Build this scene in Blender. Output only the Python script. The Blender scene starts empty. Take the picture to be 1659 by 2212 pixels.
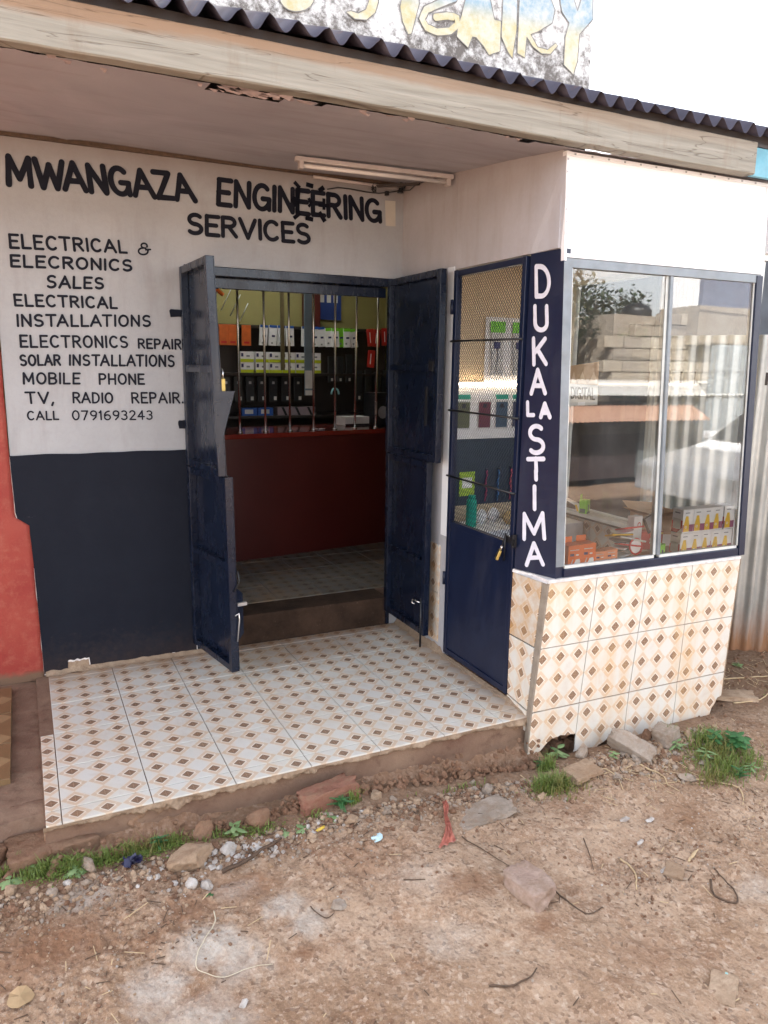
import bpy, bmesh, math, random
import numpy as np
from mathutils import Vector, Matrix, noise as mn
from mathutils.geometry import tessellate_polygon
random.seed(7)
rng = np.random.default_rng(11)
sc = bpy.context.scene
COL = sc.collection
PI = math.pi

# ------------------------------------------------------------------ camera, world, sun, exposure
cd = bpy.data.cameras.new('camera'); cam = bpy.data.objects.new('camera', cd); COL.objects.link(cam)
cam.location = (-0.02523, -3.89985, 1.53645)
cam.rotation_euler = (math.radians(79.0089), math.radians(-0.7712), math.radians(-25.6889))
cd.sensor_fit = 'VERTICAL'; cd.sensor_height = 24.0; cd.sensor_width = 18.0
cd.lens = 1612.15 / 2212 * 24.0
cd.clip_start = 0.05; cd.clip_end = 600
sc.camera = cam

SUN_DIR = Vector((-0.42, 0.62, 0.72)).normalized()      # towards the sun: behind the shop
w = bpy.data.worlds.new('World'); sc.world = w; w.use_nodes = True
nt = w.node_tree; nt.nodes.clear()
sky = nt.nodes.new('ShaderNodeTexSky'); sky.sky_type = 'NISHITA'; sky.sun_disc = False
sky.sun_elevation = math.asin(SUN_DIR.z); sky.sun_rotation = math.atan2(SUN_DIR.x, SUN_DIR.y)
sky.air_density = 1.0; sky.dust_density = 2.5; sky.ozone_density = 1.0
bw = nt.nodes.new('ShaderNodeRGBToBW')
tint = nt.nodes.new('ShaderNodeMix'); tint.data_type = 'RGBA'; tint.blend_type = 'MULTIPLY'; tint.inputs['Factor'].default_value = 1
tint.inputs['B'].default_value = (0.975, 0.985, 1.0, 1)
mx = nt.nodes.new('ShaderNodeMix'); mx.data_type = 'RGBA'; mx.inputs['Factor'].default_value = 0.80     # thin bright cloud over the blue
bg = nt.nodes.new('ShaderNodeBackground'); bg.inputs['Strength'].default_value = 0.15
wo = nt.nodes.new('ShaderNodeOutputWorld')
L = nt.links.new
L(sky.outputs[0], bw.inputs[0]); L(bw.outputs[0], tint.inputs['A'])
L(sky.outputs[0], mx.inputs['A']); L(tint.outputs['Result'], mx.inputs['B'])
L(mx.outputs['Result'], bg.inputs[0]); L(bg.outputs[0], wo.inputs[0])
sl = bpy.data.lights.new('sun', 'SUN'); sl.energy = 3.2; sl.angle = math.radians(0.6); sl.color = (1.0, 0.965, 0.92)
so = bpy.data.objects.new('sun', sl); COL.objects.link(so); so.location = (0, 6, 12)
so.rotation_euler = (-SUN_DIR).to_track_quat('-Z', 'Y').to_euler()
sc.view_settings.view_transform = 'Standard'; sc.view_settings.look = 'None'
sc.view_settings.exposure = 3.1; sc.view_settings.gamma = 1.0
try: sc.view_settings.use_curve_mapping = False
except Exception: pass
sc.cycles.use_denoising = True
sc.cycles.max_bounces = 10; sc.cycles.diffuse_bounces = 6; sc.cycles.glossy_bounces = 4
sc.cycles.transparent_max_bounces = 12; sc.cycles.caustics_reflective = False; sc.cycles.caustics_refractive = False
sc.cycles.sample_clamp_indirect = 6

# ------------------------------------------------------------------ node helpers
class NT:
    def __init__(s, name):
        s.m = bpy.data.materials.new(name); s.m.use_nodes = True
        s.t = s.m.node_tree; s.t.nodes.clear()
        s.out = s.t.nodes.new('ShaderNodeOutputMaterial')
    def n(s, typ, **kw):
        nd = s.t.nodes.new(typ)
        for k, v in kw.items(): setattr(nd, k, v)
        return nd
    def set(s, sock, v):
        if hasattr(v, 'is_output') or isinstance(v, bpy.types.NodeSocket): s.t.links.new(v, sock)
        else:
            if sock.type == 'RGBA' and len(v) == 3: v = (*v, 1)
            sock.default_value = v
    def math(s, op, a, b=0.0, c=0.0, clamp=False):
        nd = s.n('ShaderNodeMath', operation=op); nd.use_clamp = clamp
        for i, v in enumerate((a, b, c)): s.set(nd.inputs[i], v)
        return nd.outputs[0]
    def mix(s, f, a, b, blend='MIX'):
        nd = s.n('ShaderNodeMix', data_type='RGBA', blend_type=blend)
        s.set(nd.inputs['Factor'], f); s.set(nd.inputs['A'], a); s.set(nd.inputs['B'], b)
        return nd.outputs['Result']
    def pos(s): return s.n('ShaderNodeNewGeometry').outputs['Position']
    def obj(s): return s.n('ShaderNodeTexCoord').outputs['Object']
    def uv(s): return s.n('ShaderNodeTexCoord').outputs['UV']
    def sep(s, v):
        nd = s.n('ShaderNodeSeparateXYZ'); s.set(nd.inputs[0], v); return nd.outputs
    def scale(s, v, sx, sy, sz):
        nd = s.n('ShaderNodeMapping'); s.set(nd.inputs['Vector'], v); nd.inputs['Scale'].default_value = (sx, sy, sz); return nd.outputs[0]
    def noise(s, v, scale, detail=4, rough=0.55, dist=0.0):
        nd = s.n('ShaderNodeTexNoise'); s.set(nd.inputs['Vector'], v)
        nd.inputs['Scale'].default_value = scale; nd.inputs['Detail'].default_value = detail
        nd.inputs['Roughness'].default_value = rough; nd.inputs['Distortion'].default_value = dist
        return nd.outputs['Fac']
    def voro(s, v, scale, feat='F1', out='Distance', rnd=1.0):
        nd = s.n('ShaderNodeTexVoronoi', feature=feat); s.set(nd.inputs['Vector'], v)
        nd.inputs['Scale'].default_value = scale; nd.inputs['Randomness'].default_value = rnd
        return nd.outputs[out]
    def ramp(s, f, lo, hi):
        nd = s.n('ShaderNodeMapRange', clamp=True); s.set(nd.inputs['Value'], f)
        nd.inputs['From Min'].default_value = lo; nd.inputs['From Max'].default_value = hi
        return nd.outputs[0]
    def bump(s, h, strength=0.3, dist=0.01, normal=None):
        nd = s.n('ShaderNodeBump'); nd.inputs['Strength'].default_value = strength; nd.inputs['Distance'].default_value = dist
        s.set(nd.inputs['Height'], h)
        if normal is not None: s.set(nd.inputs['Normal'], normal)
        return nd.outputs[0]
    def bsdf(s, color, rough=0.6, metal=0.0, normal=None, spec=0.5, **kw):
        b = s.n('ShaderNodeBsdfPrincipled')
        s.set(b.inputs['Base Color'], color); s.set(b.inputs['Roughness'], rough); s.set(b.inputs['Metallic'], metal)
        b.inputs['Specular IOR Level'].default_value = spec
        if normal is not None: s.set(b.inputs['Normal'], normal)
        for k, v in kw.items(): s.set(b.inputs[k], v)
        s.t.links.new(b.outputs[0], s.out.inputs[0]); return b
    def fin(s): return s.m

_sm = {}
def plain(name, col, rough=0.55, var=0.18, scale=6.0, bump=0.0, bscale=60, metal=0.0, spec=0.5, dirt=0.0, dirtcol=(0.12, 0.08, 0.055)):
    """a painted / printed / moulded surface with a little variation and wear"""
    if name in _sm: return _sm[name]
    k = NT(name); p = k.pos()
    f = k.noise(p, scale, 5)
    dark = tuple(c * (1 - var) for c in col); lite = tuple(min(1, c * (1 + var * 0.6)) for c in col)
    c = k.mix(k.ramp(f, 0.3, 0.7), dark, lite)
    if dirt > 0:
        g = k.ramp(k.noise(p, scale * 0.6, 7, 0.7), 0.5, 0.78)
        c = k.mix(k.math('MULTIPLY', g, dirt), c, dirtcol)
    nrm = k.bump(k.noise(p, bscale, 4), bump, 0.004) if bump > 0 else None
    k.bsdf(c, k.math('ADD', k.math('MULTIPLY', f, 0.12), rough - 0.06), metal, nrm, spec)
    _sm[name] = k.fin(); return _sm[name]

# --- wall plaster (white, grimy)
def mat_plaster(name, col, grime, wear=0.25):
    k = NT(name); p = k.pos(); x, y, z = k.sep(p)
    f = k.noise(p, 2.2, 6, 0.6); g = k.noise(k.scale(p, 5, 5, 0.9), 2.0, 6, 0.65)
    fine = k.noise(p, 55, 5, 0.7)
    c = k.mix(k.ramp(f, 0.35, 0.72), col, tuple(v * 0.84 for v in col))
    c = k.mix(k.math('MULTIPLY', k.ramp(g, 0.52, 0.8), wear), c, grime)
    c = k.mix(k.math('MULTIPLY', k.ramp(fine, 0.45, 0.75), 0.12), c, grime)
    # brown water marks just under the ceiling line and near the corner
    top = k.math('MULTIPLY', k.ramp(k.math('ADD', z, k.math('MULTIPLY', f, 0.12)), 2.42, 2.60), 0.7)
    c = k.mix(top, c, (0.20, 0.13, 0.10))
    spk = k.ramp(k.noise(p, 17, 8, 0.75), 0.69, 0.75)
    c = k.mix(k.math('MULTIPLY', spk, 0.5), c, (0.11, 0.09, 0.08))
    hgt = k.math('ADD', k.noise(p, 7, 4), k.math('MULTIPLY', fine, 0.22))
    k.bsdf(c, 0.62, 0, k.bump(hgt, 0.55, 0.006), 0.35)
    return k.fin()
M_WHITE = mat_plaster('white_wall_paint', (0.385, 0.395, 0.415), (0.22, 0.19, 0.175), 0.42)
M_SIDEW = mat_plaster('cream_side_wall', (0.45, 0.44, 0.46), (0.29, 0.23, 0.205), 0.4)
M_CREAM = mat_plaster('cream_inner_wall', (0.74, 0.60, 0.40), (0.45, 0.32, 0.18), 0.15)
M_PANEL = plain('white_gloss_panel', (0.80, 0.80, 0.81), 0.35, 0.03, 3, dirt=0.08)

k = NT('navy_wall_paint'); p = k.pos()
f = k.noise(p, 5, 7, 0.7); fi = k.noise(p, 60, 4, 0.6)
c = k.mix(k.ramp(f, 0.35, 0.75), (0.0055, 0.0075, 0.015), (0.010, 0.0125, 0.021))
sc_ = k.ramp(k.noise(k.scale(p, 1.2, 1, 3.0), 15, 9, 0.82), 0.655, 0.71)
c = k.mix(k.math('MULTIPLY', sc_, 0.55), c, (0.22, 0.21, 0.23))
c = k.mix(k.math('MULTIPLY', k.ramp(k.noise(p, 3, 6, 0.7), 0.55, 0.8), 0.25), c, (0.024, 0.027, 0.038))
spl = k.ramp(k.math('ADD', k.sep(p)[2], k.math('MULTIPLY', k.noise(p, 24, 7, .8), .55)), .46, .26); c = k.mix(k.math('MULTIPLY', spl, .14), c, (.14, .085, .055))
k.bsdf(c, k.math('ADD', 0.60, k.math('MULTIPLY', f, 0.25)), 0, k.bump(k.math('ADD', k.noise(p, 8, 4), k.math('MULTIPLY', fi, 0.3)), 0.6, 0.005), 0.18)
M_NAVY = k.fin()

def mat_metalpaint(name, a, b, rough):
    k = NT(name); p = k.pos()
    f = k.noise(p, 9, 6, 0.65)
    c = k.mix(k.ramp(f, 0.35, 0.7), a, b)
    ch = k.ramp(k.noise(p, 46, 8, 0.75), 0.70, 0.74)
    c = k.mix(k.math('MULTIPLY', ch, 0.6), c, (0.20, 0.20, 0.22))
    dust = k.ramp(k.noise(k.scale(p, 3, 3, 1), 3.0, 6, 0.7), 0.48, 0.8)
    c = k.mix(k.math('MULTIPLY', dust, 0.07), c, (0.11, 0.095, 0.09))
    k.bsdf(c, k.math('ADD', rough, k.math('MULTIPLY', dust, 0.3)), 0, k.bump(k.noise(p, 4, 1), 0.06, 0.008), 0.45)
    return k.fin()
M_DOOR = mat_metalpaint('navy_metal_paint', (0.0045, 0.008, 0.020), (0.008, 0.0135, 0.030), 0.22)
M_PILLAR = mat_metalpaint('navy_pillar_paint', (0.0055, 0.010, 0.032), (0.0085, 0.0145, 0.040), 0.34)
M_LETTER = plain('navy_lettering', (0.005, 0.006, 0.014), 0.6, 0.2, 30, spec=0.2)
M_LETW = plain('white_lettering', (0.66, 0.66, 0.74), 0.5, 0.10, 40)
M_OUTW = plain('white_letter_edge', (0.74, 0.73, 0.74), 0.5, 0.05, 40)
M_FLECK = plain('white_paint_fleck', (0.70, 0.66, 0.64), 0.7, 0.2, 40)
M_TAPE = plain('black_tape', (0.005, 0.006, 0.012), 0.7, 0.2, 30, spec=.1)
M_PAPER = plain('cream_paper', (0.50, 0.46, 0.40), 0.8, 0.08, 12)
M_BLACK = plain('black_plastic', (0.012, 0.012, 0.014), 0.4, 0.2, 20)
M_RUBBER = plain('black_rubber', (0.02, 0.02, 0.02), 0.7, 0.2, 20)
M_STEEL = plain('polished_steel', (0.80, 0.79, 0.78), 0.27, 0.03, 1, metal=1.0)
M_ZINC = plain('galvanised_steel', (0.42, 0.42, 0.43), 0.42, 0.25, 30, metal=0.8)
M_BRASS = plain('brass', (0.45, 0.34, 0.12), 0.4, 0.2, 30, metal=1.0)
M_ALU = plain('aluminium_frame', (0.19, 0.215, 0.24), 0.42, 0.2, 14, metal=0.25, dirt=0.45, dirtcol=(0.20, 0.18, 0.16))
M_ALUW = plain('white_aluminium', (0.60, 0.62, 0.60), 0.4, 0.12, 14, dirt=0.3, dirtcol=(0.25, 0.23, 0.2))
M_RED = plain('red_counter_paint', (0.055, 0.0065, 0.0055), 0.35, 0.15, 3, bump=0.1)
M_LAMPW = plain('white_lamp_metal', (0.46, 0.40, 0.38), 0.45, 0.12, 10, dirt=0.3)
M_TUBE = plain('lamp_tube_glass', (0.62, 0.58, 0.56), 0.2, 0.05, 10)
M_REDPLY = plain('dark_red_shelf', (0.085, 0.012, 0.008), 0.5, 0.2, 6)
M_DARKW = plain('dark_shelf_wood', (0.03, 0.02, 0.016), 0.55, 0.2, 10)
M_OLIVE = plain('yellow_inner_wall', (0.28, 0.25, 0.09), 0.75, 0.12, 3, dirt=0.25)
M_SLATE = plain('slate_board', (0.035, 0.055, 0.068), 0.6, 0.25, 9)
M_CARD = plain('brown_cardboard', (0.42, 0.27, 0.16), 0.8, 0.12, 14, bump=0.15)
M_STICK = plain('dry_stick', (0.09, 0.055, 0.035), 0.85, 0.35, 60, bump=0.4, bscale=200)
M_STRAW = plain('dry_straw', (0.50, 0.37, 0.22), 0.8, 0.2, 60)

# --- patterned tile: 10 cm cells read from UV in metres
def mat_tile(name, stain, bright=1.0, matcol=None, top_glow=0):
    k = NT(name); uv = k.uv(); u, v, _ = k.sep(uv); p = k.pos()
    def cell(t): return k.math('ABSOLUTE', k.math('SUBTRACT', k.math('FRACT', k.math('MULTIPLY', t, 10.0)), 0.5))
    ax, ay = cell(u), cell(v)
    d = k.math('ADD', ax, ay)
    b = bright
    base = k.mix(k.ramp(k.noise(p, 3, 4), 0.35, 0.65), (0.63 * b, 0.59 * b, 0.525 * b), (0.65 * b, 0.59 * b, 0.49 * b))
    lt = lambda a_, th: k.math('LESS_THAN', a_, th)
    gt = lambda a_, th: k.math('GREATER_THAN', a_, th)
    # faint bluish rhombus between the motifs, with its own hairline grid
    base = k.mix(k.math('MULTIPLY', gt(d, 0.53), 0.6), base, (0.57 * b, 0.57 * b, 0.55 * b))
    base = k.mix(k.math('MULTIPLY', k.ramp(ax, .30, .05), .30), base, (0.64 * b, 0.50 * b, 0.39 * b))
    beige = (0.56 * b, 0.41 * b, 0.29 * b)
    ring = k.math('MULTIPLY', lt(d, 0.49), gt(d, 0.295))
    # the four arms of the ring are broken by pale slits beside the left and right corner
    slit = lt(k.math('ABSOLUTE', k.math('SUBTRACT', k.math('SUBTRACT', ax, ay), 0.17)), 0.014)
    ring = k.math('MULTIPLY', ring, k.math('SUBTRACT', 1.0, slit))
    c = k.mix(k.math('MULTIPLY', ring, 0.74), base, beige)
    c = k.mix(k.math('MULTIPLY', lt(d, 0.295), 0.8), c, (0.74 * b, 0.68 * b, 0.60 * b))
    core = lt(d, 0.240)
    star = k.math('MAXIMUM', lt(k.math('MINIMUM', ax, ay), 0.011), lt(k.math('ABSOLUTE', k.math('SUBTRACT', d, 0.15)), 0.005))
    br = k.mix(k.math('MULTIPLY', star, .5), (0.20 * b, 0.118 * b, 0.076 * b), (0.42 * b, 0.30 * b, 0.21 * b))
    c = k.mix(core, c, br)
    # footmarks, rust and soil
    n1 = k.noise(p, 2.6, 7, 0.68, 0.6); n2 = k.noise(p, 11, 7, 0.72)
    st = k.math('ADD', k.math('MULTIPLY', n1, 0.65), k.math('MULTIPLY', n2, 0.35))
    m = k.ramp(st, 0.53 - 0.06 * stain, 0.76 - 0.05 * stain)
    c = k.mix(k.math('MULTIPLY', m, min(1, 0.25 + 0.35 * stain)), c, (0.42, 0.235, 0.105))
    sp = k.ramp(k.noise(p, 38, 6, 0.8), 0.70, 0.76)
    c = k.mix(k.math('MULTIPLY', sp, 0.35), c, (0.16, 0.10, 0.07))
    c = k.mix(k.math('MULTIPLY', k.ramp(k.noise(p, 6, 5, 0.6), 0.42, 0.7), 0.14), c, (0.52, 0.42, 0.30))
    if matcol: c = matcol(k, c, p)
    k.bsdf(c, k.math('ADD', 0.30, k.math('MULTIPLY', n2, 0.28)), 0, k.bump(k.noise(p, 3.5, 2), 0.08, 0.01), 0.42)
    return k.fin()
def porch_dirt(k, c, p):
    x, y, z = k.sep(p)
    n = k.noise(p, 5, 6, 0.7)
    # trodden mud inside the doorway and along the foot of the walls
    dx = k.math('SUBTRACT', x, 1.28); dy = k.math('SUBTRACT', y, -0.18)
    r = k.math('SQRT', k.math('ADD', k.math('MULTIPLY', k.math('MULTIPLY', dx, dx), 2.2), k.math('MULTIPLY', k.math('MULTIPLY', dy, dy), 7.0)))
    a = k.math('SUBTRACT', 1.0, k.ramp(k.math('ADD', r, k.math('MULTIPLY', n, 0.9)), 0.35, 1.25))
    wy = k.ramp(k.math('ADD', y, k.math('MULTIPLY', n, 0.22)), -0.10, 0.10)
    wx = k.ramp(k.math('ADD', x, k.math('MULTIPLY', n, 0.16)), 1.90, 2.04)
    m = k.math('MAXIMUM', k.math('MULTIPLY', a, 0.72), k.math('MULTIPLY', k.math('MAXIMUM', wy, wx), 0.70))
    return k.mix(m, c, (0.27, 0.135, 0.062))
M_TILE = mat_tile('patterned_floor_tile', 0.5, 1.0, porch_dirt)
def kiosk_dirt(k, c, p):
    x, y, z = k.sep(p); n = k.noise(k.scale(p, 6, 6, 1.2), 1.6, 6, 0.65)
    m = k.math('MULTIPLY', k.ramp(n, 0.50, 0.74), 0.5)
    return k.mix(m, c, (0.66, 0.40, 0.17))
M_TILEK = mat_tile('patterned_wall_tile', 0.35, 1.12, kiosk_dirt)
def rusty(k, c, p):
    n = k.noise(p, 8, 6, 0.7)
    return k.mix(k.math('MULTIPLY', k.ramp(n, 0.40, 0.62), 0.62), c, (0.50, 0.27, 0.09))
M_TILER = mat_tile('rust_stained_tile', 0.9, 1.0, rusty)
M_TILEI = mat_tile('inner_floor_tile', 0.9, 0.22)  # tile copy with the dimness of the interior put into its colour
k = NT('yellow_porch_tile'); uv = k.uv(); u, v, _ = k.sep(uv)
ce = lambda t: k.math('ABSOLUTE', k.math('SUBTRACT', k.math('FRACT', k.math('MULTIPLY', t, 5.0)), 0.5))
d = k.math('ADD', ce(u), ce(v))
c = k.mix(k.math('LESS_THAN', d, 0.22), (0.15, 0.09, 0.04), (0.27, 0.185, 0.095)); c = k.mix(k.math('MULTIPLY', k.noise(k.pos(), 9, 5), 0.5), c, (0.25, 0.16, 0.09))
k.bsdf(c, 0.4); M_TILEY = k.fin()

# --- soil
def soil_color(k, p, slab=False):
    x, y, z = k.sep(p)
    n1 = k.noise(p, 1.3, 6, 0.62, 0.5); n2 = k.noise(p, 5.5, 7, 0.68, 0.3); n3 = k.noise(p, 28, 6, 0.72); n4 = k.noise(p, 110, 4, 0.7)
    c = k.mix(k.ramp(n1, 0.38, 0.62), (0.25, 0.152, 0.092), (0.405, 0.285, 0.198))
    c = k.mix(k.math('MULTIPLY', k.ramp(n2, 0.50, 0.70), 0.75), c, (0.24, 0.130, 0.075))
    c = k.mix(k.math('MULTIPLY', k.ramp(n3, 0.52, 0.78), 0.5), c, (0.50, 0.40, 0.32))
    c = k.mix(k.math('MULTIPLY', k.ramp(n3, 0.45, 0.28), 0.6), c, (0.13, 0.072, 0.045))
    msk = k.math('ADD', .25, k.math('MULTIPLY', k.ramp(n2, .42, .60), .75)); c = k.mix(k.math('MULTIPLY', k.math('MULTIPLY', k.ramp(n4, 0.56, 0.66), msk), 0.38), c, (0.58, 0.47, 0.38)); c = k.mix(k.math('MULTIPLY', k.math('MULTIPLY', k.ramp(n4, 0.44, 0.34), msk), 0.42), c, (0.13, 0.075, 0.05)); vc = k.sep(k.voro(p, 85, 'F1', 'Color')); c = k.mix(k.math('MULTIPLY', k.math('MULTIPLY', k.ramp(vc[0], .72, .80), k.ramp(n3, .42, .6)), .6), c, (0.50, 0.39, 0.30)); c = k.mix(k.math('MULTIPLY', k.math('MULTIPLY', k.ramp(vc[1], .78, .84), k.ramp(n3, .40, .55)), .6), c, (0.12, 0.068, 0.045))
    c = k.mix(k.math('MULTIPLY', k.ramp(k.noise(p, 42, 7, 0.8), 0.66, 0.72), 0.55), c, (0.10, 0.055, 0.035))
    return c, n1, n2, n3, n4
k = NT('trodden_soil'); p = k.pos(); x, y, z = k.sep(p)
c, n1, n2, n3, n4 = soil_color(k, p)
# spilled cement dust: pale grey patches lying on the soil
PATCH = [(0.348, -1.944, 0.13, 1.0), (0.215, -2.03, 0.12, 0.9), (0.43, -2.02, 0.12, 0.8), (0.30, -2.16, 0.16, 0.7), (0.60, -1.87, 0.085, 0.8), (0.655, -1.97, 0.09, 0.8), (0.05, -1.61, 0.09, 0.8),
         (1.069, -1.93, 0.13, 0.3), (1.064, -2.19, 0.12, 0.3), (2.256, -2.343, 0.11, 0.4), (0.50, -1.75, 0.07, 0.5)]
tot = None
for (px, py, pr, pw) in PATCH:
    dx = k.math('SUBTRACT', x, px); dy = k.math('SUBTRACT', y, py)
    r = k.math('SQRT', k.math('ADD', k.math('MULTIPLY', dx, dx), k.math('MULTIPLY', k.math('MULTIPLY', dy, dy), 1.6)))
    r = k.math('ADD', r, k.math('MULTIPLY', k.math('SUBTRACT', n2, 0.5), 0.34)); r = k.math('ADD', r, k.math('MULTIPLY', k.math('SUBTRACT', n3, 0.5), 0.10))
    a = k.math('MULTIPLY', k.ramp(r, pr, pr * 0.35), pw)
    tot = a if tot is None else k.math('MAXIMUM', tot, a)
tot = k.math('MULTIPLY', tot, k.math('ADD', .55, k.math('MULTIPLY', k.ramp(n3, .36, .56), .45)))
c = k.mix(k.math('MULTIPLY', tot, 0.78), c, (0.47, 0.435, 0.39))
n5 = k.noise(p, 260, 3, .7); c = k.mix(k.math('MULTIPLY', k.ramp(n5, .56, .66), .20), c, (.62, .50, .39)); c = k.mix(k.math('MULTIPLY', k.ramp(n5, .42, .34), .24), c, (.10, .058, .036))
# redder moist earth patches
dk = None
for (px, py, pr, pw) in [(-.05, -1.78, .22, 1), (.33, -1.80, .12, .9), (.52, -1.74, .14, .9), (.62, -2.06, .09, 1), (.20, -1.86, .07, .9), (.95, -1.78, .22, .6), (1.22, -2.02, .12, .8), (1.36, -2.26, .10, .9), (.30, -2.40, .10, .7), (1.62, -2.45, .16, .5), (2.3, -1.95, .18, .5), (-.1, -2.3, .2, .4), (1.9, -1.74, .2, .6)]:
    dx = k.math('SUBTRACT', x, px); dy = k.math('SUBTRACT', y, py)
    r_ = k.math('SQRT', k.math('ADD', k.math('MULTIPLY', dx, dx), k.math('MULTIPLY', k.math('MULTIPLY', dy, dy), 2.6)))
    r_ = k.math('ADD', r_, k.math('MULTIPLY', k.math('SUBTRACT', n2, 0.5), 0.36)); r_ = k.math('ADD', r_, k.math('MULTIPLY', k.math('SUBTRACT', n3, 0.5), 0.12))
    a = k.math('MULTIPLY', k.ramp(r_, pr, pr * 0.3), pw); dk = a if dk is None else k.math('MAXIMUM', dk, a)
c = k.mix(k.math('MULTIPLY', k.math('MULTIPLY', dk, k.math('SUBTRACT', 1.0, tot)), 0.72), c, (0.200, 0.098, 0.053))
# darker soil hugging the foot of the porch
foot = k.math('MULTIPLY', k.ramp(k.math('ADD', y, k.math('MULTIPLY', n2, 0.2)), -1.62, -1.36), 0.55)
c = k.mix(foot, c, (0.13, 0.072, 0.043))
hh = k.math('ADD', k.math('ADD', k.math('MULTIPLY', n3, 1.0), k.math('MULTIPLY', n4, 0.35)), k.math('MULTIPLY', k.voro(p, 75), -0.5))
k.bsdf(c, 0.93, 0, k.bump(hh, 0.65, 0.011), 0.15)
M_SOIL = k.fin()
# cement and earth of the broken step
k = NT('crumbling_step'); p = k.pos(); x, y, z = k.sep(p)
c, n1, n2, n3, n4 = soil_color(k, p)
c = k.mix(0.45, c, (0.21, 0.105, 0.06))
cem = k.ramp(k.math('ADD', z, k.math('MULTIPLY', k.math('SUBTRACT', n2, 0.5), 0.10)), -0.060, -0.030)
c = k.mix(cem, c, k.mix(k.ramp(n3, 0.35, 0.7), (0.27, 0.19, 0.13), (0.40, 0.30, 0.215)))
k.bsdf(c, 0.92, 0, k.bump(k.math('ADD', n3, k.math('MULTIPLY', n4, 0.4)), 0.8, 0.010), 0.15)
M_STEP = k.fin()
# brown stained screed
k = NT('stained_screed'); p = k.pos()
n1 = k.noise(p, 3, 7, 0.65, 0.6); n2 = k.noise(p, 16, 7, 0.7); n3 = k.noise(p, 80, 4, 0.7)
c = k.mix(k.ramp(n1, 0.35, 0.65), (0.16, 0.09, 0.062), (0.25, 0.165, 0.115))
c = k.mix(k.math('MULTIPLY', k.ramp(n2, 0.54, 0.72), 0.6), c, (0.085, 0.044, 0.030))
c = k.mix(k.math('MULTIPLY', k.ramp(n3, 0.6, 0.75), 0.3), c, (0.34, 0.26, 0.2))
k.bsdf(c, 0.85, 0, k.bump(k.math('ADD', n2, k.math('MULTIPLY', n3, 0.4)), 0.6, 0.008), 0.25)
M_SCREED = k.fin()
k = NT('muddy_cement'); p = k.pos(); n1 = k.noise(p, 6, 7, .7); n2 = k.noise(p, 50, 6, .7)
c = k.mix(k.ramp(n1, .35, .65), (.030, .018, .012), (.065, .038, .025)); c = k.mix(k.math('MULTIPLY', k.ramp(n2, .62, .75), .4), c, (.22, .15, .10))
k.bsdf(c, .85, 0, k.bump(k.math('ADD', n1, k.math('MULTIPLY', n2, .4)), .6, .008), .2); M_MUDDY = k.fin()
def mat_rock(name, a, b, s=9):
    k = NT(name); p = k.pos(); n1 = k.noise(p, s, 7, 0.68, 0.4); n2 = k.noise(p, s * 7, 6, 0.75)
    c = k.mix(k.ramp(n1, 0.35, 0.68), a, b); c = k.mix(k.math('MULTIPLY', k.ramp(n2, 0.55, 0.75), 0.4), c, tuple(v * 0.45 for v in a))
    c = k.mix(k.math('MULTIPLY', k.ramp(n2, 0.42, 0.25), 0.3), c, tuple(min(1, v * 1.4) for v in b))
    c = k.mix(k.math('MULTIPLY', k.ramp(k.noise(p, 24, 6, .7), .46, .62), .5), c, (0.27, 0.18, 0.118)); n3 = k.noise(p, s * 22, 4, .7)
    k.bsdf(c, 0.92, 0, k.bump(k.math('ADD', k.math('ADD', n1, k.math('MULTIPLY', n2, 0.7)), k.math('MULTIPLY', n3, .25)), 0.95, 0.014), 0.15)
    return k.fin()
M_RK = {'tan': mat_rock('tan_rock', (0.34, 0.225, 0.145), (0.50, 0.375, 0.27)), 'brown': mat_rock('brown_rock', (0.17, 0.090, 0.055), (0.28, 0.165, 0.11)),
        'grey': mat_rock('grey_rock', (0.28, 0.225, 0.18), (0.44, 0.37, 0.31)), 'pale': mat_rock('pale_rock', (0.42, 0.38, 0.35), (0.62, 0.58, 0.55)),
        'red': mat_rock('reddish_rock', (0.22, 0.095, 0.065), (0.33, 0.17, 0.12)), 'pink': mat_rock('pinkish_block', (0.34, 0.235, 0.19), (0.45, 0.335, 0.275))}
# --- vegetation
def mat_leaf(name, a, b):
    k = NT(name); p = k.pos(); n = k.noise(p, 22, 3); oi = k.n('ShaderNodeNewGeometry').outputs['Random Per Island']
    c = k.mix(k.math('ADD', k.math('MULTIPLY', n, 0.5), k.math('MULTIPLY', oi, 0.5)), a, b)
    bs = k.n('ShaderNodeBsdfPrincipled'); k.set(bs.inputs['Base Color'], c); bs.inputs['Roughness'].default_value = 0.5
    tr = k.n('ShaderNodeBsdfTranslucent'); k.set(tr.inputs['Color'], c)
    ms = k.n('ShaderNodeMixShader'); ms.inputs[0].default_value = 0.3
    k.t.links.new(bs.outputs[0], ms.inputs[1]); k.t.links.new(tr.outputs[0], ms.inputs[2]); k.t.links.new(ms.outputs[0], k.out.inputs[0])
    return k.fin()
M_GRASS = mat_leaf('grass_blades', (0.095, 0.16, 0.032), (0.26, 0.32, 0.085))
M_GRASSD = mat_leaf('dry_grass_blades', (0.15, 0.17, 0.04), (0.30, 0.26, 0.10))
M_LEAF = mat_leaf('pale_green_leaf', (0.17, 0.28, 0.11), (0.32, 0.44, 0.21))
M_LEAFD = mat_leaf('dark_green_leaf', (0.035, 0.13, 0.045), (0.09, 0.24, 0.08))
M_TREE = mat_leaf('tree_leaf', (0.018, 0.035, 0.012), (0.06, 0.085, 0.03))
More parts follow.
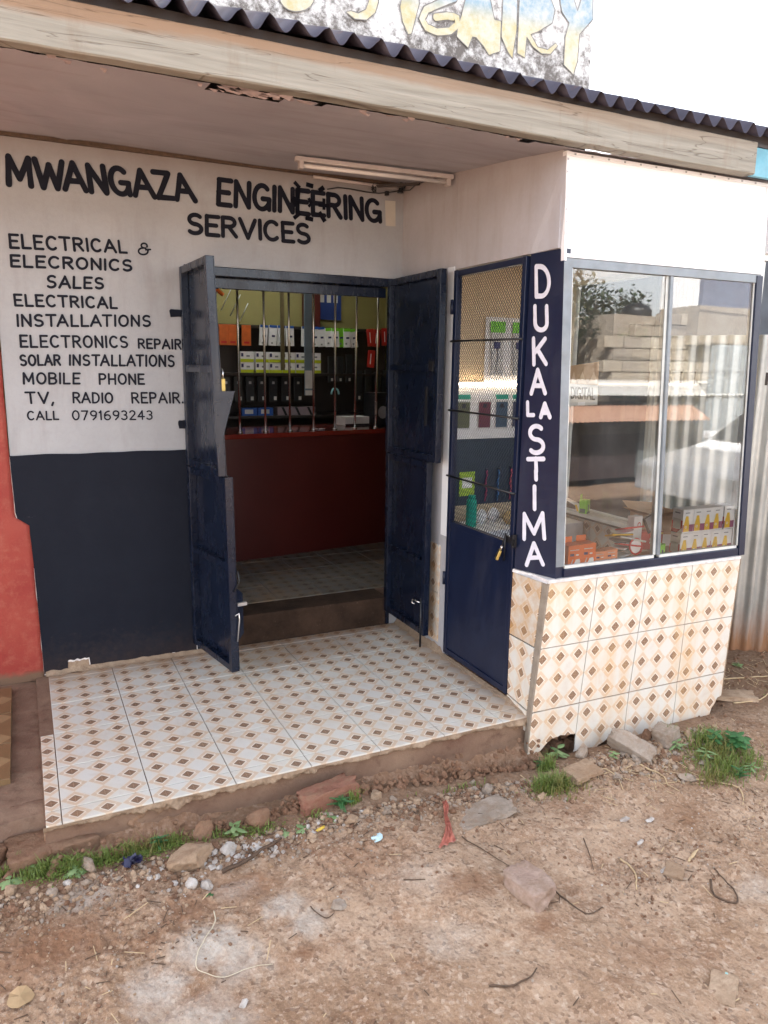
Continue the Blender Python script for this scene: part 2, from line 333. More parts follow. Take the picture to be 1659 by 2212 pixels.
# --- roof and boards
def mat_wood(name, axis):
    k = NT(name); p = k.pos(); x, y, z = k.sep(p)
    g = k.noise(k.scale(p, 1.0, 8, 26), 1.6, 6, 0.65, 0.8)
    n = k.noise(k.scale(p, 1.0, 1, 2.5), 1.7, 6, 0.6, 0.3)
    c = k.mix(k.ramp(g, 0.35, 0.66), (0.215, 0.20, 0.168), (0.32, 0.30, 0.258))
    # rain-browned upper half, fading out to the right
    h = k.math('ADD', z, k.math('MULTIPLY', k.math('SUBTRACT', n, 0.5), 0.10))
    top = k.math('MULTIPLY', k.ramp(h, 2.448, 2.470), k.ramp(x, 3.2, 0.7))
    c = k.mix(k.math('MULTIPLY', top, 0.85), c, (0.255, 0.160, 0.100))
    st = k.ramp(k.noise(k.scale(p, 3.0, 1, 0.7), 3.2, 7, 0.72), 0.55, 0.74)
    c = k.mix(k.math('MULTIPLY', st, 0.45), c, (0.19, 0.13, 0.09))
    ck = k.ramp(k.math('ABSOLUTE', k.math('SUBTRACT', k.noise(k.scale(p, 0.9, 1, 14), 1.3, 3, 0.5, 0.6), 0.5)), 0.006, 0.0)
    c = k.mix(k.math('MULTIPLY', ck, 0.55), c, (0.07, 0.045, 0.03))
    dots = k.ramp(k.voro(k.scale(p, 1, 1, 1), 6.5), 0.045, 0.028)
    c = k.mix(k.math('MULTIPLY', dots, 0.8), c, (0.12, 0.07, 0.045))
    k.bsdf(c, 0.75, 0, k.bump(k.math('ADD', g, k.math('MULTIPLY', ck, -0.8)), 0.45, 0.006), 0.25)
    return k.fin()
M_FASCIA = mat_wood('weathered_fascia', 0)
k = NT('soffit_board'); p = k.pos(); x, y, z = k.sep(p)
n = k.noise(p, 1.6, 6, 0.6, 0.8); n2 = k.noise(k.scale(p, 0.8, 6, 1), 2.2, 6, 0.65)
c = k.mix(k.ramp(n, 0.33, 0.68), (0.345, 0.325, 0.35), (0.45, 0.425, 0.45))
c = k.mix(k.math('MULTIPLY', k.ramp(n2, 0.5, 0.75), 0.35), c, (0.20, 0.14, 0.13))
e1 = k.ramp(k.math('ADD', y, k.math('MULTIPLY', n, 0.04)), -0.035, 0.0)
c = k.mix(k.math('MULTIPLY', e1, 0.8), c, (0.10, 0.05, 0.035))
dr = k.ramp(k.noise(p, 26, 7, 0.78), 0.70, 0.76)
c = k.mix(k.math('MULTIPLY', dr, 0.4), c, (0.10, 0.06, 0.05))
k.bsdf(c, 0.7, 0, k.bump(k.math('ADD', n, k.math('MULTIPLY', n2, 0.5)), 0.4, 0.01), 0.3)
M_SOFFIT = k.fin()
def mat_sheet(name, a, b, rust, zr=None, metal=0.55):
    k = NT(name); p = k.pos(); x, y, z = k.sep(p)
    n = k.noise(p, 4, 6, 0.65); n2 = k.noise(k.scale(p, 9, 9, 1.2), 1.6, 6, 0.7)
    c = k.mix(k.ramp(n, 0.35, 0.68), a, b)
    c = k.mix(k.math('MULTIPLY', k.ramp(n2, 0.52, 0.76), 0.5), c, tuple(v * 0.6 for v in a))
    r = k.math('MULTIPLY', k.ramp(n2, 0.60, 0.80), rust)
    if zr: r = k.math('MAXIMUM', r, k.math('MULTIPLY', k.ramp(k.math('ADD', z, k.math('MULTIPLY', n2, 0.45)), zr + 0.30, zr + 0.02), 0.9))
    c = k.mix(r, c, (0.27, 0.115, 0.038))
    k.bsdf(c, k.math('ADD', 0.38, k.math('MULTIPLY', r, 0.45)), k.math('MULTIPLY', k.math('SUBTRACT', 1.0, r), metal), k.bump(k.noise(p, 30, 4), 0.1, 0.004), 0.5)
    return k.fin()
M_FENCE = mat_sheet('corrugated_fence_sheet', (0.36, 0.37, 0.36), (0.50, 0.51, 0.49), 0.3, 0.14, 0.45)
M_ROOF = mat_sheet('corrugated_roof_sheet', (0.030, 0.026, 0.042), (0.060, 0.052, 0.075), 0.35, None, 0.3)
M_TURQ = plain('turquoise_board', (0.14, 0.40, 0.52), 0.6, 0.35, 5, dirt=0.3, dirtcol=(0.45, 0.6, 0.66))
k = NT('red_wall_paint'); p = k.pos(); x, y, z = k.sep(p); n = k.noise(p, 3, 6, 0.65); n2 = k.noise(p, 22, 7, 0.72)
c = k.mix(k.ramp(n, 0.35, 0.68), (0.27, 0.033, 0.026), (0.33, 0.062, 0.042))
c = k.mix(k.math('MULTIPLY', k.ramp(n2, 0.5, 0.74), 0.4), c, (0.42, 0.17, 0.11))
c = k.mix(k.ramp(k.math('ADD', z, k.math('MULTIPLY', n2, 0.07)), 0.075, 0.045), c, (0.16, 0.095, 0.06))
c = k.mix(k.math('MULTIPLY', k.ramp(k.noise(p, 9, 8, 0.8), 0.70, 0.74), 0.7), c, (0.08, 0.03, 0.025))
k.bsdf(c, 0.6, 0, k.bump(k.math('ADD', n2, n), 0.6, 0.006), 0.35); M_REDW = k.fin()
k = NT('upper_facade_paint'); p = k.pos(); n = k.noise(p, 2.4, 8, 0.72, 0.4); n2 = k.noise(p, 15, 8, 0.78); x, y, z = k.sep(p)
c = k.mix(k.ramp(n, 0.35, 0.65), (0.80, 0.79, 0.78), (0.66, 0.65, 0.64))
low = k.ramp(z, 3.6, 3.1)
mm = k.ramp(k.math('ADD', k.math('MULTIPLY', n2, 0.62), k.math('ADD', k.math('MULTIPLY', n, 0.38), k.math('MULTIPLY', low, 0.15))), 0.52, 0.64)
c = k.mix(k.math('MULTIPLY', mm, 0.9), c, (0.085, 0.07, 0.062))
ckk = k.ramp(k.voro(k.scale(p, 1, 1, 1.2), 4.5, 'DISTANCE_TO_EDGE'), 0.012, 0.0)
c = k.mix(k.math('MULTIPLY', ckk, 0.35), c, (0.2, 0.18, 0.16))
k.bsdf(c, 0.85, 0, k.bump(n2, 0.5, 0.006), 0.2); M_FACADE = k.fin()
k = NT('two_tone_sign_paint'); p = k.pos(); x, y, z = k.sep(p); n = k.noise(p, 9, 7, 0.75)
t_ = k.math('SUBTRACT', z, k.math('MULTIPLY', k.math('SUBTRACT', x, 1.3), 0.055))
c = k.mix(k.ramp(k.math('ADD', t_, k.math('MULTIPLY', n, 0.06)), 3.385, 3.475), (0.50, 0.44, 0.25), (0.26, 0.37, 0.45))
c = k.mix(k.math('MULTIPLY', k.ramp(n, 0.40, 0.60), 0.68), c, (0.62, 0.60, 0.56)); c = k.mix(k.math('MULTIPLY', k.ramp(k.noise(p, 24, 8, .8), .60, .70), .6), c, (.2, .18, .16))
k.bsdf(c, 0.8, 0, k.bump(n, 0.4, 0.005), 0.2); M_SIGNP = k.fin()
# --- glass (thin pane)
def mat_glass(name, tintc=(0.97, 0.985, 0.98), dust=0.08, ior=1.9):
    k = NT(name); p = k.pos()
    tr = k.n('ShaderNodeBsdfTransparent'); tr.inputs['Color'].default_value = (*tintc, 1)
    gl = k.n('ShaderNodeBsdfGlossy'); gl.inputs['Roughness'].default_value = 0.012; gl.inputs['Color'].default_value = (1, 1, 1, 1)
    k.set(gl.inputs['Normal'], k.bump(k.noise(p, 1.1, 2), 0.05, 0.02))
    fr = k.n('ShaderNodeFresnel'); fr.inputs['IOR'].default_value = ior
    m1 = k.n('ShaderNodeMixShader'); k.t.links.new(fr.outputs[0], m1.inputs[0]); k.t.links.new(tr.outputs[0], m1.inputs[1]); k.t.links.new(gl.outputs[0], m1.inputs[2])
    df = k.n('ShaderNodeBsdfDiffuse'); df.inputs['Color'].default_value = (0.62, 0.62, 0.60, 1)
    sm = k.noise(k.scale(p, 2.2, 2.2, 0.8), 4.5, 7, 0.75, 0.7); sp = k.ramp(k.noise(p, 60, 6, 0.8), 0.72, 0.77)
    streak = k.ramp(k.noise(k.scale(p, 26, 26, 1.0), 1.0, 3, 0.6), 0.66, 0.74)
    f = k.math('ADD', k.math('MULTIPLY', k.ramp(sm, 0.42, 0.75), dust), k.math('MULTIPLY', sp, 0.35)); f = k.math('ADD', f, k.math('MULTIPLY', streak, dust * .4))
    m2 = k.n('ShaderNodeMixShader'); k.t.links.new(f, m2.inputs[0]); k.t.links.new(m1.outputs[0], m2.inputs[1]); k.t.links.new(df.outputs[0], m2.inputs[2])
    k.t.links.new(m2.outputs[0], k.out.inputs[0]); return k.fin()
M_GLASS = mat_glass('dusty_window_glass', dust=0.05)
M_SIDEG = mat_glass('side_window_glass', dust=0.06, ior=1.18)
M_CLEAR = mat_glass('clear_plastic_film', (0.97, 0.97, 0.97), 0.05)
def mat_emit(name, col, s):
    k = NT(name); e = k.n('ShaderNodeEmission'); e.inputs[0].default_value = (*col, 1); e.inputs[1].default_value = s
    k.t.links.new(e.outputs[0], k.out.inputs[0]); return k.fin()
M_LED = mat_emit('led_light', (1.0, 0.76, 0.50), 5.0)

# ------------------------------------------------------------------ mesh helpers
class MB:
    """collects shapes and links them as ONE mesh object"""
    def __init__(s): s.v = []; s.f = []; s.uv = {}; s.sm = []
    def add(s, vs, fs, uvs=None, smooth=False):
        b = len(s.v); s.v += [tuple(v) for v in vs]
        for i, f in enumerate(fs):
            s.f.append(tuple(b + j for j in f)); s.sm.append(smooth)
            if uvs: s.uv[len(s.f) - 1] = uvs[i]
        return s
    def box(s, a, b):
        x0, y0, z0 = [min(p, q) for p, q in zip(a, b)]; x1, y1, z1 = [max(p, q) for p, q in zip(a, b)]
        return s.hexa([(x0, y0, z0), (x1, y0, z0), (x1, y1, z0), (x0, y1, z0), (x0, y0, z1), (x1, y0, z1), (x1, y1, z1), (x0, y1, z1)])
    def hexa(s, c):   # 4 bottom (ccw from above), 4 top
        return s.add(c, [(3, 2, 1, 0), (4, 5, 6, 7), (0, 1, 5, 4), (1, 2, 6, 5), (2, 3, 7, 6), (3, 0, 4, 7)])
    def obox(s, c, size, rz=0, M=None):
        hx, hy, hz = [q / 2 for q in size]; R = M or Matrix.Rotation(rz, 3, 'Z'); c = Vector(c)
        return s.hexa([c + R @ Vector(q) for q in [(-hx, -hy, -hz), (hx, -hy, -hz), (hx, hy, -hz), (-hx, hy, -hz), (-hx, -hy, hz), (hx, -hy, hz), (hx, hy, hz), (-hx, hy, hz)]])
    def bar(s, a, b, wd, th, up=(0, 0, 1)):   # rectangular bar from a to b
        a = Vector(a); b = Vector(b); d = (b - a).normalized(); u = Vector(up)
        if abs(d.dot(u)) > 0.98: u = Vector((1, 0, 0))
        r = d.cross(u).normalized() * wd / 2; t = r.cross(d).normalized() * th / 2
        return s.hexa([a - r - t, a + r - t, b + r - t, b - r - t, a - r + t, a + r + t, b + r + t, b - r + t])
    def tube(s, pts, r, n=10, cap=True):
        pts = [Vector(p) for p in pts]; rs = r if isinstance(r, (list, tuple)) else [r] * len(pts)
        vs = []; prev = None
        for i, p in enumerate(pts):
            d = (pts[min(i + 1, len(pts) - 1)] - pts[max(i - 1, 0)]).normalized()
            if prev is None:
                u = Vector((0, 0, 1)) if abs(d.z) < 0.9 else Vector((1, 0, 0)); prev = d.cross(u).normalized()
            prev = (prev - d * prev.dot(d)).normalized(); q = d.cross(prev)
            for j in range(n):
                a = 2 * PI * j / n; vs.append(p + (prev * math.cos(a) + q * math.sin(a)) * rs[i])
        fs = [(i * n + j, i * n + (j + 1) % n, (i + 1) * n + (j + 1) % n, (i + 1) * n + j) for i in range(len(pts) - 1) for j in range(n)]
        if cap: fs += [tuple(range(n))[::-1], tuple((len(pts) - 1) * n + j for j in range(n))]
        return s.add(vs, fs, smooth=(n > 5))
    def quad(s, a, b, c, d): return s.add([a, b, c, d], [(0, 1, 2, 3)])
    def mesh(s, name='mesh'):
        me = bpy.data.meshes.new(name); me.from_pydata(s.v, [], s.f); me.update()
        me.polygons.foreach_set('use_smooth', s.sm)
        if s.uv:
            l = me.uv_layers.new(name='UVMap')
            for i, u in s.uv.items():
                for j, li in enumerate(me.polygons[i].loop_indices): l.data[li].uv = u[j]
        return me
    def build(s, name, mat, parent=None, bevel=0, at=None):
        if at is not None:
            a = Vector(at); s.v = [tuple(Vector(v) - a) for v in s.v]
        me = s.mesh(name); me.materials.append(mat)
        o = bpy.data.objects.new(name, me); COL.objects.link(o)
        if at is not None: o.location = at
        if parent is not None:
            o.parent = parent; 
            if at is None and parent.type == 'EMPTY': pass
        if bevel > 0:
            m = o.modifiers.new('bevel', 'BEVEL'); m.width = bevel; m.segments = 2; m.limit_method = 'ANGLE'; m.harden_normals = False
        return o
def empty(name, loc=(0, 0, 0)):
    o = bpy.data.objects.new(name, None); COL.objects.link(o); o.location = loc; o.empty_display_size = 0.05; return o
def tag(o, label=None, cat=None, group=None, kind=None):
    if label: o['label'] = label
    if cat: o['category'] = cat
    if group: o['group'] = group
    if kind: o['kind'] = kind
    return o
def thing(name, label, cat, loc=(0, 0, 0), group=None): return tag(empty(name, loc), label, cat, group)
def part(mb, name, mat, root, bevel=0):
    """a child mesh whose shapes were given in world coordinates"""
    o = mb.build(name, mat, None, bevel)
    loc = root.matrix_world.translation if False else root.location
    off = Vector(loc); pr = root.parent
    while pr is not None: off = off + Vector(pr.location); pr = pr.parent
    o.data.transform(Matrix.Translation(-off)); o.parent = root
    return o

# ------------------------------------------------------------------ dimensions (metres)
XK = 1.958; YK = -1.392; KY = -0.01974; KW = 1.20        # kiosk: left side plane, front plane, yaw, width
def smooth(t, a, b):
    q = np.clip((t - a) / (b - a), 0, 1); return q * q * (3 - 2 * q)
def zg(x, y):
    """gentle lie of the land before the fine relief"""
    return (-.12 - .10 * smooth(x, .9, 2.1) - .06 * smooth(-y, 1.45, 2.2) + .12 * smooth(x, 2.8, 3.8) * smooth(y, -1.9, -1.1))
def interp(z, pts):
    for (a, va), (b, vb) in zip(pts[:-1], pts[1:]):
        if z <= b: return va + (vb - va) * max(0, min(1, (z - a) / (b - a)))
    return pts[-1][1]
def kfront(s_, z, off=0.0, upper=None):
    """point on the (slightly leaning) kiosk front: s along it, z up, off towards the street"""
    if upper is None: upper = z > 0.632
    dx = 0.066 * (2.36 - z) / 1.73 if upper else interp(z, [(-.30, -.045), (.03, -.027), (.62, .028)])
    if not upper and s_ > 0.6: dx *= 0.6 if z > .3 else 0.5
    if upper: s_ = s_ * (0.945 + 0.016 * (2.36 - z))
    if not upper: s_ = s_ * 0.985
    return (XK + dx + s_ * math.cos(KY) + off * math.sin(KY), YK + s_ * math.sin(KY) - off * math.cos(KY), z)

# ------------------------------------------------------------------ fractal noise on arrays
def vnoise(x, y, seed):
    xi = np.floor(x).astype(np.int64); yi = np.floor(y).astype(np.int64); fx = x - xi; fy = y - yi
    def h(a, b):
        n = (a * 374761393 + b * 668265263 + seed * 982451653) & 0x7fffffff
        n = ((n ^ (n >> 13)) * 1274126177) & 0x7fffffff
        return ((n ^ (n >> 16)) & 0xffff) / 65535.0
    fx = fx * fx * (3 - 2 * fx); fy = fy * fy * (3 - 2 * fy)
    return (h(xi, yi) * (1 - fx) + h(xi + 1, yi) * fx) * (1 - fy) + (h(xi, yi + 1) * (1 - fx) + h(xi + 1, yi + 1) * fx) * fy - 0.5
def relief(x, y):
    z = 0.030 * vnoise(x * 1.6, y * 1.6, 1) + 0.022 * vnoise(x * 4.2 + 3, y * 4.2, 2) + 0.012 * vnoise(x * 11, y * 11 + 5, 3)
    z += 0.008 * vnoise(x * 27, y * 27, 4) * (0.4 + 1.2 * (vnoise(x * 2.3, y * 2.3, 9) + 0.5))
    cl = np.clip(vnoise(x * 3.3, y * 3.3, 31) + .35 * vnoise(x * 9, y * 9, 32) + .5, 0, 1); cl = smooth(cl, .42, .66)
    z += (0.0014 + .009 * cl) * vnoise(x * 52, y * 52, 5) + (.0008 + .0065 * cl) * vnoise(x * 95, y * 95, 7) + .010 * np.abs(vnoise(x * 13, y * 8, 12)) * (.3 + cl)
    cr = np.abs(vnoise(x * 5.1 + 1, y * 5.1, 6)); z -= 0.006 * np.clip(1 - cr * 14, 0, 1)
    return z
def gz(x, y):
    x = np.asarray(x, float); y = np.asarray(y, float)
    z = zg(x, y)
    m = 0.42 * smooth(-y, 1.38, 1.62) + 0.58                       # calmer right at the wall foot
    z = z + relief(x, y) * m
    # rubble bank under the kiosk corner, pit beside the loose block
    z = z + 0.045 * np.exp(-(((x - 2.45) / .40) ** 2 + ((y + 1.50) / .13) ** 2)) - 0.035 * np.exp(-(((x - 2.25) / .5) ** 2 + ((y + 1.36) / .06) ** 2))
    z = z + 0.05 * np.exp(-(((x - 2.9) / .25) ** 2 + ((y + 1.62) / .2) ** 2)) + 0.02 * np.exp(-(((x - 1.39) / .11) ** 2 + ((y + 2.10) / .13) ** 2))
    z = z - 0.02 * smooth(-y, 3.5, 6.0)
    return z
def axis(lo, hi, step, far):
    c = list(np.arange(lo, hi + step * .5, step)); a = []; s = step; v = lo
    while v > -far: s = min(s * 1.28, 12); v -= s; a.append(v)
    b = []; s = step; v = c[-1]
    while v < far: s = min(s * 1.28, 12); v += s; b.append(v)
    return np.array(a[::-1] + c + b)
xs = axis(-0.45, 3.6, 0.0052, 160); ys = axis(-2.95, -1.30, 0.0052, 160)
GX, GY = np.meshgrid(xs, ys); GZ = gz(GX, GY)
nx, ny = len(xs), len(ys)
me = bpy.data.meshes.new('ground'); V = np.stack([GX, GY, GZ], -1).reshape(-1, 3)
me.vertices.add(nx * ny); me.vertices.foreach_set('co', V.astype(np.float32).ravel())
ii, jj = np.meshgrid(np.arange(nx - 1), np.arange(ny - 1)); a0 = (jj * nx + ii).ravel()
F = np.stack([a0, a0 + 1, a0 + nx + 1, a0 + nx], -1).astype(np.int32)
me.loops.add(F.size); me.loops.foreach_set('vertex_index', F.ravel())
me.polygons.add(len(F)); me.polygons.foreach_set('loop_start', np.arange(0, F.size, 4, dtype=np.int32)); me.polygons.foreach_set('loop_total', np.full(len(F), 4, np.int32))
me.polygons.foreach_set('use_smooth', np.ones(len(F), bool)); me.update(calc_edges=True); me.materials.append(M_SOIL)
ground = bpy.data.objects.new('ground', me); COL.objects.link(ground)
tag(ground, 'bare brown trodden soil with pale cement dust patches', kind='structure')
def gh(x, y): return float(gz(x, y))

# ------------------------------------------------------------------ porch slab, floor tiles, crumbling step
porch = tag(empty('porch_floor'), 'raised porch floor laid with patterned tiles', kind='structure')
part(MB().box((-0.055, 0.0, -0.30), (XK + 0.05, -1.352, -0.0075)), 'slab', M_SCREED, porch)
def tile_mb(x0, x1, y0, y1, z, uo=0, vo=0, th=0.006, dz=(0, 0, 0, 0)):
    """floor tile between x0..x1, y0..y1 with bevelled rim; UV in metres"""
    b = 0.0012; m = MB(); o = 0.0017; x0 += o; x1 -= o; y0 += o * 1.9; y1 -= o * 1.9
    P = [(x0, y0), (x1, y0), (x1, y1), (x0, y1)]; Q = [(x0 + b, y0 + b), (x1 - b, y0 + b), (x1 - b, y1 - b), (x0 + b, y1 - b)]
    vs = [(p[0], p[1], z - th) for p in P] + [(p[0], p[1], z - b + d) for p, d in zip(P, dz)] + [(p[0], p[1], z + d) for p, d in zip(Q, dz)]
    fs = [(8, 9, 10, 11)] + [(i, (i + 1) % 4, 4 + (i + 1) % 4, 4 + i) for i in range(4)] + [(4 + i, 4 + (i + 1) % 4, 8 + (i + 1) % 4, 8 + i) for i in range(4)]
    uvs = [[(vs[i][0] - uo, vs[i][1] - vo) for i in f] for f in fs]
    return m.add(vs, fs, uvs)
W0 = 0.3826
XC = [0, .3, .6, .9, 1.2, 1.5, 1.8, XK]
YR = [-0.004, -0.0826, -W0, -W0 - .3, -W0 - .6, -W0 - .9, -1.374]
for i in range(7):
    for j in range(6):
        x0, x1 = XC[i], XC[i + 1]; y1, y0 = YR[j], YR[j + 1]
        if j == 0 and i == 0: y1 = -0.03
        dz = [random.uniform(-.0007, .0009) for _ in range(4)]
        part(tile_mb(x0, x1, y0, y1, 0.0, 0.0, -0.0826, dz=dz), 'tile', M_TILE, porch)
for y1, y0 in ((YR[3], YR[4]), (YR[4], YR[5]), (YR[5], YR[6])):
    part(tile_mb(-0.052, 0.0, y0, y1, -0.0004, 0.02, -0.0826), 'tile', M_TILE, porch)
# broken cement and earth face of the step: a displaced curtain from tile edge to ground
nu, nv = 620, 26
m = MB(); vs = []; fs = []
for i in range(nu):
    x = -0.06 + (XK + 0.10) * i / (nu - 1)
    depth = max(0.0, vnoise(np.array(x * 3.1), np.array(2.0), 21) * 2 + 0.25)
    lip = 0.022 + 0.020 * (float(vnoise(np.array(x * 7.0), np.array(9.0), 22)) + 0.5)
    g = gh(x, -1.47) - 0.03
    for j in range(nv):
        v = j / (nv - 1); z = -0.006 + (g + 0.006) * v
        y = -1.370
        if -z > lip:
            q = min(1, (-z - lip) / 0.014); y += q * (0.020 + 0.060 * float(depth)) * min(1, max(.15, (1 - v) * 2.4)) 
        y -= 0.150 * max(0, v - 0.55) ** 1.1 * (1.35 - 0.5 * float(depth))
        n = mn.fractal(Vector((x * 14, z * 26, 1.3)), 0.8, 2.0, 6)
        rg = abs(mn.fractal(Vector((x * 9, z * 16, 7)), 0.9, 2.1, 5)); y += 0.024 * n * min(1, v * 5) + 0.022 * (rg - .2) * min(1, v * 4) + 0.006 * mn.noise(Vector((x * 70, z * 70, 0))) * min(1, v * 4)
        vs.append((x, y, z + (0.010 * mn.noise(Vector((x * 30, z * 30, 4))) * min(1, v * 3))))
fs = [(i * nv + j, (i + 1) * nv + j, (i + 1) * nv + j + 1, i * nv + j + 1) for i in range(nu - 1) for j in range(nv - 1)]
m.add(vs, fs, smooth=True); part(m, 'step_face', M_STEP, porch)
# screed apron of the neighbour's porch, left of the tiles, with its own tile edge
apron = tag(empty('neighbour_porch'), 'brown stained cement apron beside the tiled porch', kind='structure')
m = MB(); vs = []; nu2, nv2 = 110, 150
for i in range(nu2):
    for j in range(nv2):
        x = -1.6 + 1.544 * i / (nu2 - 1); y = -1.40 * j / (nv2 - 1) 
        y2 = y + (-0.05 * (j / (nv2 - 1)) * mn.noise(Vector((x * 5, 0, 0))) if j > nv2 - 20 else 0)
        z = -0.020 - 0.03 * max(0, -y - 1.18) + 0.007 * mn.fractal(Vector((x * 6, y * 6, 0)), 0.8, 2, 5)
        if j == nv2 - 1: z = -0.25
        vs.append((x, y2 + (0.13 if x > -0.35 else 0.16) * (j / (nv2 - 1)) ** 6, z))
fs = [(i * nv2 + j + 1, (i + 1) * nv2 + j + 1, (i + 1) * nv2 + j, i * nv2 + j) for i in range(nu2 - 1) for j in range(nv2 - 1)]
m.add(vs, fs, smooth=True); part(m, 'apron', M_SCREED, apron)
for j in range(4):
    part(tile_mb(-0.46, -0.16, -1.00 + .3 * j - .0, -1.00 + .3 * j + .3, 0.004, .1, .05, th=0.03), 'tile', M_TILEY, apron) if j < 3 else None

# ------------------------------------------------------------------ stroke lettering
def arc(cx, cy, rx, ry, a0, a1, n=14):
    return [(cx + rx * math.cos(math.radians(a0 + (a1 - a0) * i / n)), cy + ry * math.sin(math.radians(a0 + (a1 - a0) * i / n))) for i in range(n + 1)]
GL = {  # glyph: (advance width, strokes)  in a box of height 1
 'A': (.72, [[(0, 0), (.36, 1)], [(.36, 1), (.72, 0)], [(.15, .34), (.57, .34)]]),
 'B': (.58, [[(.03, 0), (.03, 1)], [(.03, 1), (.30, 1)] + arc(.30, .76, .22, .24, 90, -90) + [(.03, .52)], [(.03, .52), (.32, .52)] + arc(.32, .26, .25, .26, 90, -90) + [(.03, 0)]]),
 'C': (.62, [arc(.34, .5, .32, .5, 48, 312, 22)]),
 'D': (.62, [[(.03, 0), (.03, 1)], [(.03, 1), (.22, 1)] + arc(.22, .5, .38, .5, 90, -90, 18) + [(.03, 0)]]),
 'E': (.52, [[(.52, 1), (.03, 1)], [(.03, 1), (.03, 0)], [(.03, 0), (.52, 0)], [(.03, .52), (.44, .52)]]),
 'G': (.66, [arc(.34, .5, .32, .5, 48, 345, 24), [(.38, .44), (.66, .44)], [(.65, .44), (.65, .0)]]),
 'H': (.60, [[(.03, 0), (.03, 1)], [(.57, 0), (.57, 1)], [(.03, .5), (.57, .5)]]),
 'I': (.08, [[(.04, 0), (.04, 1)]]),
 'K': (.60, [[(.03, 0), (.03, 1)], [(.56, 1), (.05, .42)], [(.2, .58), (.58, 0)]]),
 'L': (.50, [[(.03, 1), (.03, 0)], [(.03, 0), (.48, 0)]]),
 'M': (.78, [[(.03, 0), (.06, 1)], [(.06, 1), (.39, .22)], [(.39, .22), (.72, 1)], [(.72, 1), (.75, 0)]]),
 'N': (.60, [[(.03, 0), (.03, 1)], [(.03, 1), (.57, 0)], [(.57, 0), (.57, 1)]]),
 'O': (.68, [arc(.34, .5, .32, .5, 90, 450, 28)]),
 'P': (.56, [[(.03, 0), (.03, 1)], [(.03, 1), (.30, 1)] + arc(.30, .74, .24, .26, 90, -90) + [(.03, .48)]]),
 'R': (.60, [[(.03, 0), (.03, 1)], [(.03, 1), (.30, 1)] + arc(.30, .76, .24, .24, 90, -90) + [(.03, .52)], [(.26, .52), (.58, 0)]]),
 'S': (.58, [arc(.30, .75, .25, .25, 40, 270, 14) + arc(.28, .25, .27, .25, 90, -140, 16)]),
 'T': (.62, [[(0, 1), (.62, 1)], [(.31, 1), (.31, 0)]]),
 'U': (.62, [[(.03, 1), (.03, .3)] + arc(.31, .3, .28, .3, 180, 360) + [(.59, 1)]]),
 'V': (.66, [[(0, 1), (.33, 0)], [(.33, 0), (.66, 1)]]),
 'W': (.94, [[(0, 1), (.22, 0)], [(.22, 0), (.47, .85)], [(.47, .85), (.70, 0)], [(.70, 0), (.94, 1)]]),
 'Y': (.66, [[(0, 1), (.33, .48)], [(.66, 1), (.33, .48)], [(.33, .5), (.33, 0)]]),
 'Z': (.62, [[(.03, 1), (.60, 1)], [(.60, 1), (.02, 0)], [(.02, 0), (.62, 0)]]),
 '0': (.58, [arc(.29, .5, .27, .5, 90, 450, 26)]),
 '1': (.20, [[(0, .8), (.14, 1)], [(.14, 1), (.14, 0)]]),
 '2': (.52, [arc(.25, .73, .23, .27, 160, -30, 12) + [(.02, 0)], [(.02, 0), (.52, 0)]]),
 '3': (.50, [arc(.22, .76, .23, .24, 140, -80, 12), arc(.22, .27, .26, .27, 85, -145, 14)]),
 '4': (.58, [[(.40, 0), (.40, 1)], [(.40, 1), (.0, .32)], [(.0, .32), (.58, .32)]]),
 '6': (.54, [[(.44, .98)] + arc(.42, .45, .40, .52, 100, 180, 8) + arc(.27, .28, .25, .28, 170, -170, 22)]),
 '7': (.52, [[(0, 1), (.52, 1)], [(.52, 1), (.18, 0)]]),
 '9': (.54, [arc(.27, .72, .25, .28, 0, 360, 22), [(.52, .75), (.46, .3), (.22, 0)]]),
 '&': (.72, [arc(.36, .76, .18, .20, -20, 250, 12), [(.30, .56), (.46, .56)], arc(.32, .27, .28, .28, 100, 350, 14) + [(.60, .40)], [(.46, .42), (.74, .48)]]),
 '.': (.08, [[(.04, 0), (.04, .05)]]), ',': (.10, [[(.08, .06), (.0, -.20)]]), ' ': (.45, []), '+': (.5, [[(.25, .2), (.25, .8)], [(0, .5), (.5, .5)]]),
}
def ribbon(pts, wd, square=False):
    """outline of a brush stroke in 2D: quads with round caps, as (verts, faces)"""
    P = [Vector(p) for p in pts]; n = len(P); vs = []; fs = []
    T = []
    for i in range(n):
        d = P[min(i + 1, n - 1)] - P[max(i - 1, 0)]
        T.append(d.normalized() if d.length > 1e-9 else Vector((1, 0)))
    for i in range(n):
        ww = wd / 2 * (1 + 0.10 * mn.noise(Vector((P[i].x * 23, P[i].y * 23, wd * 50))))
        q = Vector((-T[i].y, T[i].x)); vs += [P[i] + q * ww, P[i] - q * ww]
    fs = [(2 * i, 2 * i + 1, 2 * i + 3, 2 * i + 2) for i in range(n - 1)]
    if not square:
        for (c, t, a, b, sg) in ((P[0], T[0], 0, 1, -1), (P[-1], T[-1], 2 * n - 2, 2 * n - 1, 1)):
            q = Vector((-t.y, t.x)); r = (vs[a] - c).length; base = len(vs); K = 7
            for j in range(1, K):
                ang = PI * j / K; vs.append(c + q * r * math.cos(ang) + t * sg * r * math.sin(ang))
            ring = [a] + list(range(base, base + K - 1)) + [b]
            fs.append(tuple(ring) if sg > 0 else tuple(ring[::-1]))
    # make all faces face the same way
    out = []
    for f in fs:
        A = sum(vs[f[i]].x * vs[f[(i + 1) % len(f)]].y - vs[f[(i + 1) % len(f)]].x * vs[f[i]].y for i in range(len(f)))
        out.append(f if A > 0 else f[::-1])
    return vs, out
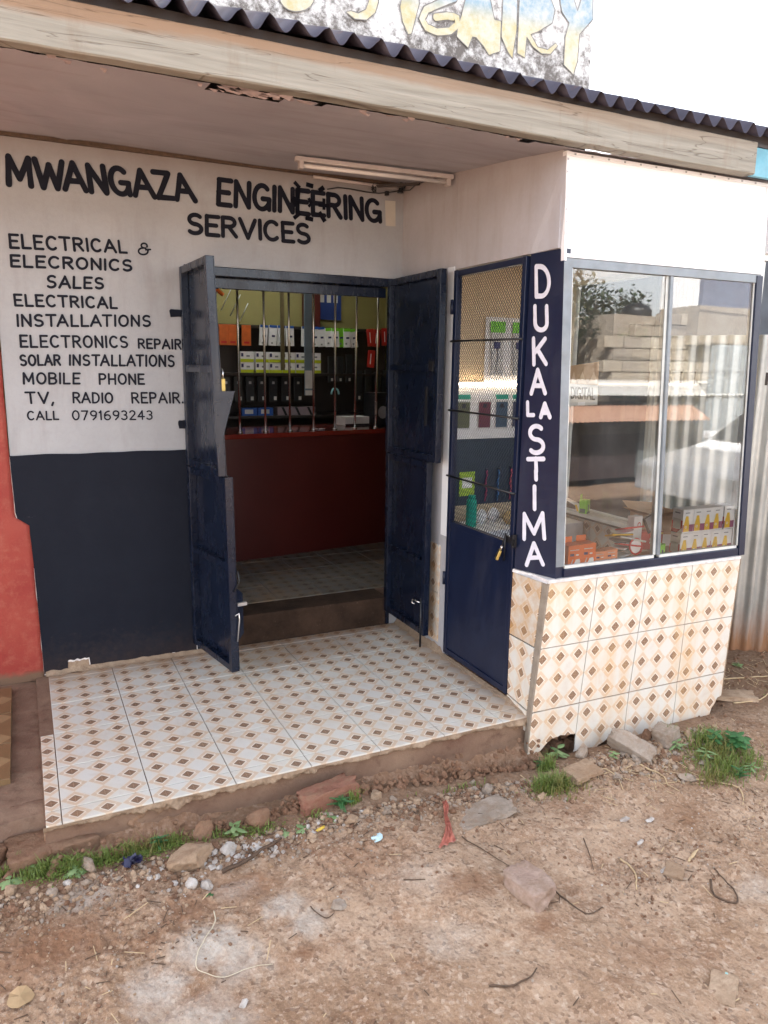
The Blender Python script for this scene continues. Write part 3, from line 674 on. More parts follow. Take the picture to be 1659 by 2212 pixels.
def densify(st, step):
    out = [st[0]]
    for a, b in zip(st[:-1], st[1:]):
        n = max(1, int(math.hypot(b[0] - a[0], b[1] - a[1]) / step))
        out += [(a[0] + (b[0] - a[0]) * i / n, a[1] + (b[1] - a[1]) * i / n) for i in range(1, n + 1)]
    return out
def lettering(word, quad, wd, to3, mb, gap=.20, base=0.0022, edge=None, edgew=0.004):
    """word laid in the quad TL, BL, TR, BR (plane coordinates)"""
    TL, BL, TR, BR = [Vector(q) for q in quad]
    kern = {'WA': -.17, 'AZ': -.05, 'ZA': -.06, 'LA': -.06, 'AT': -.10, 'LL': -.03, 'TA': -.12, 'RA': -.04, 'NE': -.02}
    kn = [kern.get(word[i:i + 2], 0) for i in range(len(word))]
    tot = sum(GL[c][0] for c in word) + gap * (len(word) - 1) + sum(kn)
    H = ((TL - BL).length + (TR - BR).length) / 2; Wd = ((TR - TL).length + (BR - BL).length) / 2
    hx = wd / 2 / Wd; hy = wd / 2 / H; x = 0; k = 0
    for ci, ch in enumerate(word):
        gw, sts = GL[ch]
        for st in sts:
            st = densify(st, 0.10); pts = []
            jx, jy = random.uniform(-.008, .008), random.uniform(-.012, .012)
            for (u, v) in st:
                uu = hx + (1 - 2 * hx) * (x + u + jx) / tot; vv = hy + (1 - 2 * hy) * (v + jy)
                top = TL.lerp(TR, uu); bot = BL.lerp(BR, uu); pts.append(tuple(bot.lerp(top, vv)))
            vs, fs = ribbon(pts, wd); o = base + 0.00012 * (k % 9)
            mb.add([to3(v.x, v.y, o) for v in vs], fs); 
            if edge is not None:
                vs, fs = ribbon(pts, wd + edgew); edge.add([to3(v.x, v.y, base - 0.0012 + 0.00009 * (k % 9)) for v in vs], fs)
            k += 1
        x += gw + gap + kn[ci]

# ------------------------------------------------------------------ the shop building
shop = thing('shop_building', 'white and navy painted shop with hand lettered front wall and open doorway', 'building', (0, 0, 0))
DX0, DX1, DZ = 0.745, 1.905, 2.022          # door opening
m = MB()
def wavy_wall(m, x0, x1, z0, z1, y=0.0, step=0.03, flip=False):
    nx_ = max(2, int((x1 - x0) / step)); nz_ = max(2, int((z1 - z0) / step)); vs = []
    for i in range(nx_ + 1):
        for j in range(nz_ + 1):
            x = x0 + (x1 - x0) * i / nx_; z = z0 + (z1 - z0) * j / nz_
            e = min(1, 8 * min(i, nx_ - i, j, nz_ - j) / max(nx_, 1))
            vs.append((x, y + e * 0.0022 * mn.noise(Vector((x * 4, z * 4, 2))), z))
    fs = [(i * (nz_ + 1) + j, (i + 1) * (nz_ + 1) + j, (i + 1) * (nz_ + 1) + j + 1, i * (nz_ + 1) + j + 1) for i in range(nx_) for j in range(nz_)]
    m.add(vs, fs, smooth=True)
wavy_wall(m, -0.09, DX0, 1.05, 2.54)
wavy_wall(m, DX0, DX1, DZ, 2.54); wavy_wall(m, DX1, 1.975, 0.0, 2.54)
m.box((-0.09, 0.012, 0.8), (DX0 - .001, 0.2, 2.6)); m.box((-0.018, 0.012, -0.1), (DX0 - .001, 0.2, 0.8))
m.box((DX0, 0.012, DZ), (DX1, 0.2, 2.6)); m.hexa([(DX1, 0.012, -.1), (1.975, .012, -.1), (2.2, .2, -.1), (DX1 + .16, .2, -.1), (DX1, 0.012, 2.6), (1.975, .012, 2.6), (2.2, .2, 2.6), (DX1 + .16, .2, 2.6)])
m.quad((DX0, 0, 1.05), (DX0, 0.012, 1.05), (DX0, 0.012, 2.0), (DX0, 0, 2.0))
part(m, 'front_wall', M_WHITE, shop)
# navy dado with ragged foot, over a fringe of white primer
def ragged(x0f, x1, topf, botf, y, n=240):
    m = MB(); vs = []
    for i in range(n + 1):
        t = i / n
        zb = botf(x0f(0) + (x1 - x0f(0)) * t); 
        xb = x0f(zb) + (x1 - x0f(zb)) * t; xt = x0f(topf(0)) + (x1 - x0f(topf(0))) * t
        xm = x0f(.55) + (x1 - x0f(.55)) * t
        xm2 = x0f(.83) + (x1 - x0f(.83)) * t
        vs += [(xb, y, zb), (xm, y, .55), (xm2, y, .83), (xt, y, topf(xt))]
    fs = [(4 * i + j, 4 * i + 4 + j, 4 * i + 5 + j, 4 * i + 1 + j) for i in range(n) for j in range(3)]
    return m.add(vs, fs)
def lefte(z):
    return interp(z, [(-.1, -.014), (.40, -.022), (.79, -.030), (.80, -.086), (1.12, -.092)]) + 0.004 * mn.noise(Vector((3, z * 30, 0)))
def foot(x, k=1.0):
    b = 0.010 + 0.010 * abs(mn.noise(Vector((x * 38, 1, 0)))) + 0.012 * mn.noise(Vector((x * 9, 4, 0)))
    if 0.095 < x < 0.200: b = 0.058 + 0.006 * mn.noise(Vector((x * 60, 7, 0)))
    if x < 0.07: b -= 0.006
    return max(0.0035, b) * k
part(ragged(lefte, DX0 - .004, lambda x: 1.106 + 0.004 * mn.noise(Vector((x * 7, 0, 0))), foot, -0.0052), 'navy_dado', M_NAVY, shop)
m = ragged(lambda z: lefte(z) - .003, DX0 + .001, lambda x: 1.10, lambda x: foot(x + .004) - 0.008 - .006 * abs(mn.noise(Vector((x * 90, 3, 3)))), -0.0032)
part(m, 'primer_fringe', M_FLECK, shop)
m = MB().box((-0.012, -0.0018, -0.02), (DX0 + .0, 0.0115, 1.049)); part(m, 'bare_cement', M_STEP, shop)
m = MB().box((-0.03, -0.0008, 0.6), (-0.0125, 0.0115, 0.8)); part(m, 'cement_edge', M_STEP, shop)
# a sweep of mud between wall foot and tiles
m = MB(); vs = []
for i in range(90):
    x = -0.01 + 0.80 * i / 89
    for j in range(6):
        v = j / 5; vs.append((x, -0.002 - (0.035 + 0.02 * mn.noise(Vector((x * 12, 0, 0)))) * v, 0.0035 + 0.016 * (1 - v) ** 2 * (1 + .6 * mn.noise(Vector((x * 25, v * 4, 0)))) - 0.003 * v))
m.add(vs, [(i * 6 + j + 1, (i + 1) * 6 + j + 1, (i + 1) * 6 + j, i * 6 + j) for i in range(89) for j in range(5)], smooth=True)
part(m, 'mud_fillet', M_STEP, shop)
# hand-painted words
WORDS = [
 ('MWANGAZA', [(-0.019, 2.436), (-0.022, 2.296), (0.795, 2.446), (0.829, 2.311)], .0255),
 ('ENGINEERING', [(0.918, 2.446), (0.908, 2.305), (1.819, 2.433), (1.829, 2.305)], .0245),
 ('SERVICES', [(0.765, 2.266), (0.761, 2.16), (1.41, 2.272), (1.417, 2.162)], .0205),
 ('ELECTRICAL', [(-0.027, 2.102), (-0.026, 2.034), (0.482, 2.113), (0.487, 2.05)], .0118),
 ('&', [(0.533, 2.113), (0.525, 2.048), (0.595, 2.109), (0.589, 2.05)], .008),
 ('ELECRONICS', [(-0.027, 2.013), (-0.028, 1.954), (0.506, 2.027), (0.504, 1.969)], .0115),
 ('SALES', [(0.121, 1.933), (0.114, 1.87), (0.373, 1.937), (0.371, 1.88)], .0112),
 ('ELECTRICAL', [(-0.026, 1.842), (-0.024, 1.783), (0.428, 1.85), (0.428, 1.792)], .0108),
 ('INSTALLATIONS', [(-0.02, 1.753), (-0.021, 1.693), (0.58, 1.773), (0.578, 1.714)], .0105),
 ('ELECTRONICS', [(-0.014, 1.661), (-0.014, 1.6), (0.466, 1.669), (0.467, 1.609)], .0100),
 ('REPAIR', [(0.508, 1.659), (0.508, 1.608), (0.722, 1.661), (0.722, 1.607)], .0092),
 ('SOLAR', [(-0.02, 1.572), (-0.019, 1.517), (0.16, 1.576), (0.159, 1.521)], .0098),
 ('INSTALLATIONS', [(0.192, 1.576), (0.189, 1.522), (0.687, 1.584), (0.685, 1.521)], .0098),
 ('MOBILE', [(-0.013, 1.491), (-0.013, 1.433), (0.242, 1.492), (0.238, 1.435)], .0094),
 ('PHONE', [(0.319, 1.489), (0.318, 1.433), (0.536, 1.49), (0.536, 1.433)], .0092),
 ('TV,', [(-0.009, 1.402), (-0.006, 1.344), (0.119, 1.402), (0.118, 1.343)], .0095),
 ('RADIO', [(0.197, 1.401), (0.196, 1.345), (0.384, 1.397), (0.383, 1.343)], .0088),
 ('REPAIR.', [(0.464, 1.399), (0.465, 1.342), (0.721, 1.398), (0.722, 1.34)], .0090),
 ('CALL', [(-0.006, 1.313), (-0.006, 1.267), (0.135, 1.312), (0.135, 1.267)], .0074),
 ('0791693243', [(0.189, 1.313), (0.189, 1.264), (0.566, 1.309), (0.566, 1.26)], .0070),
]
wall3 = lambda a, b, o: (a, -o - 0.0006, b)
for wi, (wd_, q, th) in enumerate(WORDS):
    m = MB(); lettering(wd_, q, th, wall3, m, gap=.17 if wi < 3 else .24, base=.0030)
    part(m, 'lettering', M_LETTER, shop)
m = MB()
for i, (a, b, wd_) in enumerate([((1.322, 2.466), (1.352, 2.439), .020), ((1.386, 2.461), (1.426, 2.455), .022), ((1.311, 2.388), (1.336, 2.352), .03), ((1.457, 2.436), (1.485, 2.457), .024),
        ((1.399, 2.395), (1.414, 2.370), .016), ((1.414, 2.370), (1.398, 2.352), .014), ((1.484, 2.402), (1.484, 2.345), .016), ((1.453, 2.366), (1.512, 2.368), .018), ((1.317, 2.287), (1.352, 2.317), .020), ((1.381, 2.296), (1.424, 2.291), .022),
        ((1.457, 2.332), (1.490, 2.287), .024), ((1.345, 2.44), (1.335, 2.31), .020)]):
    vs, fs = ribbon(densify([a, b], .01), wd_, True); m.add([wall3(v.x, v.y, .0045 + .0002 * i) for v in vs], fs)
tag(part(m, 'tape_patch', M_TAPE, shop), 'dark brush strokes and tape over the two Es of ENGINEERING')
m = MB(); m.add([(1.842, -.0035, 2.428), (1.905, -.0035, 2.431), (1.908, -.0035, 2.300), (1.848, -.0035, 2.298)], [(0, 3, 2, 1)])
m.add([(1.842, -.0075, 2.428), (1.905, -.0042, 2.431), (1.908, -.0042, 2.300), (1.848, -.0065, 2.298)], [(0, 3, 2, 1)]); part(m, 'paper_patch', M_PAPER, shop)
# door frame: navy angle steel
m = MB(); m.box((DX0 + .001, -0.006, 0.164), (DX0 + .03, 0.198, DZ - .001)); m.box((DX1 - .022, -0.006, 0.164), (DX1 - .001, 0.030, DZ - .001)); m.box((DX0 + .001, -0.006, 0.0), (DX0 + .03, 0.012, .1635)); m.box((DX1 - .022, -0.006, 0.0), (DX1 - .001, 0.012, .1635)); m.box((DX0 + .031, -0.004, DZ - .045), (DX1 - .023, 0.05, DZ - .002))
m.box((DX0 + .031, 0.052, DZ - .10), (DX1 - .023, 0.085, DZ - .047)); m.box((DX0 + .031, 0.086, DZ - .046), (DX1 - .023, .199, DZ - .02))
part(m, 'door_frame', M_DOOR, shop, 0.002)
for (hx, hz, hw, hh) in ((0.700, 1.785, .062, .036), (0.715, 1.236, .05, .042), (0.728, 0.80, .03, .03), (0.728, 0.24, .03, .04)):
    mm_ = MB(); c0 = Vector((hx, -.004, hz)); pts = []
    for i in range(14):
        a = 2 * PI * i / 14; r = 1 + .22 * mn.noise(Vector((math.cos(a) * 2, math.sin(a) * 2, hz * 5)))
        pts.append((hx + .5 * hw * r * max(-1, min(1, 1.3 * math.cos(a))), hz + .5 * hh * r * max(-1, min(1, 1.4 * math.sin(a)))))
    mm_.add([(a, -.0068, b) for a, b in pts] + [(a, -.001, b) for a, b in pts], [tuple(range(14))[::-1] if False else tuple(range(14))] + [((i + 1) % 14, i, 14 + i, 14 + (i + 1) % 14) for i in range(14)])
    part(mm_, 'hinge_plate', M_NAVY, shop)
# threshold step up to the inner floor, cement
m = MB().box((DX0 - .0, 0.013, -0.05), (DX1 + .0, .215, .163)); part(m, 'threshold', M_MUDDY, shop, .006)

# --- door leaves (steel sheet on angle frame, each cut in an upper and a lower half)
def leaf(name, A, Btop, Bbot, z0, z1, th, side, ribs, label):
    """A hinge foot (x,y); Btop/Bbot free edge (x,y) at top and bottom; side = +1/-1 face carrying the frame bars"""
    m = MB(); A = Vector(A); T = Vector(Btop); Bm = Vector(Bbot)
    def P(u, v, o):
        e = Bm.lerp(T, v); q = A.lerp(e, u); d = (e - A).normalized(); nrm = Vector((-d.y, d.x)) * side
        return (q.x + nrm.x * o, q.y + nrm.y * o, z0 + (z1 - z0) * v)
    def slab(u0, u1, v0, v1, o0, o1):
        c = [P(u0, v0, o0), P(u1, v0, o0), P(u1, v0, o1), P(u0, v0, o1), P(u0, v1, o0), P(u1, v1, o0), P(u1, v1, o1), P(u0, v1, o1)]
        mm.hexa(c if side > 0 else [c[3], c[2], c[1], c[0], c[7], c[6], c[5], c[4]])
    mm = m; nseg = 1
    slab(0, 1, 0, 1, 0, .003)
    L_ = (Bm - A).length; b = .034 / L_; h = .034 / (z1 - z0)
    root = part(m, name, M_DOOR, shop); tag(root, label)
    mm = MB(); t0, t1 = .0032, .0032 + th
    slab(0, b, 0, 1, t0, t1); slab(1 - b, 1, 0, 1, t0, t1); slab(b, 1 - b, 0, h, t0, t1 - .002); slab(b, 1 - b, 1 - h, 1, t0, t1 - .002)
    for r in ribs: slab(b, 1 - b, r - h * .5, r + h * .5, t0, t1 - .004)
    part(mm, 'leaf_frame', M_DOOR, root, .002)
    return root, P
LU, PU = leaf('door', (0.757, -0.02), (0.779, -0.50), (0.810, -0.50), 1.030, 2.004, .036, -1, (.5,), 'upper left door half, navy steel, swung outwards')
LL, PL = leaf('door', (0.757, -0.02), (0.838, -0.50), (0.848, -0.50), 0.064, 1.024, .036, -1, (.55,), 'lower left door half, navy steel, swung outwards')
RU, PR = leaf('door', (1.893, -0.01), (1.893, -0.605), (1.893, -0.60), 1.056, 2.012, .030, -1, (.5,), 'upper right door half, navy steel, folded back against the kiosk')
RL, PQ = leaf('door', (1.900, -0.01), (1.900, -0.503), (1.900, -0.503), 0.092, 1.050, .030, -1, (.42,), 'lower right door half, navy steel, folded back against the kiosk')
# lock gear on the left halves (outer face looks to the left)
def lock_gear(root, P, zc, v, off=-.004):
    m = MB(); a = Vector(P(.80, v, off)); b = Vector(P(.93, v, off))
    m.bar(a, b, .004, .07); m2 = MB(); m2.bar(Vector(P(.62, v - .05, off - .012)), Vector(P(.80, v + .01, off - .012)), .012, .012)
    part(m, 'hasp_plate', M_ZINC, root, .001); part(m2, 'bolt_handle', M_STEEL, root)
lock_gear(LU, PU, 1.5, .52, -.006)
m = MB(); 
for i in range(12): pass
pts = [PU(.84, .50, -.012), PU(.84, .50, -.045), PU(.93, .50, -.045), PU(.93, .50, -.012)]
m.tube([PU(.865, .475, -.02)] + [tuple(Vector(PU(.90, .49, -.02)) + Vector((0, 0, .018 * math.sin(PI * i / 6)))) for i in range(1, 6)] + [PU(.935, .475, -.02)], .003, 6)
# triangular guard plate welded to the far side of the upper half, and the pentagonal lock box of the lower half
v0 = lambda u, v, o: Vector(PU(u, v, o))
m = MB(); c = [v0(1.0, .40, .040), v0(1.0, .10, .040), v0(1.0, .10, .055) + Vector((0.02, 0, 0)), v0(1.0, .40, .040) + Vector((.098, .0, 0))]
t = Vector((0, .004, 0)); m.hexa([c[0], c[1], c[2], c[3], c[0] + t, c[1] + t, c[2] + t, c[3] + t]); part(m, 'lock_guard', M_DOOR, LU)
m = MB(); pz = [(.40, .36), (.60, .46), (.98, .44), (.98, .155), (.22, .150)]
o1 = [PL(u, v, -.040) for u, v in [(.50, .355), (.62, .42), (.95, .40), (.95, .19), (.40, .18)]]; o0 = [PL(u, v, -.001) for u, v in pz]
m.add(o1 + o0, [(0, 1, 2, 3, 4)] + [((i + 1) % 5, i, 5 + i, 5 + (i + 1) % 5) for i in range(5)]); part(m, 'lock_box', M_DOOR, LL)
m = MB(); m.bar(PL(1.0, .355, .0), tuple(Vector(PL(1.0, .355, .0)) + Vector((.045, 0, .002))), .016, .016); part(m, 'bolt', M_ZINC, LL)
m = MB(); m.bar(PL(.80, .366, -.043), PL(.90, .366, -.043), .004, .035); part(m, 'slot_plate', M_BLACK, LL)
m = MB(); e = Vector(PL(1.0, .30, .02)); m.tube([e + Vector((.004, -.006, 0)), e + Vector((.022, -.01, .012)), e + Vector((.024, -.01, -.02)), e + Vector((.012, -.01, -.13))], .0035, 6); part(m, 'hanging_shackle', M_STEEL, LL)
m = MB(); m.tube([e + Vector((.002, -.006, .12)), e + Vector((.03, -.006, .17)), e + Vector((.022, -.006, .22))], .003, 6); part(m, 'wire_hook', M_BLACK, LL)
# bolts of the right lower half
m = MB(); m.tube([(1.868, -.470, .30), (1.868, -.470, .02)], .006, 8); part(m, 'drop_bolt', M_BLACK, RL)
m = MB(); m.tube([(1.862, -.465, .275), (1.852, -.40, .277), (1.852, -.395, .255), (1.862, -.41, .25)], .004, 6); part(m, 'bolt_handle', M_STEEL, RL)
m = MB(); m.box((1.852, -.50, 1.24), (1.862, -.485, 1.44)); m.box((1.852, -.56, 1.52), (1.862, -.52, 1.57)); part(m, 'slide_bar', M_BLACK, RU)
def padlock(loc, rz, label, s=1.0, tilt=0.0):
    t_ = thing('padlock', label, 'padlock', loc); m = MB()
    m.obox((0, 0, -.032 * s), (.034 * s, .013 * s, .046 * s)); part_local(m, 'body', M_BRASS, t_, .002)
    m = MB(); m.tube([(-.011 * s, 0, -.012 * s), (-.011 * s, 0, .006 * s)] + [(.011 * s * math.cos(a), 0, .006 * s + .013 * s * math.sin(a)) for a in [PI - PI * i / 8 for i in range(1, 8)]] + [(.011 * s, 0, .006 * s), (.011 * s, 0, -.012 * s)], .003 * s, 8)
    part_local(m, 'shackle', M_STEEL, t_); t_.rotation_euler = (tilt, 0, rz); return t_
def part_local(mb, name, mat, root, bevel=0):
    o = mb.build(name, mat, None, bevel); o.parent = root; return o
p_ = PU(.90, .475, -.022); padlock((p_[0], p_[1], p_[2] - .005), math.radians(85), 'brass padlock hanging on the upper left door half', 1.45)

# --- inside the shop
m = MB(); m.box((-0.2, .2, .10), (3.2, 3.1, .158)); part(m, 'inner_slab', M_SCREED, shop)
for i in range(-1, 9):
    for j in range(4):
        x0 = .3 * i + .08; y0 = .216 + .3 * j
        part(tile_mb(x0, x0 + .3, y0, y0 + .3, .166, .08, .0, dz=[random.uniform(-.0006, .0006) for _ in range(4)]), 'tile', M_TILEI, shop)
m = MB(); m.box((-.12, 2.62, .1), (3.2, 2.7, 2.62)); part(m, 'back_wall', M_OLIVE, shop)
m = MB(); m.box((-.20, .2, .1), (-.12, 2.7, 2.62)); part(m, 'side_wall', M_OLIVE, shop)
m = MB(); m.box((3.12, .2, .1), (3.2, 2.62, 2.62)); part(m, 'side_wall', M_OLIVE, shop)
m = MB(); SKX0, SKX1, SKY0, SKY1 = 1.15, 2.45, 1.80, 2.20
m.box((-.2, .2, 2.62), (3.2, SKY0, 2.66)); m.box((-.2, SKY1, 2.62), (3.2, 2.7, 2.66)); m.box((-.2, SKY0, 2.62), (SKX0, SKY1, 2.66)); m.box((SKX1, SKY0, 2.62), (3.2, SKY1, 2.66)); part(m, 'inner_ceiling', M_SOFFIT, shop)
k = NT('added_skylight_panel'); tl = k.n('ShaderNodeBsdfTranslucent'); tl.inputs[0].default_value = (.50, .52, .50, 1); k.t.links.new(tl.outputs[0], k.out.inputs[0])
part(MB().quad((SKX0, SKY0, 2.64), (SKX1, SKY0, 2.64), (SKX1, SKY1, 2.64), (SKX0, SKY1, 2.64)), 'added_skylight', k.fin(), shop)  # unseen skylight added to bring daylight onto the stock
m = MB(); m.hexa([(1.9755, 0, -.1), (3.2, 0, -.1), (3.2, .199, -.1), (2.201, .199, -.1), (1.9755, 0, 2.52), (3.2, 0, 2.52), (3.2, .199, 2.52), (2.201, .199, 2.52)]); part(m, 'kiosk_back_wall', M_CREAM, shop)
# upper front above the canopy with the faded sign
m = MB(); m.box((-4.5, .0, 2.61), (3.2, .2, 8.2)); m.box((3.0, .201, 2.67), (3.2, 7.0, 8.2)); m.box((3.14, 2.701, -.5), (3.2, 7.0, 2.669));  # unseen height and side wall raised to shade porch and street
part(m, 'upper_facade', M_FACADE, shop)
m = MB(); ol = MB()
k_ = 0
def stroke_wall(pts, wd_):
    global k_
    vs, fs = ribbon(densify(pts, .02), wd_); m.add([wall3(v.x, v.y, .004 + .0003 * k_) for v in vs], fs)
    vs, fs = ribbon(densify(pts, .02), wd_ + .014); ol.add([wall3(v.x, v.y, .0015 + .0002 * k_) for v in vs], fs); k_ += 1
M_OUTL = plain('faded_outline', (0.22, 0.21, 0.20), .8, .5, 20)
def poly_wall(pts):
    global k_
    tris = tessellate_polygon([[Vector((a, 0, b)) for a, b in pts]])
    part(MB().add([(a, -.0045 - .0003 * k_, b) for a, b in pts], [tuple(t) for t in tris]), 'letter', M_SIGNP, shop)
    cl_ = pts + [pts[0]]
    vs, fs = ribbon(densify(cl_, .02), .005); part(MB().add([wall3(v.x, v.y, .0048 + .0003 * k_) for v in vs], fs), 'letter_outline', M_OUTL, shop); k_ += 1
for pts in ([(2.289, 3.43), (2.33, 3.583), (2.448, 3.607), (2.504, 3.447), (2.549, 3.446), (2.549, 3.291), (2.476, 3.26), (2.438, 3.298), (2.388, 3.333), (2.364, 3.332), (2.338, 3.272), (2.262, 3.316), (2.268, 3.365)],
  [(2.554, 3.629), (2.65, 3.649), (2.655, 3.426), (2.634, 3.27), (2.603, 3.296), (2.552, 3.367)],
  [(2.662, 3.651), (2.854, 3.666), (2.913, 3.576), (2.901, 3.503), (2.803, 3.44), (2.753, 3.416), (2.805, 3.361), (2.875, 3.359), (2.931, 3.404), (2.948, 3.392), (2.898, 3.338), (2.833, 3.33), (2.77, 3.355), (2.726, 3.398), (2.719, 3.288), (2.664, 3.303), (2.664, 3.452)],
  [(2.922, 3.706), (3.009, 3.724), (3.076, 3.602), (3.125, 3.748), (3.179, 3.759), (3.194, 3.579), (3.101, 3.48), (3.098, 3.336), (3.072, 3.258), (2.996, 3.299), (2.997, 3.45), (3.019, 3.526), (2.963, 3.573)],
  [(1.913, 3.392), (1.933, 3.501), (2.02, 3.519), (2.027, 3.427), (1.985, 3.277), (1.964, 3.271), (1.929, 3.325)],
  [(1.30, 3.42), (1.434, 3.41), (1.438, 3.343), (1.431, 3.319), (1.415, 3.296), (1.39, 3.276), (1.36, 3.263), (1.329, 3.256), (1.299, 3.258), (1.276, 3.268), (1.26, 3.284), (1.254, 3.306), (1.258, 3.36)],
  [(1.701, 3.453), (1.784, 3.47), (1.789, 3.391), (1.771, 3.336), (1.723, 3.293), (1.654, 3.285), (1.606, 3.309), (1.633, 3.32), (1.674, 3.317), (1.715, 3.342), (1.733, 3.386)]): poly_wall(pts)
stroke_wall([(2.24, 3.50), (2.15, 3.455), (2.07, 3.41), (2.045, 3.36), (2.075, 3.325), (2.14, 3.315), (2.22, 3.335), (2.265, 3.375), (2.26, 3.41), (2.20, 3.405), (2.13, 3.385)], .034)
tag(part(m, 'lettering', M_SIGNP, shop), 'faded blue and yellow letters on the upper wall'); part(ol, 'letter_outline', M_OUTL, shop)
print('shop done')
M_STEP2 = plain('grey_mortar', (.26, .215, .17), .9, .25, 20, bump=.5, bscale=90)

# ------------------------------------------------------------------ canopy: soffit, fascia, corrugated sheet
canopy = thing('porch_canopy', 'long porch canopy with weathered plank fascia and dark corrugated sheet', 'canopy', (0, -1.47, 2.38))
m = MB(); vs = []; A_, B_ = 200, 34
for i in range(A_):
    for j in range(B_):
        x = -2.2 + 5.4 * i / (A_ - 1); v = j / (B_ - 1); y = 0.0 - 1.415 * v
        z = 2.523 - .1 * (-y) + 0.008 * mn.noise(Vector((x * 1.3, y * 2.2, 0))) - .010 * math.exp(-((x - .25 - .35 * y) / .03) ** 2) * .6
        if j == B_ - 1: z += .004 * mn.noise(Vector((x * 20, 0, 0)))
        vs.append((x, y, z))
def hole(i, j):
    x = -2.2 + 5.4 * i / (A_ - 1)
    if x > 1.85: return False
    return j >= B_ - 3 and .56 < x < .80 and mn.noise(Vector((x * 12, j, 0))) > -.45 or (j >= B_ - 2 and mn.noise(Vector((x * 6, 3, 1))) > .38)
m.add(vs, [(i * B_ + j, (i + 1) * B_ + j, (i + 1) * B_ + j + 1, i * B_ + j + 1) for i in range(A_ - 1) for j in range(B_ - 1) if not hole(i, j)], smooth=True)
part(m, 'soffit_board', M_SOFFIT, canopy)
m = MB(); m.bar((-2.2, -.012, 2.518), (1.95, -.012, 2.518), .02, .022); part(m, 'cornice_strip', M_STICK, canopy)
# fascia plank (one long board, a little bowed) with its thick underside
m = MB(); n_ = 90; vs = []
for i in range(n_ + 1):
    x = -2.2 + 5.09 * i / n_; bow = .003 * math.sin(x * 1.9) ; j1 = .0018 * mn.noise(Vector((x * 9, 1, 0))); j2 = .002 * mn.noise(Vector((x * 8, 5, 0)))
    zb, zt = 2.374 + bow + j1, 2.503 + bow * .5 + j2 - .010 * max(0, 1 - (x + .2) / 1.2) * 0
    vs += [(x, -1.495, zb + .004), (x, -1.489, zb), (x, -1.437, zb + .002), (x, -1.437, zt), (x, -1.491, zt), (x, -1.495, zt - .003)]
fs = [(6 * i + a, 6 * i + (a + 1) % 6, 6 * i + 6 + (a + 1) % 6, 6 * i + 6 + a) for i in range(n_) for a in range(6)]
fs = [f[::-1] for f in fs] + [(0, 1, 2, 3, 4, 5), tuple(6 * n_ + a for a in (5, 4, 3, 2, 1, 0))]
m.add(vs, fs); part(m, 'fascia_board', M_FASCIA, canopy)
# torn paint and splinters hanging under the board
m = MB()
for i in range(44):
    x = random.uniform(-.3, 1.9); 
    if i < 26: x = random.gauss(.68, .09)
    l = random.uniform(.01, .05) * (1.6 if i < 26 else 1); y = random.uniform(-1.436, -1.40)
    z = 2.376 + random.uniform(-.004, .006)
    m.add([(x, y, z), (x + l, y + random.uniform(-.01, .01), z + random.uniform(-.004, .004)), (x + l * .8, y + .010, z - random.uniform(0, .010)), (x + l * .2, y + .012, z + random.uniform(-.006, .004))], [(0, 1, 2, 3)])
tag(part(m, 'peeling_paint', plain('peeling_pinkish_paint', (.36, .28, .27), .7, .3, 30), canopy), kind='stuff')
m = MB(); m.box((-2.2, -1.42, 2.42), (3.2, -1.38, 2.50)); m.box((-2.2, -.6, 2.56), (3.2, -.55, 2.63)); m.box((-2.2, -1.36, 2.51), (3.2, -1.30, 2.54)); part(m, 'rafter_timber', M_DARKW, canopy)
# corrugated sheet: two ribs uneven, laps every 8 ribs
m = MB(); vs = []; x0, x1 = -2.2, 5.4; N_ = 1000; R_ = 7
for i in range(N_):
    x = x0 + (x1 - x0) * i / (N_ - 1); ph = x / .0905
    amp = .022 * (1 + .75 * mn.noise(Vector((math.floor(ph) * 1.7, 0, 0))))
    for j in range(R_):
        v = j / (R_ - 1); y = -1.535 + 1.53 * v + (.008 * mn.noise(Vector((math.floor(x / .72), 0, 5))) if j == 0 else 0)
        z = 2.530 + amp * math.cos(2 * PI * ph) + .402 * (y + 1.535) + .006 * math.sin(x * 2.1) + .004 * (math.floor(x / .72) % 2)
        vs.append((x, y, z))
m.add(vs, [(i * R_ + j, (i + 1) * R_ + j, (i + 1) * R_ + j + 1, i * R_ + j + 1) for i in range(N_ - 1) for j in range(R_ - 1)], smooth=True)
o = part(m, 'roof_sheet', M_ROOF, canopy); sm_ = o.modifiers.new('thick', 'SOLIDIFY'); sm_.thickness = .0012
m = MB(); m.box((-2.2, -1.465, 2.5045), (4.6, -1.42, 2.541)); part(m, 'batten', M_DARKW, canopy)
tq = thing('turquoise_board', 'weathered turquoise board beyond the right end of the plank fascia', 'board', (3.4, -1.44, 2.40))
part(MB().box((2.895, -1.475, 2.372), (4.6, -1.455, 2.488)), 'board', M_TURQ, tq, .002)
part(MB().box((2.895, -1.480, 2.489), (4.6, -1.450, 2.502)), 'cap_strip', M_DARKW, tq)

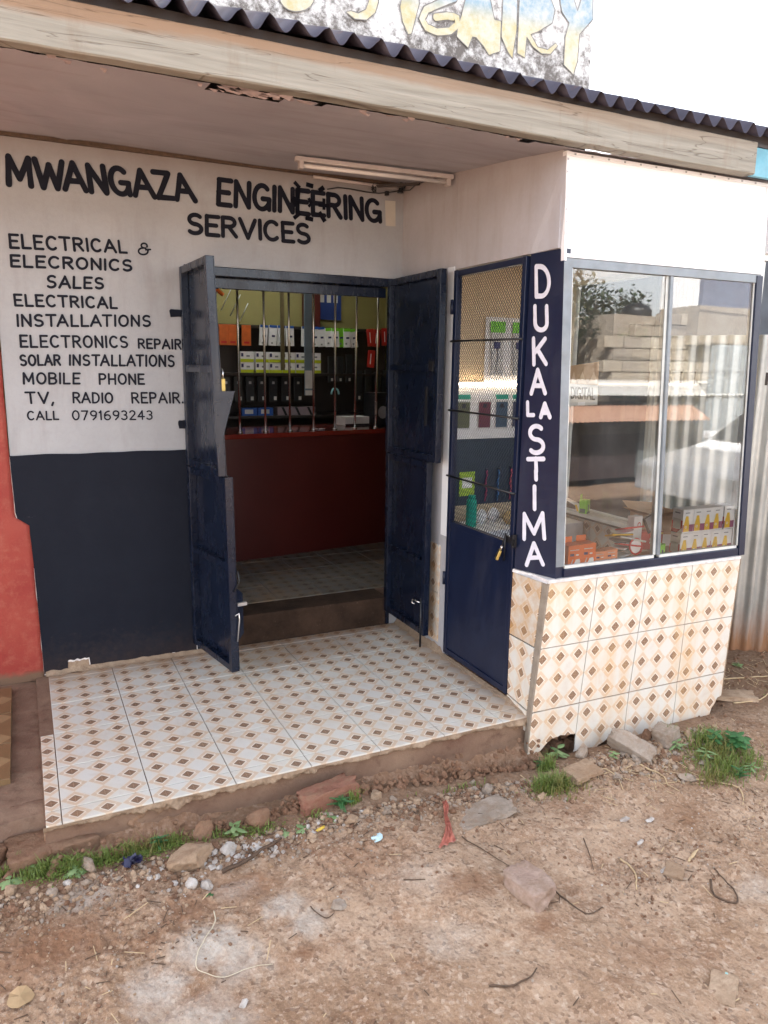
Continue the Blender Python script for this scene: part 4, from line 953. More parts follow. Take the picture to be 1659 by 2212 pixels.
# fluorescent batten on the soffit, its cable
lamp = thing('fluorescent_lamp', 'unlit white fluorescent batten fixed under the porch ceiling', 'lamp', (1.55, -.5, 2.47))
part(MB().bar((1.165, -.475, 2.452), (1.945, -.545, 2.447), .034, .020), 'lamp_body', M_LAMPW, lamp, .003)
part(MB().tube([(1.20, -.482, 2.425), (1.91, -.542, 2.422)], .0095, 12), 'tube', M_TUBE, lamp)
part(MB().bar((1.18, -.477, 2.428), (1.20, -.479, 2.428), .03, .034), 'tube_holder', M_LAMPW, lamp); part(MB().bar((1.91, -.541, 2.423), (1.93, -.543, 2.423), .03, .034), 'tube_holder', M_LAMPW, lamp)
pipe = thing('conduit_pipe', 'thin pale conduit running along the top of the shop wall', 'pipe', (1.7, -.02, 2.49))
part(MB().tube([(1.42, -.022, 2.498), (1.948, -.024, 2.494)], .008, 8), 'pipe', M_LAMPW, pipe)
part(MB().bar((1.78, -.035, 2.49), (1.946, -.20, 2.487), .02, .012), 'strut', M_DARKW, pipe)
cable = thing('black_cable', 'black cable drooping from the lettering to the wall corner under the ceiling', 'cable', (1.7, -.02, 2.45))
cp = [(1.50, -.014, 2.447), (1.56, -.016, 2.462), (1.63, -.018, 2.462), (1.72, -.02, 2.456), (1.80, -.018, 2.458), (1.88, -.016, 2.474), (1.935, -.022, 2.487), (1.944, -.10, 2.474), (1.944, -.17, 2.490), (1.945, -.32, 2.482), (1.946, -.5, 2.465)]
part(MB().tube(cp, .0032, 6), 'wire', M_BLACK, cable)
m = MB(); m.obox((1.845, -.02, 2.462), (.018, .02, .022)); m.obox((1.925, -.022, 2.484), (.026, .022, .024)); part(m, 'connector', M_BLACK, cable)
m = MB()
for i in range(9):
    a = random.uniform(0, 6.28); b = (1.93, -.06, 2.49); c_ = (1.93 + .03 * math.cos(a), -.07 + .02 * math.sin(a), 2.50 + random.uniform(-.02, .03)); m.tube([b, ((b[0] + c_[0]) / 2 + random.uniform(-.01, .01), -.075, (b[2] + c_[2]) / 2 + .01), c_], .0022, 5)
for i in range(10):
    a = random.uniform(0, 6.28); b = (1.765, -.02, 2.478); m.tube([b, (b[0] + .018 * math.cos(a), -.03, b[2] + .022 * math.sin(a)), (b[0] + .012 * math.cos(a + 1.5), -.024, b[2] + .02 * math.sin(a + 1.5))], .0025, 5)
part(m, 'wire_tangle', M_BLACK, cable)

# neighbour's red wall
nb = thing('red_neighbour_wall', 'red painted wall of the neighbouring building at the left edge', 'wall', (-1, 0, 0))
m = MB(); vs = []; B2 = 60
for j in range(B2 + 1):
    z = -.02 + 2.62 * j / B2; e = lefte(z) - .0015
    for x in np.linspace(-3.0, -.2, 16): vs.append((x, -.010, z))
    vs.append((e - .02, -.011 + .002 * mn.noise(Vector((0, z * 9, 0))), z)); vs.append((e, -.006, z)); vs.append((e, .01, z))
W_ = 19; m.add(vs, [(j * W_ + i, j * W_ + i + 1, (j + 1) * W_ + i + 1, (j + 1) * W_ + i) for j in range(B2) for i in range(W_ - 1)], smooth=True)
part(m, 'plaster', M_REDW, nb); part(MB().box((-3.0, .0, -.1), (-.1, .2, 2.6)), 'masonry', M_REDW, nb)

# ------------------------------------------------------------------ the glazed kiosk
kiosk = thing('shop_kiosk', 'glazed corner kiosk with patterned tile base, white fascia and navy lettered post', 'kiosk', (XK, YK, -.2))
F_ = kfront
def fbox(m, s0, s1, z0, z1, o0, o1, upper=None, n=1):
    for i in range(n):
        a = z0 + (z1 - z0) * i / n; b = z0 + (z1 - z0) * (i + 1) / n
        m.hexa([F_(s0, a, o1, upper), F_(s1, a, o1, upper), F_(s1, a, o0, upper), F_(s0, a, o0, upper), F_(s0, b, o1, upper), F_(s1, b, o1, upper), F_(s1, b, o0, upper), F_(s0, b, o0, upper)])
    return m
# side wall (white) between the shop wall and the mesh door, and above the door
m = MB()
m.box((XK, -.575, 0.64), (XK + .035, 0, 2.56)); m.box((XK, -1.372, 2.015), (XK + .035, -.576, 2.54)); m.box((XK + .001, -.575, -.05), (XK + .035, -0.0, .639))
part(m, 'side_wall', M_SIDEW, kiosk)
# white lip beside the door with chipped edge
m = MB(); m.box((XK - .006, -.578, .66), (XK - .001, -.515, 2.03)); part(m, 'white_trim', M_PANEL, kiosk, .001)
# stained tiles at the foot of the side wall
def wtile(P, s0, s1, z0, z1, uo, vo, th=.007, mat=M_TILEK, poly=None, name='tile', root=None, o=.0021):
    """wall tile; P(s,z,off) -> 3D; optional bottom profile poly [(s,z)...] left to right"""
    m = MB(); b = .0012
    if poly is None: ring = [(s0 + o, z0 + o), (s1 - o, z0 + o), (s1 - o, z1 - o), (s0 + o, z1 - o)]
    else: ring = poly + [(s1 - o, z1 - o), (s0 + o, z1 - o)]
    n = len(ring); cx = (s0 + s1) / 2; cz = (z0 + z1) / 2
    inner = [(s + (b if s < cx else -b), z + (b if z < cz else -b)) for s, z in ring]
    vs = [P(s, z, th) for s, z in inner] + [P(s, z, th - b) for s, z in ring] + [P(s, z, 0) for s, z in ring]
    uv_ = [(s - uo, z - vo) for s, z in inner] + [(s - uo, z - vo) for s, z in ring] * 2
    fs = [tuple(range(n))] + [(n + i, n + (i + 1) % n, (i + 1) % n, i) for i in range(n)] + [(2 * n + i, 2 * n + (i + 1) % n, n + (i + 1) % n, n + i) for i in range(n)]
    m.add(vs, fs, [[uv_[i] for i in f] for f in fs]); return part(m, name, mat, root)
PS = lambda s, z, o: (XK - o, -s, z)            # side plane, s grows towards the street
for (s0, s1, z0, z1) in ((.02, .30, .05, .33), (.30, .515, .05, .33), (.02, .30, .33, .60), (.30, .515, .33, .60)):
    wtile(PS, s0, s1, z0, z1, .0, .03, mat=M_TILER, root=kiosk)
m = MB(); vs = []
for i in range(60):
    y = -.01 - 1.36 * i / 59
    for j in range(5):
        v = j / 4; vs.append((XK - (.028 + .016 * mn.noise(Vector((y * 14, 0, 0)))) * (1 - v) - .001, y, .002 + (.030 if y > -.55 or y < -1.17 else .006) * v ** 2 * (1 + .5 * mn.noise(Vector((y * 20, v * 3, 0)))) + (.0 if j else -.003)))
m.add(vs, [(i * 5 + j, (i + 1) * 5 + j, (i + 1) * 5 + j + 1, i * 5 + j + 1) for i in range(59) for j in range(4)], smooth=True); part(m, 'mud_fillet', M_STEP, kiosk)
# return tiles between mesh door and corner
def PR2(s, z, o):      # s from the door edge (0) to the corner (1)
    c = F_(0, z, .010); y0 = -1.178 - .006 * mn.noise(Vector((z * 14, 0, 0)))
    return (XK + (c[0] - XK) * s - o, y0 + (c[1] + .0 - y0) * s, z)
rw = .222; rt_ = .186
for z0, z1, r_ in ((.323, .622, 1), (.027, .321, 0), (-.075, .024, 0)):
    wtile(lambda s, z, o: PR2(s / rw, z, o), 0, rt_, z0, z1, -.045, .023, mat=M_TILER if r_ else M_TILEK, root=kiosk)
m = MB()
for i in range(30):
    a = -.165 + .785 * i / 30; b = -.165 + .785 * (i + 1) / 30; q0, q1 = rt_ / rw + .004, .985; j_ = lambda zz_: .004 + .002 * mn.noise(Vector((zz_ * 60, 0, 2)))
    m.hexa([PR2(q0, a, j_(a)), PR2(q1, a, j_(a)), PR2(q1, a, -.01), PR2(q0, a, -.01), PR2(q0, b, j_(b)), PR2(q1, b, j_(b)), PR2(q1, b, -.01), PR2(q0, b, -.01)])
part(m, 'corner_mortar', M_STEP2, kiosk)
# masonry behind the tiles
m = MB(); m.hexa([(XK + .02, -1.18, -.10), F_(.03, -.10, -.004), F_(.16, -.10, -.14), (XK + .14, -1.18, -.10), (XK + .032, -1.18, .625), F_(.02, .625, -.004), F_(.16, .625, -.14), (XK + .14, -1.18, .625)])
fbox(m, .05, KW - .01, -.085, .622, -.13, -.0005, upper=False, n=4)
part(m, 'base_masonry', M_STEP, kiosk)
# ledge of cement under the window, chipped white caulk
m = MB(); fbox(m, -.004, KW - .005, .6225, .637, -.15, .012, upper=False); part(m, 'sill_mortar', M_FLECK, kiosk)
m = MB(); m.hexa([PR2(0, .6225, .008), PR2(1, .6225, .012), F_(.05, .6225, -.05), (XK + .04, -1.178, .6225), PR2(0, .636, .006), PR2(1, .636, .008), F_(.05, .6365, -.05), (XK + .04, -1.178, .6365)]); part(m, 'sill_mortar', M_FLECK, kiosk)
m = MB(); fbox(m, -.003, .0022, -.16, .62, -.004, .0060, upper=False, n=6); part(m, 'corner_mortar', M_STEP2, kiosk)
# front tiles, four columns; the lowest row is broken along its foot
cols = [0.003, .272, .572, .872, KW]
PF = lambda s, z, o: F_(s, z, o, False)
for i in range(4):
    for (z0, z1) in ((.323, .622), (.027, .323)):
        wtile(PF, cols[i], cols[i + 1], z0, z1, (.072 if i < 3 else .072) - .0, .023, root=kiosk)
BP = [[(.003, -.172), (.036, -.184), (.073, -.168), (.10, -.142), (.135, -.12), (.165, -.122), (.18, -.112), (.22, -.123), (.2705, -.122)],
      [(.2735, -.150), (.277, -.20), (.268, -.232), (.276, -.250), (.285, -.266), (.33, -.262), (.362, -.252), (.401, -.222), (.44, -.204), (.496, -.182), (.535, -.170), (.5705, -.168)],
      [(.5735, -.165), (.60, -.19), (.628, -.222), (.655, -.252), (.70, -.256), (.77, -.262), (.8705, -.262)],
      [(.8735, -.262), (.925, -.262), (.945, -.258), (.985, -.222), (1.04, -.214), (1.09, -.206), (1.128, -.196), (1.138, -.16), (1.160, -.135), (1.172, -.105), (1.1985, -.100)]]
def jag(pl):
    out = [pl[0]]
    for a, b in zip(pl[:-1], pl[1:]):
        n = max(1, int(math.hypot(b[0] - a[0], b[1] - a[1]) / .009))
        for i in range(1, n + 1):
            t = i / n; q = (a[0] + (b[0] - a[0]) * t, a[1] + (b[1] - a[1]) * t)
            if not (a is pl[0] and False) and not (b is pl[-1] and i == n): q = (q[0], q[1] + .0045 * mn.noise(Vector((q[0] * 90, 0, 0))) + .004 * mn.noise(Vector((q[0] * 28, 5, 0))))
            if q[0] > out[-1][0] + .001 or abs(q[1] - out[-1][1]) > .006: out.append(q)
    return out
for i in range(4):
    wtile(PF, cols[i], cols[i + 1], -.25, .025, .072, .023, poly=jag(BP[i]), root=kiosk)
# rough rubble masonry showing in the gaps under the broken tiles
m = MB()
for i in range(46):
    s_ = .10 + 1.03 * i / 45 + random.uniform(-.01, .01)
    for z in (-.105, -.155, -.215): q = F_(s_, z + random.uniform(-.015, .015), -.085 + random.uniform(-.02, .015), False); M_ = Matrix.Rotation(random.uniform(-.5, .5), 3, 'X') @ Matrix.Rotation(random.uniform(-.6, .6), 3, 'Y') @ Matrix.Rotation(random.uniform(-.6, .6), 3, 'Z'); m.obox(q, (random.uniform(.02, .05), .06, random.uniform(.02, .05)), M=M_)
tag(part(m, 'rubble_core', M_RK['brown'], kiosk), kind='stuff')
# right flank of the base: mortar edge
m = MB(); fbox(m, KW + .001, KW + .006, -.10, .622, -.16, .005, upper=False, n=3); part(m, 'edge_mortar', M_STEP, kiosk)
# right wall base with tiles inside
XR = 3.15
m = MB(); m.box((XR, -1.26, -.10), (XR + .07, -.005, .618)); part(m, 'right_base', M_STEP, kiosk)
PI_ = lambda s, z, o: (XR - .0006 - o, s, z)
for i in range(5):
    for (z0, z1) in ((.32, .616), (.02, .32)):
        a, b = -1.23 + .3 * i, min(-.93 + .3 * i, -.01)
        if b - a > .03: wtile(lambda s, z, o: (XR - .0006 - o, -s, z), -b, -a, z0, z1, .05, .02, mat=M_TILEK, root=kiosk)
m = MB(); m.box((XK + .12, -1.27, -.02), (XR - .01, -.01, .0)); part(m, 'kiosk_floor', M_SCREED, kiosk)
# lettered navy post
def post(z, k_):       # corner points of the post at height z
    c = F_(0.0, z, .001, True)
    if k_ == 0: return (XK - .001, -1.185 - .010 * (z - .64) / 1.35, z)
    if k_ == 1: return (c[0] - .002 * 0, c[1] - .003, z)
    if k_ == 2: q = F_(.045, z, -.002, True); return q
    return (XK + .05, -1.19, z)
m = MB(); zz = [.639 + 1.373 * i / 24 for i in range(25)]
for a, b in zip(zz[:-1], zz[1:]):
    m.hexa([post(a, 0), post(a, 1), post(a, 2), post(a, 3), post(b, 0), post(b, 1), post(b, 2), post(b, 3)])
part(m, 'navy_post', M_PILLAR, kiosk)
LT = [('D', [(-1.22, 1.97), (-1.232, 1.829), (-1.325, 1.958), (-1.337, 1.821)]), ('U', [(-1.224, 1.808), (-1.234, 1.69), (-1.323, 1.802), (-1.333, 1.687)]), ('K', [(-1.223, 1.675), (-1.234, 1.547), (-1.322, 1.672), (-1.333, 1.548)]),
 ('A', [(-1.219, 1.541), (-1.229, 1.424), (-1.32, 1.542), (-1.329, 1.427)]), ('L', [(-1.207, 1.403), (-1.213, 1.33), (-1.263, 1.406), (-1.269, 1.333)]), ('A', [(-1.283, 1.401), (-1.29, 1.324), (-1.353, 1.404), (-1.36, 1.329)]),
 ('S', [(-1.221, 1.302), (-1.232, 1.165), (-1.325, 1.31), (-1.337, 1.177)]), ('T', [(-1.225, 1.158), (-1.234, 1.046), (-1.332, 1.17), (-1.342, 1.061)]), ('I', [(-1.268, 1.039), (-1.273, .92), (-1.292, 1.044), (-1.299, .926)]),
 ('M', [(-1.209, .907), (-1.22, .773), (-1.348, .932), (-1.359, .803)]), ('A', [(-1.235, .774), (-1.245, .657), (-1.343, .798), (-1.352, .684)])]
CAMP = Vector(cam.location)
def post3(a, b, o):
    """drop the point (y=-a on the nominal side plane) onto the slightly turned face of the post"""
    y, z = -a, b; p0 = Vector(post(z, 0)); p1 = Vector(post(z, 1)); t_ = (y - p0.y) / (p1.y - p0.y) 
    t_ = max(-.05, min(1.02, t_ * .955 if z < 1.1 else t_ * .975)); q = p0.lerp(p1, t_); n_ = Vector((-(p0.y - p1.y), -(p1.x - p0.x), 0)).normalized()
    return (q.x + n_.x * (o + .0022), q.y + n_.y * (o + .0022), z)
for ch, q in LT:
    m = MB(); q2 = [(-a, b) for a, b in q]; lettering(ch, q2, .0205 if ch not in 'L' else .018, post3, m, base=.0008); part(m, 'lettering', M_LETW, kiosk)
# white sheet-metal fascia box with a folded, riveted rim
m = MB(); fbox(m, .002, KW - .02, 1.99, 2.362, -.10, -.001, True, 3); part(m, 'white_fascia', M_PANEL, kiosk)
m = MB(); fbox(m, -.002, .010, 1.965, 2.372, -.02, .006, True, 3); fbox(m, .0102, KW - .02, 2.356, 2.370, -.02, .006, True); fbox(m, .0102, KW - .02, 1.9785, 1.992, -.02, .007, True)
fbox(m, KW - .0198, KW - .010, 1.965, 2.372, -.02, .006, True, 3); part(m, 'fascia_rim', M_PANEL, kiosk)
m = MB()
for i in range(13): q = F_(.04 + .088 * i, 2.363, .0062, True); m.obox(q, (.008, .004, .006))
for i in range(8): q = F_(.004, 2.02 + .046 * i, .0062, True); m.obox(q, (.006, .004, .008))
part(m, 'rivet', M_ZINC, kiosk)
m = MB(); m.hexa([(XK - .003, -1.19, 2.0135), F_(0, 2.0135, .002, True), F_(.05, 2.0135, -.05, True), (XK + .05, -1.19, 2.0135), (XK - .003, -1.25, 2.355), F_(-.004, 2.355, .002, True), F_(.05, 2.355, -.05, True), (XK + .05, -1.25, 2.355)]); part(m, 'corner_panel', M_SIDEW, kiosk)
# window: grey steel head and post, navy sill bar and right post, dividing mullion, two panes
m = MB(); fbox(m, .010, KW - .02, 1.940, 1.9775, -.03, .004, True); part(m, 'window_head', M_ALU, kiosk, .002)
m = MB(); fbox(m, .0, .044, .690, 1.962, -.025, .0045, True, 5); part(m, 'window_post', M_ALU, kiosk)
m = MB(); fbox(m, .045, KW - .055, .639, .676, -.03, .006, True); part(m, 'window_sill', M_PILLAR, kiosk, .003)
m = MB(); fbox(m, KW - .052, KW - .012, .640, 1.972, -.03, .008, True, 5); part(m, 'right_post', M_PILLAR, kiosk)
m = MB(); fbox(m, .600, .618, .690, 1.939, -.02, .003, True, 5); part(m, 'mullion', M_ALU, kiosk)
m = MB(); fbox(m, .585, .599, .690, 1.939, -.03, -.008, True, 5); part(m, 'mullion', M_ALUW, kiosk)
m = MB(); fbox(m, .045, .053, .690, 1.939, -.024, -.002, True, 5); fbox(m, KW - .060, KW - .053, .690, 1.939, -.024, -.002, True, 5); fbox(m, .054, .5845, .677, .690, -.024, -.002, True); fbox(m, .619, KW - .061, .677, .690, -.024, -.002, True)
part(m, 'glazing_bead', M_ALUW, kiosk)
for s0, s1, o_ in ((.050, .588, -.012), (.612, KW - .056, -.006)):
    m = MB(); n_ = 5
    for i in range(n_):
        a = .684 + 1.26 * i / n_; b = .684 + 1.26 * (i + 1) / n_; m.quad(F_(s0, a, o_, True), F_(s1, a, o_, True), F_(s1, b, o_, True), F_(s0, b, o_, True))
    part(m, 'window_pane', M_GLASS, kiosk)
# side window on the far side, in white aluminium
m = MB()
for y in (-1.34, -.775, -.03): m.box((XR + .01, y - .016, .665), (XR + .045, y + .016, 2.05))
m.box((XR + .005, -1.37, .636), (XR + .055, -.012, .664)); m.box((XR + .005, -1.37, 2.051), (XR + .055, -.012, 2.08)); part(m, 'side_window_frame', M_ALUW, kiosk, .002)
m = MB(); m.box((XR - .055, -1.20, .619), (XR + .06, -.012, .635)); part(m, 'inner_ledge', M_DARKW, kiosk)
m = MB(); m.box((XR - .075, -.86, .636), (XR - .0, -.03, .660)); part(m, 'white_trunking', M_ALUW, kiosk, .002)
for a, b in ((-.759, -.046), (-1.324, -.791)):
    part(MB().quad((XR + .028, a, .664), (XR + .028, b, .664), (XR + .028, b, 2.051), (XR + .028, a, 2.051)), 'side_pane', M_SIDEG, kiosk)
m = MB(); m.box((XK + .10, -1.36, 2.30), (XR + .05, -.01, 2.32)); part(m, 'kiosk_ceiling', M_PANEL, kiosk)
m = MB(); m.box((XR + .01, -1.39, 2.081), (XR + .05, -.01, 2.36)); part(m, 'right_upper_panel', M_PANEL, kiosk)
m = MB(); m.box((XK + .12, -1.375, .6375), (XR - .11, -1.215, .655)); m.box((XK + .9, -1.2145, .62), (XR - .01, -.93, .650)); part(m, 'display_shelf', M_CARD, kiosk, .001)
# mesh door
DY0, DY1 = -.583, -1.176
md = part(MB().box((XK - .002, DY0 - .002, .035), (XK + .0015, DY1 + .002, .745)), 'mesh_door', M_PILLAR, kiosk); tag(md, 'navy steel kiosk door with expanded metal upper half')
m = MB(); X0, X1 = XK - .010, XK + .022
for y in (DY0, DY1 + .028): m.box((X0, y - .028, .02), (X1, y, 2.008))
m.box((X0 + .001, DY0 - .0285, .722), (X1 - .001, DY1 + .0285, .752)); m.box((X0 + .001, DY0 - .0285, 1.978), (X1 - .001, DY1 + .0285, 2.006)); m.box((X0 + .001, DY0 - .0285, .021), (X1 - .001, DY1 + .0285, .05))
part(m, 'door_frame', M_PILLAR, md, .002)
for z in (.985, 1.322, 1.664): part(MB().tube([(XK - .016, DY0 + .004, z + .004), (XK - .016, DY1 - .004, z)], .0052, 8), 'rod', M_BLACK, md)
m = MB(); y = DY0 - .028; py, pz = .0189, .0243
ncol = int((abs(DY1 - DY0) - .056) / py); nrow = int((1.978 - .752) / pz); yw = (abs(DY1 - DY0) - .056) / ncol; zw = (1.978 - .752) / nrow
for i in range(ncol):
    for j in range(nrow):
        yc = y - yw * (i + .5); zc = .752 + zw * (j + .5)
        for sy in (-1, 1):
            for sz in (-1, 1):
                a = Vector((XK + .004, yc + sy * yw / 2, zc)); b = Vector((XK + .0065 if sz > 0 else XK + .0015, yc, zc + sz * zw / 2)); t_ = Vector((0, 0, .00125)); xo = Vector((.0016, 0, 0))
                m.add([a - t_, b - t_, b + t_, a + t_, a - t_ + xo, b - t_ + xo, b + t_ + xo, a + t_ + xo], [(0, 1, 2, 3), (7, 6, 5, 4), (3, 2, 6, 7), (1, 0, 4, 5)])
tag(part(m, 'expanded_metal', M_PILLAR, md), kind='stuff')
m = MB(); m.bar((XK - .022, DY1 + .05, .775), (XK - .022, DY1 - .03, .765), .003, .03); m.box((XK - .028, DY1 - .020, .74), (XK - .004, DY1 - .012, .80)); part(m, 'hasp', M_BLACK, md)
for z in (1.80, .40): part(MB().tube([(XK - .012, DY0 + .008, z), (XK - .012, DY0 + .008, z + .07)], .008, 8), 'hinge', M_PILLAR, md)
padlock((XK - .030, DY1 + .062, .722), math.radians(62), 'brass padlock hanging open below the mesh door hasp', 1.05, .35)
m = MB(); m.tube([(XK - .03, DY1 + .03, .80), (XK - .035, DY1 + .045, .75), (XK - .03, DY1 + .07, .68)], .0032, 6); m.tube([(XK - .03, DY1 + .03, .80), (XK - .04, DY1 + .02, .75), (XK - .03, DY1 + .035, .67)], .0032, 6); part(m, 'chain_wire', M_BLACK, md)

# ------------------------------------------------------------------ things inside the kiosk
def boxthing(name, label, cat, c, size, mat, rz=0, group=None, prints=(), tab=None, bevel=.0012):
    """carton standing on c (centre of its foot); prints = flat printed areas on the face turned to -Y: (name, mat, [(u,v)...]) in 0..1"""
    t_ = thing(name, label, cat, c, group); sx, sy, sz = size
    part_local(MB().box((-sx / 2, -sy / 2, 0), (sx / 2, sy / 2, sz)), 'carton', mat, t_, bevel)
    for i, (n_, mt, poly) in enumerate(prints):
        face = 'f'
        if n_.startswith('side_'): face = 's'
        o = .0006 + .0003 * i
        if face == 'f': vs = [(-sx / 2 + sx * u, -sy / 2 - o, sz * v) for u, v in poly]
        else: vs = [(-sx / 2 - o, sy / 2 - sy * u, sz * v) for u, v in poly]
        part_local(MB().add(vs, [tuple(range(len(vs)))]), n_, mt, t_)
    if tab is not None:
        part_local(MB().box((-sx * .35, sy / 2 - .0015, sz + .0002), (sx * .35, sy / 2 - .0002, sz + tab)), 'hanging_tab', mat, t_)
    t_.rotation_euler = (0, 0, rz); return t_
def copy_tree(o, parent=None):
    c = o.copy(); COL.objects.link(c)
    if parent is not None: c.parent = parent
    for ch in list(o.children): copy_tree(ch, c)
    return c
P_ = lambda n, c, r=.5, v=.08: plain(n, c, r, v, 20)
C_OR, C_OR2, C_GR, C_WH = P_('orange_carton', (.80, .16, .015)), P_('faded_orange_carton', (.80, .30, .14)), P_('lime_carton', (.20, .62, .03)), P_('white_carton', (.87, .87, .88))
C_YE, C_PU, C_DG, C_RE, C_BL = P_('yellow_print', (.82, .52, .03)), P_('purple_print', (.30, .07, .17)), P_('dark_green_print', (.02, .10, .08)), P_('red_print', (.55, .02, .02)), P_('blue_print', (.02, .10, .42))
C_GY, C_LG, C_TEAL, C_NV = P_('grey_print', (.25, .26, .28)), P_('light_print', (.62, .62, .60)), P_('teal_print', (.02, .42, .28)), P_('navy_print', (.03, .03, .12))
rect = lambda a, b, c, d: [(a, b), (c, b), (c, d), (a, d)]
circ = lambda cx, cy, rx, ry, n=12: [(cx + rx * math.cos(2 * PI * i / n), cy + ry * math.sin(2 * PI * i / n)) for i in range(n)]
SZ = .6565
# five bulb cartons in each of two rows, at the right of the window
bulbp = [('printed_band', C_PU, rect(0.0, .06, 1, .36)), ('printed_bulb', C_YE, [(.10, .06), (.62, .06), (.60, .40), (.54, .56), (.48, .72), (.26, .72), (.20, .56), (.12, .40)]), ('printed_ring', C_WH, circ(.32, .26, .10, .055)), ('printed_dot', C_YE, circ(.32, .26, .06, .033)), ('printed_logo', C_GY, rect(.18, .84, .60, .875)), ('side_red', C_RE, [(0, 0), (.55, 0), (1, .25), (1, .55), (.2, .55), (0, .45)]), ('side_label', C_LG, rect(.12, .16, .85, .60)), ('side_logo', C_GY, rect(.25, .82, .75, .87))]
names5 = ['leftmost', 'second from left', 'middle', 'second from right', 'rightmost']
b0 = None
for r in range(2):
    for i in range(5):
        q = F_(.812 + .0705 * i, .66, -.062, True); loc = (q[0] + (.004 if r else 0) * random.uniform(-1, 1), q[1] + random.uniform(-.003, .003), SZ + .1165 * r)
        if b0 is None: b0 = boxthing('bulb_box', '', 'box', loc, (.068, .066, .115), C_WH, KY, 'white bulb cartons in the kiosk window', bulbp); o = b0
        else: o = copy_tree(b0); o.location = loc
        o.rotation_euler.z = KY + random.uniform(-.03, .03)
        o['label'] = 'white and yellow bulb carton, %s of the %s row in the window' % (names5[i], 'upper' if r else 'lower')
# orange charger cartons
cupp = [('printed_band', C_LG, rect(.1, .80, .75, .83)), ('printed_number', C_NV, rect(.12, .58, .40, .68)), ('printed_spot', C_WH, circ(.63, .62, .12, .03)), ('printed_cup', C_WH, [(.48, .10), (.78, .12), (.86, .34), (.80, .46), (.54, .44), (.44, .30)]), ('printed_strap', C_LG, [(.02, .02), (.10, .02), (.36, .46), (.30, .46)])]
oc = []
for i, (s_, off, sz, mt, lb) in enumerate([(.050, -.10, (.076, .06, .112), C_OR, 'orange charger carton half hidden by the window post'), (.125, -.052, (.078, .064, .116), C_OR, 'deep orange charger carton, left of the front pair'), (.204, -.052, (.076, .064, .118), C_OR, 'deep orange charger carton, right of the front pair'),
                                           (.278, -.050, (.066, .050, .074), C_OR2, 'small faded orange carton touching the deep orange pair'), (.345, -.050, (.064, .050, .078), C_OR2, 'small faded orange carton at the right end of the orange row')]):
    q = F_(s_, .66, off, True); boxthing('charger_box', lb, 'box', (q[0], q[1], SZ), sz, mt, KY + random.uniform(-.06, .06), 'orange cartons in the kiosk window', cupp, tab=.026 if i < 3 else None)
for (q, sz, lb, rz) in ((F_(.655, .66, -.05, True), (.058, .045, .072), 'lime green carton beside the window mullion', .35), ((XR - .06, -.33, .6605), (.05, .05, .085), 'lime green carton on the white side ledge', .5)):
    boxthing('green_box', lb, 'box', (q[0], q[1], SZ if q[2] < 0.6604 else .6605), sz, C_GR, rz, None, [('printed_device', C_NV, [(.3, .2), (.62, .16), (.66, .62), (.40, .68)]), ('printed_foot', C_DG, rect(0, 0, 1, .16)), ('side_device', C_DG, rect(.1, .05, .8, .35))], tab=.03)
t_ = thing('glue_gun_pack', 'white and yellow tool pack lying on the white side ledge', 'tool pack', (XR - .05, -.20, .662))
part_local(MB().hexa([(-.028, -.12, 0), (.02, -.12, 0), (.02, .09, 0), (-.028, .09, 0), (-.02, -.10, .035), (.015, -.10, .035), (.015, .07, .065), (-.02, .07, .065)]), 'blister', C_WH, t_, .004)
part_local(MB().hexa([(-.031, -.07, .012), (-.028, -.07, .012), (-.028, .03, .012), (-.031, .03, .012), (-.027, -.06, .034), (-.0245, -.06, .034), (-.0225, .02, .050), (-.026, .02, .050)]), 'dark_window', M_BLACK, t_)
part_local(MB().hexa([(-.032, -.10, .004), (-.028, -.10, .004), (-.028, -.085, .004), (-.032, -.085, .004), (-.028, -.075, .040), (-.024, -.075, .040), (-.024, -.06, .040), (-.028, -.06, .040)]), 'yellow_stripe', C_YE, t_)
# goggles / cable packs heap
hp_ = thing('blister_pack_heap', 'heap of clear blister packs with red rimmed torch beside the mullion', 'packs', (2.50, -1.28, SZ))
for i in range(11):
    m = MB(); M_ = Matrix.Rotation(random.uniform(-.5, .5), 3, 'Z') @ Matrix.Rotation(random.uniform(-.35, .35), 3, 'X') @ Matrix.Rotation(random.uniform(-.25, .25), 3, 'Y')
    m.obox((random.uniform(-.055, .06), random.uniform(-.06, .05), .008 + .0135 * i), (random.uniform(.08, .13), .075, .008), M=M_)
    part_local(m, 'pack', [C_LG, C_WH, C_LG, C_DG, C_WH, C_RE, C_GY, C_LG, C_YE, C_WH, C_RE][i], hp_, .002)
m = MB(); m.tube([(.010 + .038 * math.cos(a), -.083 + .006 * math.sin(a), .075 + .036 * math.sin(a)) for a in [2 * PI * i / 18 for i in range(19)]], .0045, 6); part_local(m, 'red_ring', C_RE, hp_)
m = MB(); m.add([(.010 + .034 * math.cos(a), -.082, .075 + .032 * math.sin(a)) for a in [2 * PI * i / 18 for i in range(18)]], [tuple(range(18))]); part_local(m, 'lens', C_WH, hp_)
